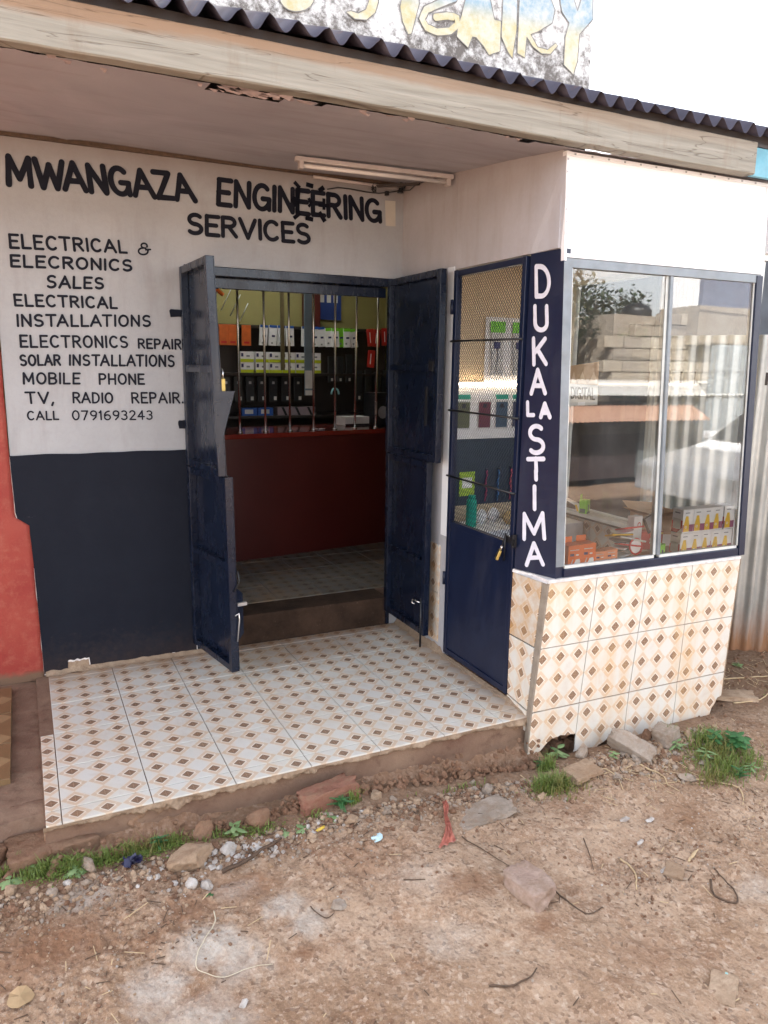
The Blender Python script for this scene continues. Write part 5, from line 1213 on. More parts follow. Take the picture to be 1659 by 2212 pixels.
# big carton and other stock behind
t_ = thing('cardboard_box', 'large open brown cardboard box behind the bulb cartons', 'box', (2.965, -1.065, .651))
m = MB()
for a, b in (((-.16, -.15, 0), (.16, -.146, .20)), ((-.16, .146, 0), (.16, .15, .20)), ((-.16, -.1455, 0), (-.156, .1455, .20)), ((.156, -.1455, 0), (.16, .1455, .20)), ((-.155, -.145, .001), (.155, .145, .14))): m.box(a, b)
part_local(m, 'box_body', M_CARD, t_); 
m = MB(); m.hexa([(-.16, -.151, .20), (.16, -.151, .20), (.17, -.21, .245), (-.15, -.22, .235), (-.16, -.147, .203), (.16, -.147, .203), (.17, -.207, .249), (-.15, -.217, .239)]); m.hexa([(-.16, .147, .20), (.16, .147, .20), (.16, .24, .22), (-.16, .25, .26), (-.16, .151, .203), (.16, .151, .203), (.16, .244, .224), (-.16, .254, .264)]); m.hexa([(-.16, -.14, .2), (-.24, -.13, .23), (-.25, .12, .24), (-.16, .14, .2), (-.16, -.14, .203), (-.24, -.13, .233), (-.25, .12, .243), (-.16, .14, .203)])
part_local(m, 'box_flap', M_CARD, t_)
m = MB(); m.hexa([(-.161, -.1505, .0), (.0, -.1505, .0), (.0, -.1515, .0), (-.161, -.1515, .0), (-.161, -.1505, .09), (.0, -.1505, .07), (.0, -.1515, .07), (-.161, -.1515, .09)]); part_local(m, 'white_label', C_WH, t_)
t_.rotation_euler.z = .05; t_.scale = (.80, .60, .78)
boxthing('red_box', 'dark red carton with pale print behind the mullion', 'box', (2.76, -1.17, .6555), (.16, .06, .09), C_RE, -.25, None, [('printed_text', C_LG, rect(.55, .35, .9, .45)), ('printed_text', C_LG, rect(.55, .52, .9, .66)), ('printed_stripe', C_YE, rect(.8, .86, 1, .98))])
t_ = thing('floodlight', 'small black framed floodlight leaning on the red carton', 'lamp', (2.79, -1.20, .755))
m = MB()
for a, b in (((-.045, -.006, 0), (.045, .006, .008)), ((-.045, -.006, .075), (.045, .006, .083)), ((-.045, -.006, .0085), (-.038, .006, .0745)), ((.038, -.006, .0085), (.045, .006, .0745))): m.box(a, b)
part_local(m, 'frame', M_BLACK, t_); part_local(MB().box((-.0375, -.001, .0085), (.0375, .004, .0745)), 'lens', C_GY, t_); t_.rotation_euler = (-.25, -.35, .1)
boxthing('white_box', 'tall white carton with red ring print behind the mullion', 'box', (2.62, -1.235, .6555), (.06, .04, .19), C_WH, .12, None, [('printed_ring', C_RE, circ(.6, .78, .2, .07)), ('printed_eye', C_WH, circ(.6, .78, .12, .042)), ('printed_text', C_GY, rect(.35, .30, .7, .34)), ('printed_text', C_GY, rect(.35, .22, .7, .26))])
# "DIGITAL" sign board hung behind the left pane
t_ = thing('digital_sign', 'cream and tan paper sign reading DIGITAL inside the left pane', 'sign', (2.10, -1.33, 1.42))
def SG(s, z, o=0): return F_(s + .022, z, -.035 - o, True)
m = MB(); m.add([SG(.058, 1.385), SG(.215, 1.388), SG(.215, 1.470), SG(.058, 1.478)], [(0, 1, 2, 3)]); part(m, 'white_card', C_LG, t_)
m = MB(); m.add([SG(.058, 1.479), SG(.215, 1.471), SG(.218, 1.572), SG(.058, 1.552)], [(0, 1, 2, 3)]); part(m, 'tan_card', M_CARD, t_)
m = MB()
for a, b, c_ in ((.062, .095, .078), (.10, .15, .125), (.16, .213, .19)): m.add([SG(a, 1.479, -.001), SG(b, 1.476, -.001), SG(c_, 1.53, -.001)], [(0, 1, 2)])
part(m, 'printed_peak', P_('pale_tan_print', (.62, .46, .32)), t_)
m = MB(); lettering('DIGITAL', [(.062, 1.465), (.064, 1.415), (.200, 1.462), (.200, 1.408)], .0065, lambda a, b, o: SG(a, b, -.0006 - o), m, base=.0008); part(m, 'lettering', M_BLACK, t_)
m = MB(); m.add([SG(.105, 1.386, -.0012), SG(.145, 1.386, -.0012), SG(.145, 1.402, -.0012), SG(.105, 1.400, -.0012)], [(0, 1, 2, 3)]); part(m, 'white_tag', C_WH, t_)
# wall display seen through the mesh
YB = -.012
t_ = thing('white_display_board', 'white display board on the cream kiosk back wall', 'board', (2.6, YB, 1.11)); part(MB().box((2.10, YB, 1.112), (2.90, YB + .008, 1.435)), 'board', C_WH, t_)
part(MB().box((2.52, YB - .001, 1.4355), (2.90, YB + .007, 1.84)), 'upper_board', M_PANEL, t_)
t_ = thing('slate_panel', 'dark slate panel below the white display board', 'panel', (2.6, YB, .7)); part(MB().box((2.02, YB + .001, .700), (3.05, YB + .009, 1.1105)), 'panel', M_SLATE, t_)
t_ = thing('white_counter_shelf', 'white shelf below the slate panel in the kiosk', 'shelf', (2.6, -.15, .5)); part(MB().box((2.02, -.32, .42), (3.10, YB, .60)), 'shelf_body', C_WH, t_, .003); 
led = thing('led_strip', 'lit warm LED strip across the cream kiosk wall', 'lamp', (2.6, -.03, 1.445)); part(MB().box((2.05, YB - .012, 1.441), (3.05, YB - .003, 1.450)), 'strip', M_LED, led)
part(MB().box((2.05, YB - .0025, 1.4365), (3.10, YB + .0, 1.4545)), 'backing', C_WH, led)
case_col = [P_('olive_case', (.12, .13, .05)), P_('maroon_case', (.16, .03, .04)), P_('blue_grey_case', (.05, .10, .15)), P_('dark_blue_case', (.05, .06, .11)), P_('black_case', (.03, .03, .03))]
for i, (x, c_, lb) in enumerate([(2.38, 0, 'olive patterned phone case pack, leftmost on the white board'), (2.53, 1, 'maroon phone case pack on the white board'), (2.655, 2, 'blue grey phone case pack on the white board'), (2.78, 3, 'dark blue phone case pack, rightmost on the white board')]):
    t_ = thing('phone_case_pack', lb, 'phone case', (x, YB - .006, 1.18), 'phone cases on the white board')
    part_local(MB().box((-.042, -.004, 0), (.042, .002, .155)), 'case', case_col[c_], t_, .004); part_local(MB().box((-.048, -.001, -.01), (.048, .0015, .163)), 'sleeve', C_LG, t_)
    part_local(MB().box((-.014, -.006, .12), (.012, -.0042, .145)), 'camera_bump', M_BLACK, t_, .002)
    if i != 1: part_local(MB().box((-.045, -.003, .172), (.045, .0, .200)), 'teal_header', C_TEAL, t_)
    else: part_local(MB().box((-.045, -.003, .172), (.045, .0, .195)), 'white_header', C_WH, t_)
for i, (x, lb) in enumerate([(2.60, 'green topped earphone pack on the upper board, left one'), (2.76, 'green topped earphone pack on the upper board, right one')]):
    t_ = thing('earphone_pack', lb, 'earphones', (x, YB - .008, 1.50), 'earphone packs on the upper board')
    part_local(MB().box((-.05, -.002, .25), (.055, 0, .315)), 'green_header', C_GR, t_); part_local(MB().box((-.045, -.003, .0), (.045, -.0005, .249)), 'sleeve', C_LG, t_)
    part_local(MB().box((-.025, -.008, .155), (.02, -.0035, .195)), 'purple_plug', C_NV, t_, .003)
    part_local(MB().tube([(0, -.006, .155), (.006, -.006, .1), (-.004, -.006, .05), (.003, -.006, .012)], .004, 6), 'cord', C_GY, t_)
    m = MB(); lettering('AKIT', [(-.04, .14), (-.04, .02), (-.015, .14), (-.015, .02)], .004, lambda a, b, o: (a, -.004 - o, b), m) if False else m.box((-.04, -.0042, .02), (-.036, -.0035, .14)); part_local(m, 'printed_text', C_GY, t_)
t_ = thing('lime_card_pack', 'lime green card pack hanging on the slate panel', 'card pack', (2.42, YB - .006, .76)); part_local(MB().box((-.055, -.002, 0), (.055, 0, .15)), 'card', P_('lime_yellow_print', (.42, .62, .04)), t_); part_local(MB().box((-.035, -.0045, .05), (.035, -.0022, .115)), 'label', C_WH, t_)
t_ = thing('teal_bottle', 'teal green lidded bottle in front of the slate panel', 'bottle', (2.37, -.16, .6005)); part_local(MB().tube([(0, 0, 0), (0, 0, .006), (0, 0, .14), (0, 0, .160), (0, 0, .172)], [.030, .032, .032, .030, .018], 16), 'bottle_body', C_TEAL, t_); part_local(MB().tube([(0, 0, .1725), (0, 0, .19)], .022, 12), 'cap', C_TEAL, t_)
for i, (x, c_, lb) in enumerate([(2.56, P_('pink_cord', (.32, .05, .10)), 'dark pink lanyard cord on the slate panel'), (2.65, P_('blue_cord', (.05, .16, .34)), 'blue lanyard cord on the slate panel'), (2.745, P_('rose_cord', (.40, .07, .10)), 'rose red lanyard cord on the slate panel')]):
    t_ = thing('lanyard', lb, 'lanyard', (x, YB - .01, .70), 'lanyards on the slate panel'); part_local(MB().tube([(.004 * math.sin(j * 1.3), 0, .215 - .022 * j) for j in range(10)], [.006 + .002 * math.sin(j * 2.1) for j in range(10)], 6), 'cord', c_, t_); part_local(MB().box((-.006, -.004, .215), (.006, .004, .225)), 'clip', M_BLACK, t_)
t_ = thing('blue_torch_pack', 'blue pack with silver torch head on the white shelf', 'torch', (2.70, -.24, .6005)); part_local(MB().box((-.035, -.02, 0), (.030, .02, .13)), 'pack', P_('azure_print', (.02, .22, .42)), t_, .003); part_local(MB().tube([(.015, -.026, .09), (.02, -.045, .15)], [.018, .024], 12), 'torch_head', M_ZINC, t_); part_local(MB().box((-.05, -.015, .0), (-.0365, .015, .10)), 'yellow_flap', C_YE, t_)
for i, (x, y, lb) in enumerate([(2.48, -.10, 'white folded cloth bag on the left of the white shelf'), (2.58, -.08, 'white crumpled bag in the middle of the white shelf'), (2.62, -.20, 'yellowish crumpled bag at the front of the white shelf')]):
    t_ = thing('cloth_bag', lb, 'bag', (x, y, .6005)); m = MB(); vs = []; n1, n2 = 12, 8
    for a in range(n1):
        for b in range(n2):
            th = 2 * PI * a / n1; v = b / (n2 - 1); r = .045 * math.sin(PI * (.12 + .80 * v)) * (1 + .35 * mn.noise(Vector((math.cos(th) * 2 + i * 5, math.sin(th) * 2, v * 3)))); vs.append((r * math.cos(th), r * math.sin(th) * .7, .085 * v))
    m.add(vs, [(a * n2 + b, ((a + 1) % n1) * n2 + b, ((a + 1) % n1) * n2 + b + 1, a * n2 + b + 1) for a in range(n1) for b in range(n2 - 1)], smooth=True); part_local(m, 'bag_body', C_WH if i < 2 else P_('sand_cloth', (.50, .36, .16)), t_)

# ------------------------------------------------------------------ counter, bars and stock of the shop interior
ct = thing('shop_counter', 'dark red shop counter behind the open doorway', 'counter', (1.9, 1.3, .166))
def cy(x): return 1.175 + .128 * (x - 1.323)
m = MB(); m.hexa([(.3, cy(.3), .167), (3.1, cy(3.1), .167), (3.1, cy(3.1) + .5, .167), (.3, cy(.3) + .5, .167), (.3, cy(.3), 1.035), (3.1, cy(3.1), 1.035), (3.1, cy(3.1) + .5, 1.035), (.3, cy(.3) + .5, 1.035)]); part(m, 'front_panel', M_RED, ct)
m = MB(); m.hexa([(.28, cy(.28) - .025, 1.036), (3.1, cy(3.1) - .025, 1.036), (3.1, cy(3.1) + .55, 1.036), (.28, cy(.28) + .55, 1.036), (.28, cy(.28) - .025, 1.070), (3.1, cy(3.1) - .025, 1.070), (3.1, cy(3.1) + .55, 1.070), (.28, cy(.28) + .55, 1.070)]); part(m, 'counter_top', plain('red_gloss_top', (.15, .018, .012), .10, .1, 5), ct, .003)
gr = thing('security_grille', 'row of polished steel bars standing on the red counter', 'grille', (1.9, 1.3, 1.07))
BX = [(.951, .951), (1.150, 1.150), (1.345, 1.347), (1.537, 1.538), (1.728, 1.727), (1.920, 1.925), (2.099, 2.104), (2.272, 2.292), (2.460, 2.480)]
for a, b in BX[2:]:
    part(MB().tube([(a, cy(a) + .085, 1.0705), (b, cy(b) + .085, 2.62)], .0085, 10), 'bar', M_STEEL, gr); part(MB().tube([(a, cy(a) + .085, 1.0703), (a, cy(a) + .085, 1.078)], .019, 10), 'bar_foot', M_STEEL, gr)
for a, b in BX[:2]: part(MB().tube([(a, cy(a) + .085, 1.0705), (b, cy(b) + .085, 2.62)], .0085, 10), 'bar', M_STEEL, gr)
sh = thing('stock_shelf', 'dark shelving with stock on the back wall behind the bars', 'shelf', (2, 2.5, 1))
for z in (1.12, 1.475, 1.872): part(MB().box((.3, 2.20 if z < 1.8 else 2.44, z - .02), (3.1, 2.615, z)), 'shelf_board', M_DARKW, sh)
part(MB().box((.3, 2.58, .2), (3.1, 2.614, 1.851)), 'shelf_back', M_DARKW, sh)
for x in (.9, 1.42): part(MB().box((x, 2.22, 1.121), (x + .02, 2.575, 1.454)), 'shelf_upright', M_DARKW, sh)
t_ = thing('perforated_rail', 'thin perforated shelf rail standing left of the grey tube', 'rail', (1.93, 2.1, 1.4)); part(MB().box((1.925, 2.10, 1.50), (1.955, 2.12, 2.6)), 'rail', plain('yellowed_rail', (.16, .13, .06), .5, .2, 30), t_)
t_ = thing('red_pillar', 'dark red pillar on the inner back wall', 'pillar', (2.36, 2.55, 1.9)); part(MB().box((2.29, 2.50, 1.8725), (2.42, 2.615, 2.615)), 'pillar', M_REDPLY, t_)
t_ = thing('grey_tube_pack', 'long grey tube pack hanging behind the bars', 'tube', (2.2, 2.12, 1.3)); part(MB().box((2.085, 1.98, 1.30), (2.150, 1.995, 2.56)), 'tube_sleeve', plain('blue_grey_sleeve', (.17, .23, .29), .35, .15, 9), t_, .003); part(MB().box((2.087, 1.974, 1.355), (2.148, 1.9795, 1.50)), 'label', C_LG, t_); part(MB().box((2.088, 1.974, 1.30), (2.146, 1.9795, 1.34)), 'label', C_LG, t_)
def pack(name, label, cat, x, z0, w_, h_, y, mat, tilt, group, extra=()):
    t_ = thing(name, label, cat, (x, y, z0 + h_), group); part_local(MB().box((-w_ / 2, -.012, -h_), (w_ / 2, .012, 0)), 'card', mat, t_, .002)
    for n_, mt, (a, b, c_, d) in extra: part_local(MB().box((-w_ / 2 + w_ * a, -.0138, -h_ + h_ * b), (-w_ / 2 + w_ * c_, -.0122, -h_ + h_ * d)), n_, mt, t_)
    t_.rotation_euler = (0, tilt, 0); return t_
ordn = ['first', 'second', 'third', 'fourth', 'fifth', 'sixth', 'seventh', 'eighth']
exb = [('blue_header', C_BL, (0, .88, 1, 1.0)), ('printed_shield', C_NV, (.35, .42, .75, .52)), ('printed_mark', C_GY, (.3, .08, .5, .16))]
for i, x in enumerate([1.50, 1.575, 1.69]): pack('orange_pack', 'orange hanging pack, %s from the left above the cartons' % ordn[i], 'pack', x, 1.695, .075, .165, 2.30, plain('orange_pack_card', (.62, .13, .02), .5, .15, 25), 0, 'orange packs on the back wall', [('printed_mark', C_RE, (.2, .1, .8, .2))])
for i, (x, t) in enumerate([(1.835, .06), (1.91, .05), (1.985, .03), (2.055, -.02), (2.20, .03), (2.275, -.05), (2.335, -.10)]): pack('white_cable_pack', 'white hanging pack with blue header, %s from the left' % ordn[i], 'pack', x, 1.70, .066, .165, 2.28 - .012 * (i % 2), C_WH, t, 'white and blue packs on the back wall', exb)
exg = [('green_header', C_GR, (0, .84, 1, 1.0)), ('printed_shield', C_NV, (.35, .45, .8, .55)), ('printed_mark', C_GY, (.2, .15, .45, .24))]
for i, (x, t) in enumerate([(2.405, -.06), (2.46, -.07), (2.51, -.12), (2.57, -.03), (2.63, -.14)]): pack('green_cable_pack', 'white hanging pack with green header, %s from the left' % ordn[i], 'pack', x, 1.70, .062, .16, 2.27 - .012 * (i % 2), C_WH if i != 2 else C_GR, t, 'white and green packs on the back wall', exg)
for i, (x, z) in enumerate([(2.79, 1.715), (2.86, 1.71), (2.935, 1.725), (2.81, 1.53)]): pack('red_pack', 'red hanging pack, %s counted from the left and top' % ordn[i], 'pack', x, z, .062, .15, 2.25, plain('red_pack_card', (.50, .02, .015), .4, .2, 25), random.uniform(-.15, .15), 'red packs on the back wall', [('printed_mark', C_WH, (.3, .2, .4, .8))])
exy = [('yellow_base', P_('acid_yellow_print', (.55, .62, .02)), (0, 0, 1, .30)), ('printed_shield', C_NV, (.06, .52, .22, .86)), ('printed_text', C_GY, (.45, .5, .7, .66))]
for r in range(2):
    for i, x in enumerate([1.685, 1.815, 1.93, 2.045, 2.165, 2.28]):
        z = 1.4755 + .0865 * r; t_ = thing('yellow_white_box', 'white carton with yellow base, %s from left in the %s row' % (ordn[i], 'upper' if r else 'lower'), 'box', (x, 2.32, z), 'white and yellow cartons on the shelf')
        part_local(MB().box((-.056, -.05, 0), (.056, .05, .085)), 'carton', C_WH, t_, .002)
        for n_, mt, (a, b, c_, d) in exy: part_local(MB().box((-.056 + .112 * a, -.0520 if n_ != 'printed_shield' else -.0525, .085 * b), (-.056 + .112 * c_, -.0502, .085 * d)), n_, mt, t_)
for i, x in enumerate([1.50, 1.60, 1.70, 1.80, 1.90, 2.01, 2.12]): pack('black_charger_pack', 'black hanging charger pack under the shelf, %s from the left' % ordn[i], 'pack', x, 1.24, .068, .20, 2.26, plain('black_pack_card', (.022, .024, .028), .3, .3, 25), 0, 'black packs below the cartons', [('white_tag', C_LG, (.55, .05, .9, .2)), ('gloss_window', M_ZINC, (.35, .72, .65, .82))])
for i, (x, h) in enumerate([(2.42, .22), (2.50, .22), (2.585, .24), (2.68, .26), (2.77, .27), (2.86, .25), (2.94, .27)]): pack('black_cable_pack', 'black hanging pack on the right side, %s from the left' % ordn[i], 'pack', x, 1.40 - .16 * (i > 2), .060, h, 2.24, plain('black_pack_card', (.022, .024, .028), .3, .3, 25), 0, 'black packs on the right', [('white_tag', C_LG, (.4, .05, .7, .16))])
for i, (x, mt) in enumerate([(1.69, C_BL), (1.83, C_BL)]): boxthing('blue_box', ['blue carton with white label, left one of two', 'blue carton with white label, right one of two'][i], 'box', (x, 2.30, 1.1205), (.13, .10, .065), mt, 0, 'blue cartons on the low shelf', [('white_label', C_LG, rect(.2, .25, .75, .8))])
for i, x in enumerate([1.99, 2.11, 2.22]): boxthing('pinkish_box', 'pinkish black striped carton, %s from the left' % ordn[i], 'box', (x, 2.30, 1.1205), (.11, .10, .07), P_('pinkish_print', (.34, .26, .28)), 0, 'striped cartons on the low shelf', [('black_stripe', M_BLACK, [(.6, 0), (.8, 0), (.5, 1), (.3, 1)])])
t_ = thing('blue_poster', 'dark blue poster with white bottles on the upper back wall', 'poster', (2.55, 2.6, 2.0)); part(MB().box((2.42, 2.600, 1.95), (2.66, 2.6145, 2.615)), 'sheet', P_('poster_blue', (.02, .05, .22)), t_)
for i in range(3): x = 2.475 + .065 * i; part(MB().add([(x - .02, 2.597, 2.10), (x + .02, 2.597, 2.10), (x + .02, 2.597, 2.16), (x + .007, 2.597, 2.20), (x + .007, 2.597, 2.235), (x - .007, 2.597, 2.235), (x - .007, 2.597, 2.20), (x - .02, 2.597, 2.16)], [tuple(range(8))]), 'printed_bottle', C_LG, t_)
t_ = thing('tv_aerial', 'orange and silver television aerial leaning in the upper left of the doorway', 'aerial', (1.4, 2.0, 2.0))
m = MB(); a = Vector((1.22, 1.9, 2.20)); b = Vector((1.42, 1.95, 2.06)); m.bar(a, b, .03, .02); part(m, 'orange_boom', C_OR, t_)
m = MB()
for i in range(6): q = a.lerp(b, .1 + .35 * i) ; l = .13 - .012 * i; m.tube([q + Vector((-l * .5, 0, -l)), q + Vector((l * .5, 0, l))], .004, 6)
part(m, 'aerial_rod', M_ALUW, t_)
t_ = thing('fan_head', 'dark grey rounded fan head below the aerial', 'fan', (1.30, 2.1, 1.93)); m = MB(); m.tube([(1.31 + .055 * math.cos(a), 2.08, 1.95 + .06 * math.sin(a)) for a in [2 * PI * i / 20 for i in range(21)]], .008, 6); m.tube([(1.31, 2.1, 1.95), (1.31, 2.1, 1.90), (1.30, 2.1, 1.5)], .012, 8); part(m, 'fan_guard', M_BLACK, t_); part(MB().tube([(1.31, 2.11, 1.95), (1.31, 2.07, 1.95)], .045, 14), 'fan_hub', P_('slate_plastic', (.05, .08, .10)), t_)
t_ = thing('headphone_arch', 'small headband with rainbow sheen standing by the black packs', 'headphones', (2.42, 2.15, 1.28)); m = MB(); m.tube([(2.42 + .034 * math.cos(a), 2.15, 1.30 + .05 * math.sin(a)) for a in [PI * i / 12 for i in range(13)]], .008, 6); part(m, 'headband', P_('cyan_band', (.25, .55, .60)), t_)
t_ = thing('keyring_bunch', 'small bunch of keys lying on the counter top', 'keys', (1.98, 1.38, 1.071)); m = MB()
for i in range(6): a = random.uniform(0, 6.28); m.bar((1.98 + .01 * math.cos(a), 1.38 + .02 * math.sin(a), 1.074), (1.98 + .045 * math.cos(a), 1.38 + .03 * math.sin(a), 1.076), .008, .003)
part(m, 'key', M_ZINC, t_)
boxthing('paper_tray', 'white papers and black tray at the right end of the counter', 'tray', (2.40, 1.72, 1.0705), (.22, .16, .07), C_LG, .1, None, [('black_edge', M_BLACK, rect(0, 0, 1, .2))])
boxthing('speaker_box', 'black speaker box at the right end of the counter', 'speaker', (2.62, 1.72, 1.0705), (.15, .2, .26), M_BLACK, .05, None, [('grille', C_GY, circ(.5, .4, .3, .2))])
"""fence, street and ground follow"""

# ------------------------------------------------------------------ corrugated fence at the right
fence = thing('corrugated_fence', 'grey corrugated iron fence with rusty foot beyond the kiosk', 'fence', (3.7, -1.0, -.15))
FP = [Vector(p) for p in [(3.44, -.42), (3.46, -.60), (3.707, -.997), (3.90, -1.150), (4.75, -1.80)]]
def sheetwall(path, z0f, z1, pitch, amp, n_per=8, thick=0.0):
    L_ = [0]; 
    for a, b in zip(path[:-1], path[1:]): L_.append(L_[-1] + (b - a).length)
    N_ = int(L_[-1] / pitch * n_per); vs = []; ZN = 6
    for i in range(N_ + 1):
        s = L_[-1] * i / N_; k_ = max(j for j in range(len(path) - 1) if L_[j] <= s + 1e-9); t = (s - L_[k_]) / (L_[k_ + 1] - L_[k_]); q = path[k_].lerp(path[k_ + 1], t); d = (path[k_ + 1] - path[k_]).normalized()
        o = amp * math.cos(2 * PI * s / pitch) * (1 + .15 * math.sin(s * 9)); 
        for j in range(ZN):
            v = j / (ZN - 1); z = z0f(q.x, q.y, s) * (1 - v) + z1 * v; vs.append((q.x - d.y * o + .006 * math.sin(s * 3 + v * 4), q.y + d.x * o, z))
    return MB().add(vs, [(i * ZN + j, (i + 1) * ZN + j, (i + 1) * ZN + j + 1, i * ZN + j + 1) for i in range(N_) for j in range(ZN - 1)], smooth=True)
m = sheetwall(FP, lambda x, y, s: -.135 + .008 * mn.noise(Vector((s * 6, 0, 0))), 1.74, .076, .010)
part(m, 'sheet', M_FENCE, fence)
m = MB()
for a, b in zip(FP[:-1], FP[1:]): d = (b - a).normalized(); o = Vector((d.y, -d.x)) * -.03; m.bar((a.x + o.x, a.y + o.y, 1.5), (b.x + o.x, b.y + o.y, 1.5), .05, .07)
part(m, 'rail', M_DARKW, fence)
m = MB()
for s in range(5):
    q = FP[2].lerp(FP[4], .08 + .2 * s); m.box((q.x - .004, q.y - .014, 1.0), (q.x + .004, q.y - .008, 1.008))
part(m, 'nail', M_BLACK, fence)
m = MB(); m.bar((4.62, -.60, 1.95), (5.6, -.75, 1.95), .4, .03); t_ = thing('dark_lean_to_roof', 'dark low lean-to roof edge above the corrugated fence', 'roof', (4.5, -.6, 1.9)); part(m, 'roof_board', M_DARKW, t_)
m = MB(); m.box((4.62, -.45, -.15), (5.6, -.35, 1.93)); part(m, 'wall', M_TURQ, t_)
t_ = thing('sky_blocking_wall', 'blue grey wall added behind the corrugated fence to block the sky', 'wall', (3.6, .2, -.15)); part(MB().box((3.50, -.39, -.15), (3.58, 2.4, 2.75)).box((3.5, -.44, -.15), (4.60, -.391, 2.75)), 'wall_screen', plain('blue_grey_screen', (.10, .12, .15), .7, .3, 6), t_)  # added wall that keeps bright sky out of the kiosk panes

# ------------------------------------------------------------------ the other side of the street (seen in the panes and lit by the sun)
CB = [mat_rock('block_stone_%d' % i, a, b, 4) for i, (a, b) in enumerate([((.42, .36, .28), (.52, .46, .37)), ((.36, .31, .25), (.46, .41, .34)), ((.48, .43, .34), (.58, .52, .43))])]
bw_ = thing('stone_block_building', 'building of squared pale stone blocks across the street', 'building', (10, -9, -.2))
part(MB().box((8.75, -11.5, -.25), (12.6, -9.12, 2.45)), 'masonry', CB[1], bw_)
blk = {}
for r in range(7):
    z = 1.10 + .20 * r
    for c_ in range(9):
        x = 8.46 + .40 * c_ + (.2 if r % 2 else 0)
        if z + .19 > 2.02 + .34 * (x - 8.4) * .9 + .12: continue
        key = random.randrange(3)
        if key not in blk: blk[key] = MB().obox((0, 0, 0), (.385, .16, .186)).mesh('block'); blk[key].materials.append(CB[key])
        o = bpy.data.objects.new('block', blk[key]); COL.objects.link(o); o.parent = bw_; o.location = Vector((x + .19, -9.04 + random.uniform(-.012, .012), z + .1)) - bw_.location
part(MB().box((10.2, -9.6, 1.98), (12.6, -8.7, 2.62)), 'balcony_slab', CB[0], bw_)
part(sheetwall([Vector((10.15, -9.6)), Vector((11.1, -9.6))], lambda x, y, s: 2.6, 3.5, .09, .02), 'upper_sheeting', mat_sheet('white_sheeting', (.70, .70, .70), (.78, .78, .78), .0, None, .1), bw_)
part(MB().box((11.12, -10.6, 2.63), (13.0, -9.55, 3.6)), 'blue_grey_block', P_('blue_grey_wall', (.16, .17, .23)), bw_)
t_ = thing('water_tank', 'black ribbed plastic water tank on the stone wall across the street', 'tank', (9.65, -9.6, 2.2)); m = MB(); m.tube([(0, 0, 0)] + [(0, 0, .04 * i) for i in range(1, 10)] + [(0, 0, .44), (0, 0, .50)], [.26] + [.275 if i % 2 else .262 for i in range(1, 10)] + [.22, .08], 20); part_local(m, 'tank_body', M_BLACK, t_)
t_ = thing('tin_shed_row', 'row of grey tin sheds with brown awning across the street', 'building', (9.5, -8.4, -.2))
part(sheetwall([Vector((10.0, -8.2)), Vector((13.5, -8.2))], lambda x, y, s: -.2, 1.95, .12, .02), 'sheet_wall', mat_sheet('blue_grey_sheeting', (.30, .34, .36), (.40, .44, .46), .25, None, .3), t_)
part(MB().box((6.6, -8.9, -.2), (8.75, -8.35, 1.0)), 'shaded_interior', P_('shop_interior_shade', (.05, .035, .035)), t_)  # dark colour stands in for the shade inside the shop
part(MB().box((8.76, -8.9, -.2), (9.98, -8.3, 1.02)), 'grey_front', P_('grey_shop_front', (.16, .18, .18)), t_)
m = MB(); vs = []
for i in range(400):
    x = 5.8 + 8 * i / 399; 
    for j in range(3): vs.append((x, -8.9 + .75 * j / 2, 1.36 - .22 * j / 2 + .012 * math.cos(x * 2 * PI / .09)))
m.add(vs, [(i * 3 + j, (i + 1) * 3 + j, (i + 1) * 3 + j + 1, i * 3 + j + 1) for i in range(399) for j in range(2)], smooth=True); part(m, 'roof_sheet', mat_sheet('pale_roof_sheeting', (.62, .60, .56), (.74, .72, .68), .0, None, .2), t_)
m = MB(); vs = []
for i in range(160):
    x = 6.2 + 3.6 * i / 159
    for j in range(3): vs.append((x, -8.3 + .45 * j / 2, .98 - .22 * j / 2 + .012 * math.cos(x * 2 * PI / .09)))
m.add(vs, [(i * 3 + j, (i + 1) * 3 + j, (i + 1) * 3 + j + 1, i * 3 + j + 1) for i in range(159) for j in range(2)], smooth=True); part(m, 'brown_awning', mat_sheet('brown_awning_sheeting', (.45, .26, .18), (.55, .34, .24), .2, None, .1), t_)
rt = thing('roadside_house', 'long low plastered house facing the shop across the street', 'building', (0, -11, -.2)); part(MB().box((-9, -13, -.25), (6.2, -10.5, 2.6)), 'wall', P_('sunlit_plaster', (.45, .40, .33)), rt)
m = MB()
for i in range(5): m.box((-8 + 2.8 * i, -10.49, -.2), (-7.1 + 2.8 * i, -10.46, 1.9))
part(m, 'door', P_('blue_door_paint', (.06, .10, .16)), rt); part(MB().hexa([(-9.3, -10.1, 2.5), (6.5, -10.1, 2.5), (6.5, -13.2, 3.3), (-9.3, -13.2, 3.3), (-9.3, -10.1, 2.54), (6.5, -10.1, 2.54), (6.5, -13.2, 3.34), (-9.3, -13.2, 3.34)]), 'roof', M_ROOF, rt)
t_ = thing('radio_mast', 'orange painted lattice mast behind the trees across the street', 'mast', (9.9, -12.5, 0)); m = MB()
for sx in (-1, 1):
    for sy in (-1, 1): m.tube([(sx * .35, sy * .35, 0), (sx * .05, sy * .05, 3.9)], .04, 6)
for i in range(8): z = 1 + .35 * i; r = .35 - .30 * z / 3.9; m.tube([(-r, -r, z), (r, -r, z + .2)], .02, 5); m.tube([(-r, r, z), (r, r, z + .2)], .02, 5)
part_local(m, 'lattice', C_OR, t_)
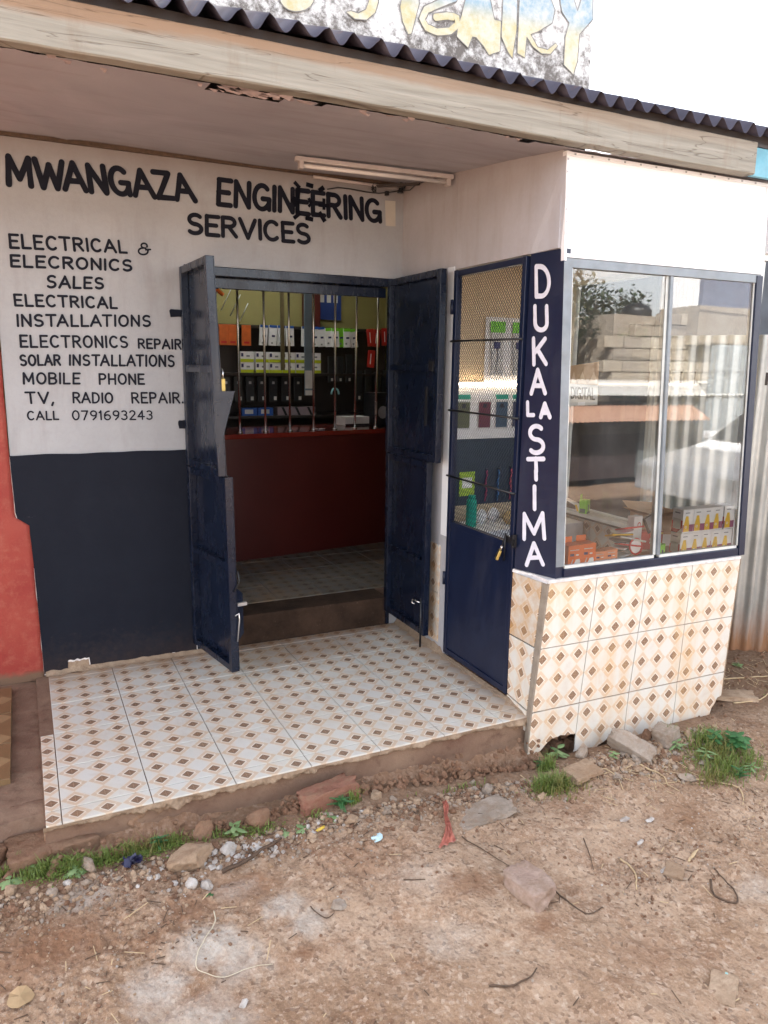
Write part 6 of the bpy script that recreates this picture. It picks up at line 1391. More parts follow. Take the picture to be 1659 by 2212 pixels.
def tree(x, y, h, r, label, n=1500):
    t_ = thing('broadleaf_tree', label, 'tree', (x, y, -.2)); m = MB(); top = Vector((0, 0, h * .55)); m.tube([(0, 0, 0), (.05, .03, h * .3), (0, 0, h * .6)], [.14, .1, .05], 8)
    cl = []
    for i in range(9):
        a = random.uniform(0, 6.28); q = Vector((math.cos(a) * r * random.uniform(.2, .8), math.sin(a) * r * random.uniform(.2, .8), h * random.uniform(.5, .92))); cl.append((q, random.uniform(.3, .5) * r)); m.tube([(0, 0, h * random.uniform(.3, .5)), tuple(q * .6 + Vector((0, 0, h * .22))), tuple(q)], [.05, .03, .01], 5)
    part_local(m, 'trunk', M_STICK, t_); m = MB()
    for i in range(n):
        q, rr = random.choice(cl); d = Vector((random.gauss(0, 1), random.gauss(0, 1), random.gauss(0, .8))).normalized() * rr * random.random() ** .4; c_ = q + d; a = Vector((random.gauss(0, 1), random.gauss(0, 1), random.gauss(0, .5))).normalized(); b = a.cross(Vector((0, 0, 1))).normalized(); s = random.uniform(.05, .11)
        m.add([c_ - a * s, c_ + b * s * .5, c_ + a * s, c_ - b * s * .5], [(0, 1, 2, 3)])
    part_local(m, 'crown', M_TREE, t_)
tree(8.2, -10.2, 3.2, 1.0, 'leafy green tree across the street, leftmost in the pane'); tree(10.6, -12.6, 3.9, 1.3, 'tall grey green tree behind the water tank across the street'); tree(12.3, -13.4, 4.2, 1.2, 'dark tree between the white sheeting and the tank across the street')
for i, (z, sg) in enumerate([(4.3, .5), (4.0, .35), (3.4, .9)]):
    t_ = thing('power_line', ['highest power line sagging across the street', 'middle power line sagging across the street', 'lowest power line sagging across the street'][i], 'cable', (9, -7.5, z)); m = MB(); m.tube([(-6 + 26 * j / 24, 0.3 * i, sg * ((j / 12 - 1) ** 2 - 1) * 1.0 + (.05 * j if i == 2 else 0)) for j in range(25)], .012, 5); part_local(m, 'wire', M_BLACK, t_)
# parked white hatchback
car = thing('parked_car', 'white hatchback parked on the street in front of the kiosk', 'car', (6.75, -5.35, -.26))
prof = [(0, .32), (.03, .52), (.10, .68), (.95, .84), (1.15, .90), (1.75, 1.34), (2.1, 1.42), (3.1, 1.43), (3.5, 1.34), (3.75, .95), (3.82, .60), (3.78, .30)]
def extr(pf, y0, y1, taper=0.0):
    n = len(pf); vs = [(x, y0 + (taper * max(0, z - .85)), z) for x, z in pf] + [(x, y1 - (taper * max(0, z - .85)), z) for x, z in pf]
    return MB().add(vs, [tuple(range(n)), tuple(range(2 * n - 1, n - 1, -1))] + [((i + 1) % n, i, n + i, n + (i + 1) % n) for i in range(n)])
part_local(extr(prof, -.80, .80, .25), 'body', P_('white_car_paint', (.80, .80, .80), .12, .02), car, .03)
GLS = plain('tinted_car_glass', (.02, .025, .03), .05, .1, 5)
for pf in ([(1.30, .93), (1.80, 1.31), (2.28, 1.36), (2.28, .93)], [(2.36, .93), (2.36, 1.36), (3.05, 1.36), (3.40, 1.26), (3.55, .97)]):
    for y, sg in ((.80, 1), (-.80, -1)):
        m = MB(); vs = [(x, sg * (.803 - .25 * max(0, z - .85)), z) for x, z in pf]; m.add(vs, [tuple(range(len(vs)))]); part_local(m, 'side_window', GLS, car)
m = MB(); m.add([(1.16, -.70, .925), (1.16, .70, .925), (1.74, .62, 1.345), (1.74, -.62, 1.345)], [(0, 1, 2, 3)]); m.v = [(a - .012, b, c_ + .012) for a, b, c_ in m.v]; part_local(m, 'windscreen', GLS, car)
for x in (.72, 3.05):
    for y in (-.74, .74):
        wv = MB().tube([(x, y - .10, .30), (x, y + .10, .30)], .30, 24).build('wheel', M_RUBBER); wv.parent = car; rm = MB().tube([(x, y - .105, .30), (x, y + .105, .30)], .19, 16).build('rim', M_ZINC); rm.parent = wv
for y in (-.62, .62): part_local(MB().obox((.035, y, .58), (.06, .26, .12)), 'headlight', C_LG, car, .01)
for y in (-.90, .90): part_local(MB().obox((1.35, y, .95), (.12, .16, .11)), 'wing_mirror', P_('white_car_paint', (.8, .8, .8)), car, .02)

# ------------------------------------------------------------------ stones, litter and plants on the ground
def rock_mesh(seed, sub=3, blocky=.0, rough=.25):
    bm = bmesh.new(); bmesh.ops.create_icosphere(bm, subdivisions=sub, radius=1.0); o = Vector((seed * 7.3, seed * 1.7, seed * 3.1))
    pl = []; rr = random.Random(seed)
    for i in range(13 if blocky == 0 else 4):
        n = Vector((rr.gauss(0, 1), rr.gauss(0, 1), rr.gauss(0, .8))).normalized(); pl.append((n, rr.uniform(.50, .84) if blocky == 0 else rr.uniform(.85, 1.0)))
    if blocky > 0: pl += [(Vector(n), d) for n, d in (((1, 0, .05), .78), ((-1, 0, .0), .78), ((0, 1, 0), .8), ((0, -1, .05), .8), ((0, 0, 1), .62))]
    for v in bm.verts:
        p = v.co.copy()
        if blocky > 0: mxn = max(abs(p.x), abs(p.y), abs(p.z)); p = p.lerp(p / mxn * .86, .72)
        for n, d in pl:
            e = p.dot(n) - d
            if e > 0: p -= n * e * .92
        p *= 1 + rough * .5 * mn.fractal(p * 1.8 + o, .8, 2, 5) + rough * .22 * mn.noise(p * 7 + o) + rough * .12 * mn.noise(p * 17 + o); v.co = p
    me = bpy.data.meshes.new('rock'); bm.to_mesh(me); bm.free()
    me.polygons.foreach_set('use_smooth', [sub > 2] * len(me.polygons)); return me
def rock(x, y, sx, sy, sz, rz, mat, label, sink=.35, blocky=0, name='rock', cat='rock', tilt=(0, 0), z=None, sub=4):
    me = rock_mesh(len(bpy.data.objects) % 97 + 3, sub, blocky); me.materials.append(M_RK[mat]); o = bpy.data.objects.new(name, me); COL.objects.link(o)
    o.scale = (sx / 2, sy / 2, sz / 2); o.rotation_euler = (tilt[0], tilt[1], rz); o.location = (x, y, (gh(x, y) if z is None else z) + sz * (.5 - sink)); return tag(o, label, cat)
R_L = [(.394, -1.565, .19, .145, .10, .3, 'tan', 'large tan rock in front of the left half of the porch'), (.362, -1.690, .048, .045, .045, .5, 'pale', 'white rough stone, left of a touching pair below the tan rock'),
 (.408, -1.700, .05, .05, .045, 1.9, 'pale', 'white rough stone, right of a touching pair below the tan rock'), (.437, -1.445, .055, .04, .035, .2, 'pale', 'white stone wedged between the tan rock and the porch'), (.515, -1.575, .075, .055, .05, .6, 'pale', 'white lump of plaster right of the tan rock'),
 (.066, -1.475, .06, .10, .05, .2, 'grey', 'pale banded stone in the grass at the left'), (-.170, -1.42, .045, .04, .03, 1.2, 'brown', 'small brown stone at the left edge below the weeds'), (-.047, -1.555, .04, .035, .03, .3, 'grey', 'small grey stone near the left edge of the path'),
 (.002, -1.53, .045, .03, .03, 2.0, 'pale', 'small whitish stone below the grass at the left'), (-.10, -1.53, .035, .03, .03, .9, 'tan', 'small tan stone near the left edge of the path'), (.056, -1.555, .042, .035, .03, .5, 'grey', 'small grey stone below the banded stone'),
 (-.165, -1.505, .055, .05, .05, .1, 'tan', 'round tan stone at the far left edge'), (.972, -1.60, .075, .055, .04, .5, 'tan', 'flat tan stone below the fern at the porch foot'), (.812, -1.618, .045, .03, .03, .1, 'tan', 'small angular tan stone left of the fern stones'),
 (.791, -1.93, .075, .055, .025, .8, 'grey', 'grey flat stone sunk in the middle of the path'), (.412, -2.155, .032, .026, .02, .4, 'pale', 'single white pebble in the lower left path'), (1.123, -1.485, .055, .05, .05, .3, 'tan', 'upright tan stone right of the fern'),
 (1.047, -1.572, .055, .04, .035, .9, 'tan', 'tan stone just right of the flat tan stone'), (1.590, -1.575, .062, .060, .062, .2, 'grey', 'round pale grey stone near the kiosk corner'), (1.712, -1.578, .045, .04, .035, 1.1, 'tan', 'small tan stone right of the round grey stone'),
 (1.563, -1.505, .035, .03, .03, .3, 'grey', 'small grey stone above the round grey stone'), (1.11, -1.60, .055, .035, .03, .7, 'grey', 'flat grey stone between porch and red rag'),
 (2.540, -1.675, .065, .05, .045, .6, 'brown', 'dark brown stone under the rubble near the kiosk'), (2.502, -1.785, .10, .055, .03, 2.6, 'grey', 'flat grey stone in front of the right weeds'), (2.655, -1.735, .07, .04, .03, .3, 'grey', 'grey stone among the right weeds'),
 (2.488, -1.560, .06, .04, .05, .9, 'tan', 'tan stone wedged beside the big slanting slab'), (2.27, -1.60, .05, .035, .03, .2, 'brown', 'brown stone left of the big slanting slab'), (2.44, -1.64, .045, .035, .03, 1.4, 'tan', 'tan stone in front of the big slanting slab'),
 (2.33, -1.66, .04, .03, .028, .3, 'tan', 'small tan stone below the big slanting slab'), (2.68, -1.52, .055, .04, .04, .2, 'grey', 'grey stone under the right end of the kiosk tiles')]
R_L += [(2.15, -1.50, .09, .06, .06, .5, 'grey', 'angular grey stone under the first gap in the kiosk tiles'), (2.53, -1.50, .07, .06, .07, .2, 'brown', 'brown stone between the two big stones under the tiles'), (2.44, -1.50, .05, .05, .05, 1.2, 'grey', 'grey stone tucked behind the slanting slab'),
 (2.72, -1.58, .08, .06, .06, .9, 'tan', 'tan stone at the edge of the right weeds'), (2.20, -1.67, .06, .05, .03, .7, 'grey', 'flat grey chip between the brown slab and the grass tuft'), (1.80, -1.66, .05, .04, .035, .3, 'tan', 'tan stone left of the grass tuft below the kiosk corner'),
 (1.66, -1.52, .05, .035, .03, .1, 'brown', 'brown stone at the right end of the step'), (1.27, -1.56, .04, .035, .03, .4, 'tan', 'tan stone above the red rag'), (1.18, -1.53, .045, .03, .03, 1.4, 'grey', 'grey stone between fern and red rag')]
for (x, y, sx, sy, sz, rz, mt, lb) in R_L: rock(x, y, sx, sy, sz, rz, mt, lb)
rock(2.385, -1.56, .26, .10, .12, -.95, 'grey', 'big slanting grey stone slab under the broken kiosk tiles', .25, 1, tilt=(.5, .35)); rock(2.60, -1.555, .15, .12, .11, .4, 'grey', 'blocky grey stone right of the slanting slab', .3, 1)
rock(2.065, -1.60, .21, .13, .045, .15, 'tan', 'flat brown slab lying below the kiosk corner', .35, 1); rock(1.485, -1.70, .33, .15, .03, .08, 'grey', 'long flat grey slab half buried beside the red rag', .45, 1)
rock(1.40, -2.12, .15, .19, .11, .22, 'pink', 'rough pinkish stone block lying in the path', .34, 1, name='stone_block', cat='stone'); rock(.935, -1.455, .30, .10, .13, .15, 'red', 'reddish stone built into the foot of the porch step', .35, 1)
rock(-.035, -1.325, .36, .20, .17, .15, 'brown', 'large flat brown stone below the left corner of the tiles', .35, 1, z=-.155); rock(-.235, -1.305, .20, .20, .18, .4, 'brown', 'rounded brown stone at the left edge below the apron', .35, 0, z=-.15)
rock(.66, -1.47, .12, .07, .09, .1, 'brown', 'brown stone under the step left of the fern', .3, 0); rock(.45, -1.475, .10, .07, .10, .1, 'brown', 'mossy brown stone under the step behind the white stone', .3, 0)
rock(3.30, -1.35, .30, .12, .05, -.5, 'tan', 'low tan stone bank beside the kiosk base', .4, 1); rock(1.05, -2.72, .2, .16, .03, .3, 'tan', 'flat tan stone sunk in the lower path', .45, 1)
rock(1.73, -2.63, .16, .09, .03, .6, 'tan', 'flat tan stone at the lower right edge of the path', .42, 1); rock(2.02, -2.17, .11, .08, .03, .6, 'tan', 'rough flat stone beside the bent twig', .4, 1)
# loose pebbles and grit
PT = []
for sd in range(10):
    me_ = rock_mesh(50 + sd, 1, 0, .5); PT.append((np.array([v.co[:] for v in me_.vertices]), [tuple(p.vertices) for p in me_.polygons])); bpy.data.meshes.remove(me_)
def scatter(name, label, mat, pts):
    VV = []; FF = []; b = 0
    for (x, y, r) in pts:
        v, f = PT[random.randrange(10)]; a = random.uniform(0, 6.28); c_, s = math.cos(a), math.sin(a); fl = random.uniform(.45, .9); fx = random.uniform(.7, 1.3)
        q = v * np.array([r * fx, r, r * fl]); q = np.stack([q[:, 0] * c_ - q[:, 1] * s + x, q[:, 0] * s + q[:, 1] * c_ + y, q[:, 2]], -1); q[:, 2] += gh(x, y) + r * fl * .25
        VV.append(q); FF += [tuple(b + i for i in t) for t in f]; b += len(v)
    me = bpy.data.meshes.new(name); me.from_pydata(np.concatenate(VV).tolist(), [], FF); me.update(); me.materials.append(mat); o = bpy.data.objects.new(name, me); COL.objects.link(o); return tag(o, label, kind='stuff')
def band(n, smax=.016, smin=.003):
    out = []
    while len(out) < n:
        t = random.random(); x = random.uniform(-.35, 2.9); y = -1.50 - abs(random.gauss(0, .075)) - (.02 if x < .9 else .04)
        out.append((x, y, smin + (smax - smin) * random.random() ** 3.5))
    return out
def field(n, smax=.008, smin=.0018, clump=True):
    out = []
    while len(out) < n:
        x = random.uniform(-.6, 3.6); y = random.uniform(-3.0, -1.5); d = float(vnoise(np.array(x * 3.3), np.array(y * 3.3), 31)) + .5 + .35 * float(vnoise(np.array(x * 9), np.array(y * 9), 32))
        if random.random() < max(.05, (d - .42) * 3): out.append((x, y, smin + (smax - smin) * random.random() ** 4))
    return out
heap = [(random.gauss(2.42, .20), -1.55 - abs(random.gauss(.0, .11)), .004 + .018 * random.random() ** 2.5) for _ in range(420)] + [(random.gauss(1.72, .13), -1.54 - abs(random.gauss(0, .06)), .003 + .012 * random.random() ** 2.5) for _ in range(200)]
wb = [(random.gauss(.60, .17), -1.56 - abs(random.gauss(0, .05)), .004 + .014 * random.random() ** 2.2) for _ in range(260)]
scatter('grit', 'loose tan pebbles and grit on the soil', M_RK['tan'], band(2000, .017) + field(5200, .0085) + heap[:300])
scatter('grit', 'loose grey pebbles and grit on the soil', M_RK['grey'], band(1300, .015) + field(3000, .007) + heap[300:])
scatter('grit', 'loose white chips on the soil', M_RK['pale'], wb[:150] + field(380, .006))
scatter('grit', 'dark clods of soil', M_RK['brown'], band(1500, .018) + field(5200, .010) + [(random.uniform(2.9, 3.9), random.uniform(-1.5, -1.0), .004 + .014 * random.random() ** 3) for _ in range(300)])
m = MB(); me_l = []
for i in range(420):
    x = random.uniform(-.05, XK + .02); g = gh(x, -1.46); t = random.random(); z = g + (.0 - g - .06) * t * random.random(); y = -1.455 + .075 * min(1, (z - g) / .12) + random.uniform(-.012, .008); s = random.uniform(.006, .020) * (1.25 - .5 * t)
    v, f = PT[random.randrange(10)]; R_ = Matrix.Rotation(random.uniform(0, 6), 3, 'Z') @ Matrix.Rotation(random.uniform(0, 3), 3, 'X'); m.add([Vector((x, y, z)) + R_ @ Vector(q * s) for q in v], f)
tag(m.build('step_rubble', M_RK['brown']), 'small stones and earth clods stuck in the broken step face', kind='stuff')
# bits of straw and bark
m = MB()
for i in range(380):
    if i < 160: x, y, _ = field(1)[0]
    else: x, y = random.gauss(2.4 if i < 300 else 3.5, .3), random.gauss(-1.66 if i < 300 else -1.25, .07)
    a = random.uniform(0, PI); l = .006 + .035 * random.random() ** 3; z = gh(x, y) + .003; dx, dy = math.cos(a) * l, math.sin(a) * l
    m.bar((x - dx, y - dy, z), (x + dx, y + dy, gh(x + dx, y + dy) + .004 + random.uniform(0, .004)), .0016 + .0016 * random.random(), .0014)
tag(m.build('straw_litter', M_STRAW), 'scraps of straw and dry bark scattered on the soil', kind='stuff')
m = MB()
for i in range(700):
    x, y, _ = field(1)[0] if i < 450 else band(1)[0]
    a = random.uniform(0, PI); l = .005 + .02 * random.random() ** 2; z = gh(x, y) + .003; dx, dy = math.cos(a) * l, math.sin(a) * l
    m.bar((x - dx, y - dy, z), (x + dx, y + dy, gh(x + dx, y + dy) + .004), .0022, .0018)
tag(m.build('bark_litter', M_STICK), 'scraps of dark bark scattered on the soil', kind='stuff')
def twig(pts, r, mat, label, name='twig', cat='twig', lift=.004):
    r = r * .78; P = [Vector((x, y, 0)) for x, y in pts]; out = []
    for i in range(len(P) - 1):
        p0, p1, p2, p3 = P[max(i - 1, 0)], P[i], P[i + 1], P[min(i + 2, len(P) - 1)]
        for j in range(6):
            t = j / 6; q = .5 * ((2 * p1) + (p2 - p0) * t + (2 * p0 - 5 * p1 + 4 * p2 - p3) * t * t + (3 * p1 - p0 - 3 * p2 + p3) * t ** 3)
            q += Vector((mn.noise(q * 40), mn.noise(q * 40 + Vector((5, 5, 5))), 0)) * r * .8; out.append(q)
    out.append(P[-1]); z = [gh(q.x, q.y) for q in out]; n = len(out)
    z = [max(z[i], .25 * z[max(i - 2, 0)] + .5 * z[i] + .25 * z[min(i + 2, n - 1)]) + lift for i in range(n)]
    m = MB().tube([(q.x, q.y, zz_) for q, zz_ in zip(out, z)], [r * (1 - .5 * i / n) for i in range(n)], 6); c0 = m.v[0]
    return tag(m.build(name, mat, at=c0), label, cat)
twig([(1.797, -1.928), (1.77, -1.99), (1.725, -2.069)], .003, M_STICK, 'thin dark twig right of the stone block, upper one'); twig([(1.872, -2.048), (1.87, -2.12), (1.799, -2.207)], .005, M_STRAW, 'pale curved stalk right of the stone block')
twig([(1.511, -2.082), (1.50, -2.16), (1.537, -2.244), (1.617, -2.238)], .004, M_STICK, 'bent dark wire touching the stone block'); twig([(2.105, -2.259), (2.06, -2.32), (2.098, -2.375), (2.15, -2.32), (2.164, -2.223)], .0055, M_STICK, 'looped dark twig near the right edge')
twig([(1.049, -2.406), (1.12, -2.425), (1.18, -2.42), (1.22, -2.40)], .004, M_STICK, 'short straight twig at the bottom centre'); twig([(.472, -1.675), (.60, -1.63), (.705, -1.585)], .010, M_STICK, 'thick dark stick lying in the white rubble', lift=.012)
twig([(.406, -1.825), (.399, -1.87), (.35, -1.93), (.327, -1.96), (.317, -2.01), (.372, -2.05), (.44, -2.05), (.524, -2.06)], .0024, P_('white_string', (.55, .48, .36), .8), 'thin pale string curling on the grey dust', 'string', 'string')
twig([(2.50, -1.80), (2.60, -1.84), (2.66, -1.92), (2.62, -1.98)], .005, M_STRAW, 'long dry stalk below the right weeds'); twig([(2.714, -1.72), (2.85, -1.75), (3.0, -1.84), (3.15, -1.92)], .005, M_STRAW, 'long pale stalk crossing the right path edge')
twig([(.70, -1.90), (.725, -1.96), (.76, -1.955)], .003, M_STICK, 'small hooked twig in the centre of the path'); twig([(1.02, -1.93), (1.09, -1.955)], .003, M_STICK, 'short dark twig left of the stone block'); twig([(1.33, -1.80), (1.38, -1.89), (1.43, -2.0)], .0028, M_STICK, 'thin twig between red rag and stone block')
twig([(.10, -1.55), (.18, -1.50), (.30, -1.50)], .004, M_STICK, 'brown twig beside the dark plastic scrap'); twig([(2.12, -1.56), (2.20, -1.66), (2.17, -1.74)], .004, M_STRAW, 'dry stalk left of the slanting slab')
for i in range(3): twig([(2.10 + .016 * i, -2.165 + .006 * i), (2.155 + .016 * i, -2.135 + .004 * i)], .006, M_STRAW, 'dry reed piece, %s of a bundle at the right' % ['left', 'middle', 'right'][i], 'straw', 'straw', .006)
twig([(2.36, -1.64), (2.40, -1.72), (2.37, -1.80)], .005, M_STRAW, 'pale dry stalk below the slanting slab'); twig([(3.25, -1.40), (3.40, -1.44), (3.55, -1.40)], .006, M_STRAW, 'dry reed beside the kiosk flank')
twig([(3.38, -1.20), (3.52, -1.28), (3.62, -1.32)], .007, M_STRAW, 'dry maize stalk near the fence foot')
def flat_scrap(x, y, pts, mat, label, name, cat, zoff=.008, curl=.01):
    m = MB(); c_ = gh(x, y) + zoff; n = len(pts); vs = [(px, py, curl * mn.noise(Vector((px * 40, py * 40, 0)))) for px, py in pts]; ctr = (sum(p[0] for p in pts) / n, sum(p[1] for p in pts) / n, .004)
    vs = [ctr] + vs; m.add(vs, [(0, 1 + i, 1 + (i + 1) % n) for i in range(n)]); o = m.build(name, mat); o.location = (x, y, c_); s_ = o.modifiers.new('thick', 'SOLIDIFY'); s_.thickness = .0015; return tag(o, label, cat)
for i, (x, y, s) in enumerate([(2.046, -1.885, .026), (2.153, -1.916, .022), (2.011, -2.007, .018), (1.987, -2.152, .018)]):
    flat_scrap(x, y, [(s * math.cos(a) * (1 + .3 * mn.noise(Vector((a, i, 0)))), s * .5 * math.sin(a)) for a in [2 * PI * j / 7 for j in range(7)]], M_RK['pale'], ['white chip of plaster right of the kiosk rubble, upper left', 'white chip of plaster, upper right on the path', 'white chip of plaster below the pair of chips', 'white chip of plaster beside the pale reeds'][i], 'plaster_chip', 'chip')
flat_scrap(-.14, -1.93, [(.035 * math.cos(a) * (1 + .35 * mn.noise(Vector((a * 2, 3, 0)))), .035 * math.sin(a) * (1 + .35 * mn.noise(Vector((a * 2, 3, 0))))) for a in [2 * PI * j / 11 for j in range(11)]], plain('dry_leaf', (.38, .26, .14), .7, .2, 30), 'dry tan leaf at the lower left of the path', 'dry_leaf', 'leaf')
flat_scrap(1.767, -2.60, [(.016 * math.cos(a), .010 * math.sin(a)) for a in [2 * PI * j / 10 for j in range(10)]], P_('aqua_plastic', (.25, .48, .46)), 'pale green plastic scrap at the bottom right', 'plastic_scrap', 'litter')
flat_scrap(1.02, -1.72, [(.022 * math.cos(a) * (1 + .5 * mn.noise(Vector((a * 3, 1, 0)))), .02 * math.sin(a)) for a in [2 * PI * j / 9 for j in range(9)]], P_('pale_blue_plastic', (.42, .56, .60)), 'crumpled pale blue plastic scrap left of the red rag', 'plastic_scrap', 'litter', curl=.03)
flat_scrap(.85, -1.60, [(.02 * math.cos(a), .008 * math.sin(a)) for a in [2 * PI * j / 8 for j in range(8)]], P_('yellow_leaf', (.50, .34, .04)), 'small yellow leaf among the stones', 'yellow_leaf', 'leaf')
m = MB()   # crumpled black bag scrap
for i in range(16):
    c_ = Vector((.205 + random.uniform(-.022, .022), -1.535 + random.uniform(-.018, .018), gh(.205, -1.535) + random.uniform(.004, .026))); a = Vector([random.gauss(0, 1) for _ in range(3)]).normalized() * .022; b = Vector([random.gauss(0, 1) for _ in range(3)]).normalized() * .018; m.add([c_ - a, c_ + b, c_ + a * .7, c_ - b], [(0, 1, 2), (0, 2, 3)])
tag(m.build('plastic_scrap', P_('dark_blue_plastic', (.02, .02, .06), .3), at=(.205, -1.535, gh(.205, -1.535))), 'crumpled dark blue plastic scrap below the grass', 'litter')
# twisted red plastic rag
m = MB(); ctr = [(1.360, -1.615), (1.345, -1.66), (1.318, -1.70), (1.300, -1.75), (1.272, -1.80), (1.240, -1.845)]; wd_ = [.012, .016, .010, .016, .030, .052]; vs = []; NS = 30
for i in range(NS + 1):
    t = i / NS * 5; k_ = min(4, int(t)); f = t - k_; cx = ctr[k_][0] * (1 - f) + ctr[k_ + 1][0] * f; cy_ = ctr[k_][1] * (1 - f) + ctr[k_ + 1][1] * f; wv = wd_[k_] * (1 - f) + wd_[k_ + 1] * f
    for j in range(9):
        v = j / 8 - .5; px = cx + v * wv * 1.6; py = cy_ + v * wv * .35; vs.append((px, py, gh(px, py) + .006 + .011 * abs(math.sin(v * 9 + t * 1.3)) + .005 * mn.noise(Vector((px * 60, py * 60, 0)))))
m.add(vs, [(i * 9 + j, i * 9 + j + 1, (i + 1) * 9 + j + 1, (i + 1) * 9 + j) for i in range(NS) for j in range(8)], smooth=True)
o = m.build('red_rag', plain('red_plastic_rag', (.44, .14, .10), .4, .3, 30, bump=.4), at=(1.3, -1.7, gh(1.3, -1.7))); s_ = o.modifiers.new('thick', 'SOLIDIFY'); s_.thickness = .001; tag(o, 'twisted red plastic rag on the soil in front of the porch', 'rag')
# grass and weeds
def blades(name, label, spots, mat, hmin, hmax):
    m = MB()
    for (x, y, rx, ry, n) in spots:
        for i in range(n):
            px = random.gauss(x, rx * .5); py = min(-1.40, random.gauss(y, ry * .5)); z = gh(px, py) - .003; h = random.uniform(hmin, hmax) * (1.15 - .6 * min(1, math.hypot((px - x) / rx, (py - y) / ry))); a = random.uniform(0, 6.28); le = random.uniform(.15, .9) * h; w_ = random.uniform(.0010, .0027)
            d = Vector((math.cos(a), math.sin(a), 0)); s = Vector((-d.y, d.x, 0)) * w_; p0 = Vector((px, py, z)); p1 = p0 + d * le * .3 + Vector((0, 0, h * .6)); p2 = p0 + d * le + Vector((0, 0, h * random.uniform(.7, 1)))
            m.add([p0 - s, p0 + s, p1 + s * .8, p1 - s * .8, p2], [(0, 1, 2, 3), (3, 2, 4)])
    return tag(m.build(name, mat), label, kind='stuff')
blades('grass_tuft', 'green grass growing below the left end of the porch', [(.04, -1.455, .10, .04, 560), (-.06, -1.44, .08, .04, 380), (.17, -1.46, .12, .035, 420), (.32, -1.47, .09, .03, 200), (.48, -1.49, .06, .02, 60), (.66, -1.52, .08, .02, 50), (.85, -1.52, .06, .02, 40), (1.5, -1.53, .15, .02, 40), (-.16, -1.40, .08, .03, 160)], M_GRASS, .018, .062)
blades('grass_tuft', 'green grass at the right end of the kiosk base', [(2.78, -1.66, .15, .09, 480), (2.70, -1.80, .14, .09, 260), (2.86, -1.80, .13, .09, 220), (1.88, -1.62, .09, .05, 520), (1.955, -1.50, .04, .03, 160), (2.62, -1.56, .05, .03, 160), (1.02, -1.50, .04, .02, 60), (3.62, -1.15, .12, .04, 200)], M_GRASS, .025, .10)
blades('dry_grass_tuft', 'yellowing grass and stems among the weeds', [(2.76, -1.72, .18, .11, 460), (1.90, -1.64, .12, .06, 300), (2.60, -1.84, .10, .05, 120), (.25, -1.47, .15, .03, 150)], M_GRASSD, .02, .09)
m = MB()   # low creeping moss and clover
for (x, y, rx, ry, n) in [(.28, -1.475, .13, .035, 900), (.02, -1.47, .14, .04, 600), (2.74, -1.70, .16, .09, 900), (1.88, -1.62, .09, .05, 420), (.62, -1.50, .10, .03, 260), (3.65, -1.14, .14, .03, 160)]:
    for i in range(n):
        px = random.gauss(x, rx * .55); py = min(-1.42, random.gauss(y, ry * .55)); c_ = Vector((px, py, gh(px, py) + random.uniform(.001, .014))); a = random.uniform(0, 6.28); s = random.uniform(.0025, .0055); u = Vector((math.cos(a), math.sin(a), random.uniform(-.4, .4))) * s; v = Vector((-math.sin(a), math.cos(a), random.uniform(-.4, .4))) * s * .7; m.add([c_ - u, c_ - v, c_ + u, c_ + v], [(0, 1, 2, 3)])
tag(m.build('ground_cover', M_GRASS), 'low creeping weeds and moss on the soil', kind='stuff')
def leaf_shape(L_, W_, fold=.25, lobed=False):
    n = 7; out = []
    for i in range(n + 1):
        t = i / n; w_ = W_ * math.sin(PI * min(1, t * .96 + .03)) ** .8 * (1 - .35 * t); 
        if lobed: w_ *= 1 + .25 * math.sin(t * 19)
        out.append((t * L_, w_ / 2))
    return out
def weed(x, y, n, L_, W_, h, mat, label, ferny=False, lobed=False, name='weed_plant'):
    z0 = gh(x, y) - .004; t_ = thing(name, label, 'weed', (x, y, z0)); st = MB(); lf = MB()
    for i in range(n):
        a = 2.4 * i + random.uniform(-.3, .3); hh_ = h * (.25 + .75 * i / n); r = (.35 + .4 * random.random()) * L_ * (1.1 - .6 * i / n); base = Vector((math.cos(a) * r * .25, math.sin(a) * r * .25, hh_)); st.tube([(0, 0, 0), (math.cos(a) * r * .08, math.sin(a) * r * .08, hh_ * .7), tuple(base)], .0013, 4)
        d = Vector((math.cos(a), math.sin(a), random.uniform(-.15, .45))).normalized(); s = Vector((-math.sin(a), math.cos(a), 0)); up = d.cross(s) * -1; sc_ = random.uniform(.7, 1.1)
        if not ferny:
            sh_ = leaf_shape(L_ * sc_, W_ * sc_, lobed=lobed); vs = []
            for (tx, w_) in sh_: droop = -.28 * tx * tx / L_; c_ = base + d * tx + Vector((0, 0, droop)); vs += [c_ + s * w_ + up * w_ * .35, c_, c_ - s * w_ + up * w_ * .35]
            fs = []
            for k_ in range(len(sh_) - 1): fs += [(3 * k_, 3 * k_ + 1, 3 * k_ + 4, 3 * k_ + 3), (3 * k_ + 1, 3 * k_ + 2, 3 * k_ + 5, 3 * k_ + 4)]
            lf.add(vs, fs, smooth=True)
        else:
            for k_ in range(8):
                c_ = base + d * L_ * sc_ * k_ / 8
                for sg in (-1, 1):
                    q = c_ + s * sg * L_ * .26 * (1 - k_ / 9) + Vector((0, 0, .004)); lf.add([c_, c_ + d * .005 + s * sg * .004, q, c_ - d * .003 + s * sg * .004], [(0, 1, 2, 3)])
    part_local(st, 'stem', mat, t_); part_local(lf, 'foliage', mat, t_); return t_
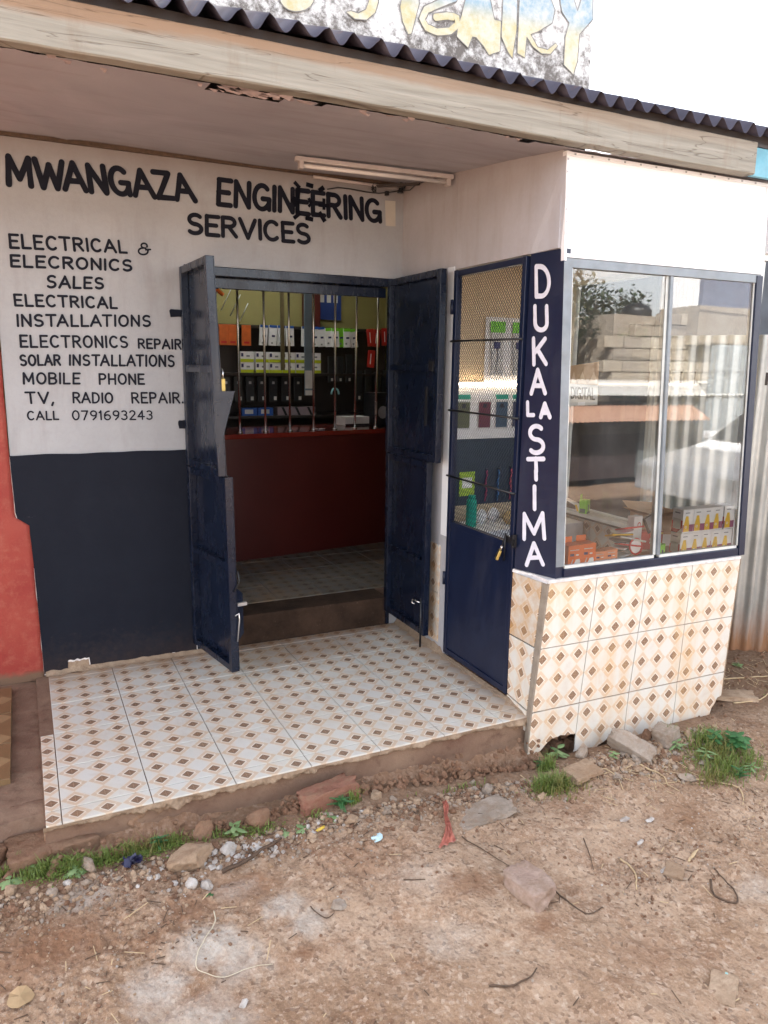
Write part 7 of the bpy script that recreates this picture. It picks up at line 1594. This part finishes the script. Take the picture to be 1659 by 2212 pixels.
weed(.963, -1.515, 12, .055, .02, .045, M_LEAFD, 'feathery green fern at the foot of the porch', ferny=True); weed(.905, -1.548, 8, .036, .024, .012, M_LEAF, 'broad leaved pale weed left of the fern'); weed(.797, -1.562, 9, .034, .024, .012, M_LEAF, 'pale weed rosette, right one of the middle pair')
weed(.730, -1.548, 8, .030, .022, .012, M_LEAF, 'pale weed rosette, left one of the middle pair'); weed(.553, -1.500, 9, .045, .026, .055, M_LEAF, 'tall pale weed beside the white plaster lump'); weed(2.062, -1.435, 9, .055, .030, .060, M_LEAF, 'pale leafy weed growing out of the gap under the tiles')
weed(2.262, -1.575, 8, .035, .022, .05, M_LEAF, 'small upright weed under the broken tile tip'); weed(2.885, -1.715, 26, .060, .045, .095, M_LEAFD, 'dark bushy weed with lobed leaves at the right', lobed=True); weed(2.80, -1.66, 16, .05, .03, .08, M_LEAFD, 'dark leafy weed beside the kiosk flank', lobed=True)
weed(-.095, -1.425, 7, .036, .020, .022, M_LEAF, 'pale weed at the left edge beside the round stone'); weed(.030, -1.488, 8, .040, .034, .022, M_LEAF, 'broad pale leaved weed in front of the left grass', lobed=True); weed(-.165, -1.455, 8, .040, .030, .020, M_LEAF, 'grey green weed at the far left edge')
weed(.30, -1.475, 10, .035, .012, .05, M_LEAFD, 'small feathery weed behind the tan rock', ferny=True); weed(.408, -1.745, 6, .016, .010, .008, M_LEAFD, 'tiny weed below the white stone pair'); weed(3.56, -1.165, 9, .035, .022, .03, M_LEAF, 'small weed at the foot of the fence'); weed(1.945, -1.47, 12, .03, .010, .03, M_LEAFD, 'mossy green weed at the kiosk corner', ferny=True)
weed(2.68, -1.72, 12, .05, .018, .06, M_LEAF, 'pale narrow leaved weed among the right grass'); weed(2.83, -1.84, 12, .045, .016, .04, M_LEAF, 'pale low weed at the front of the right grass'); weed(2.60, -1.62, 10, .045, .02, .05, M_LEAF, 'pale weed between stones and right grass')
weed(2.74, -1.86, 10, .045, .014, .05, M_LEAFD, 'thin leaved weed in front of the right bush', ferny=True)
print('objects', len(bpy.data.objects), 'tris', sum(len(o.data.polygons) for o in bpy.data.objects if o.type == 'MESH'))
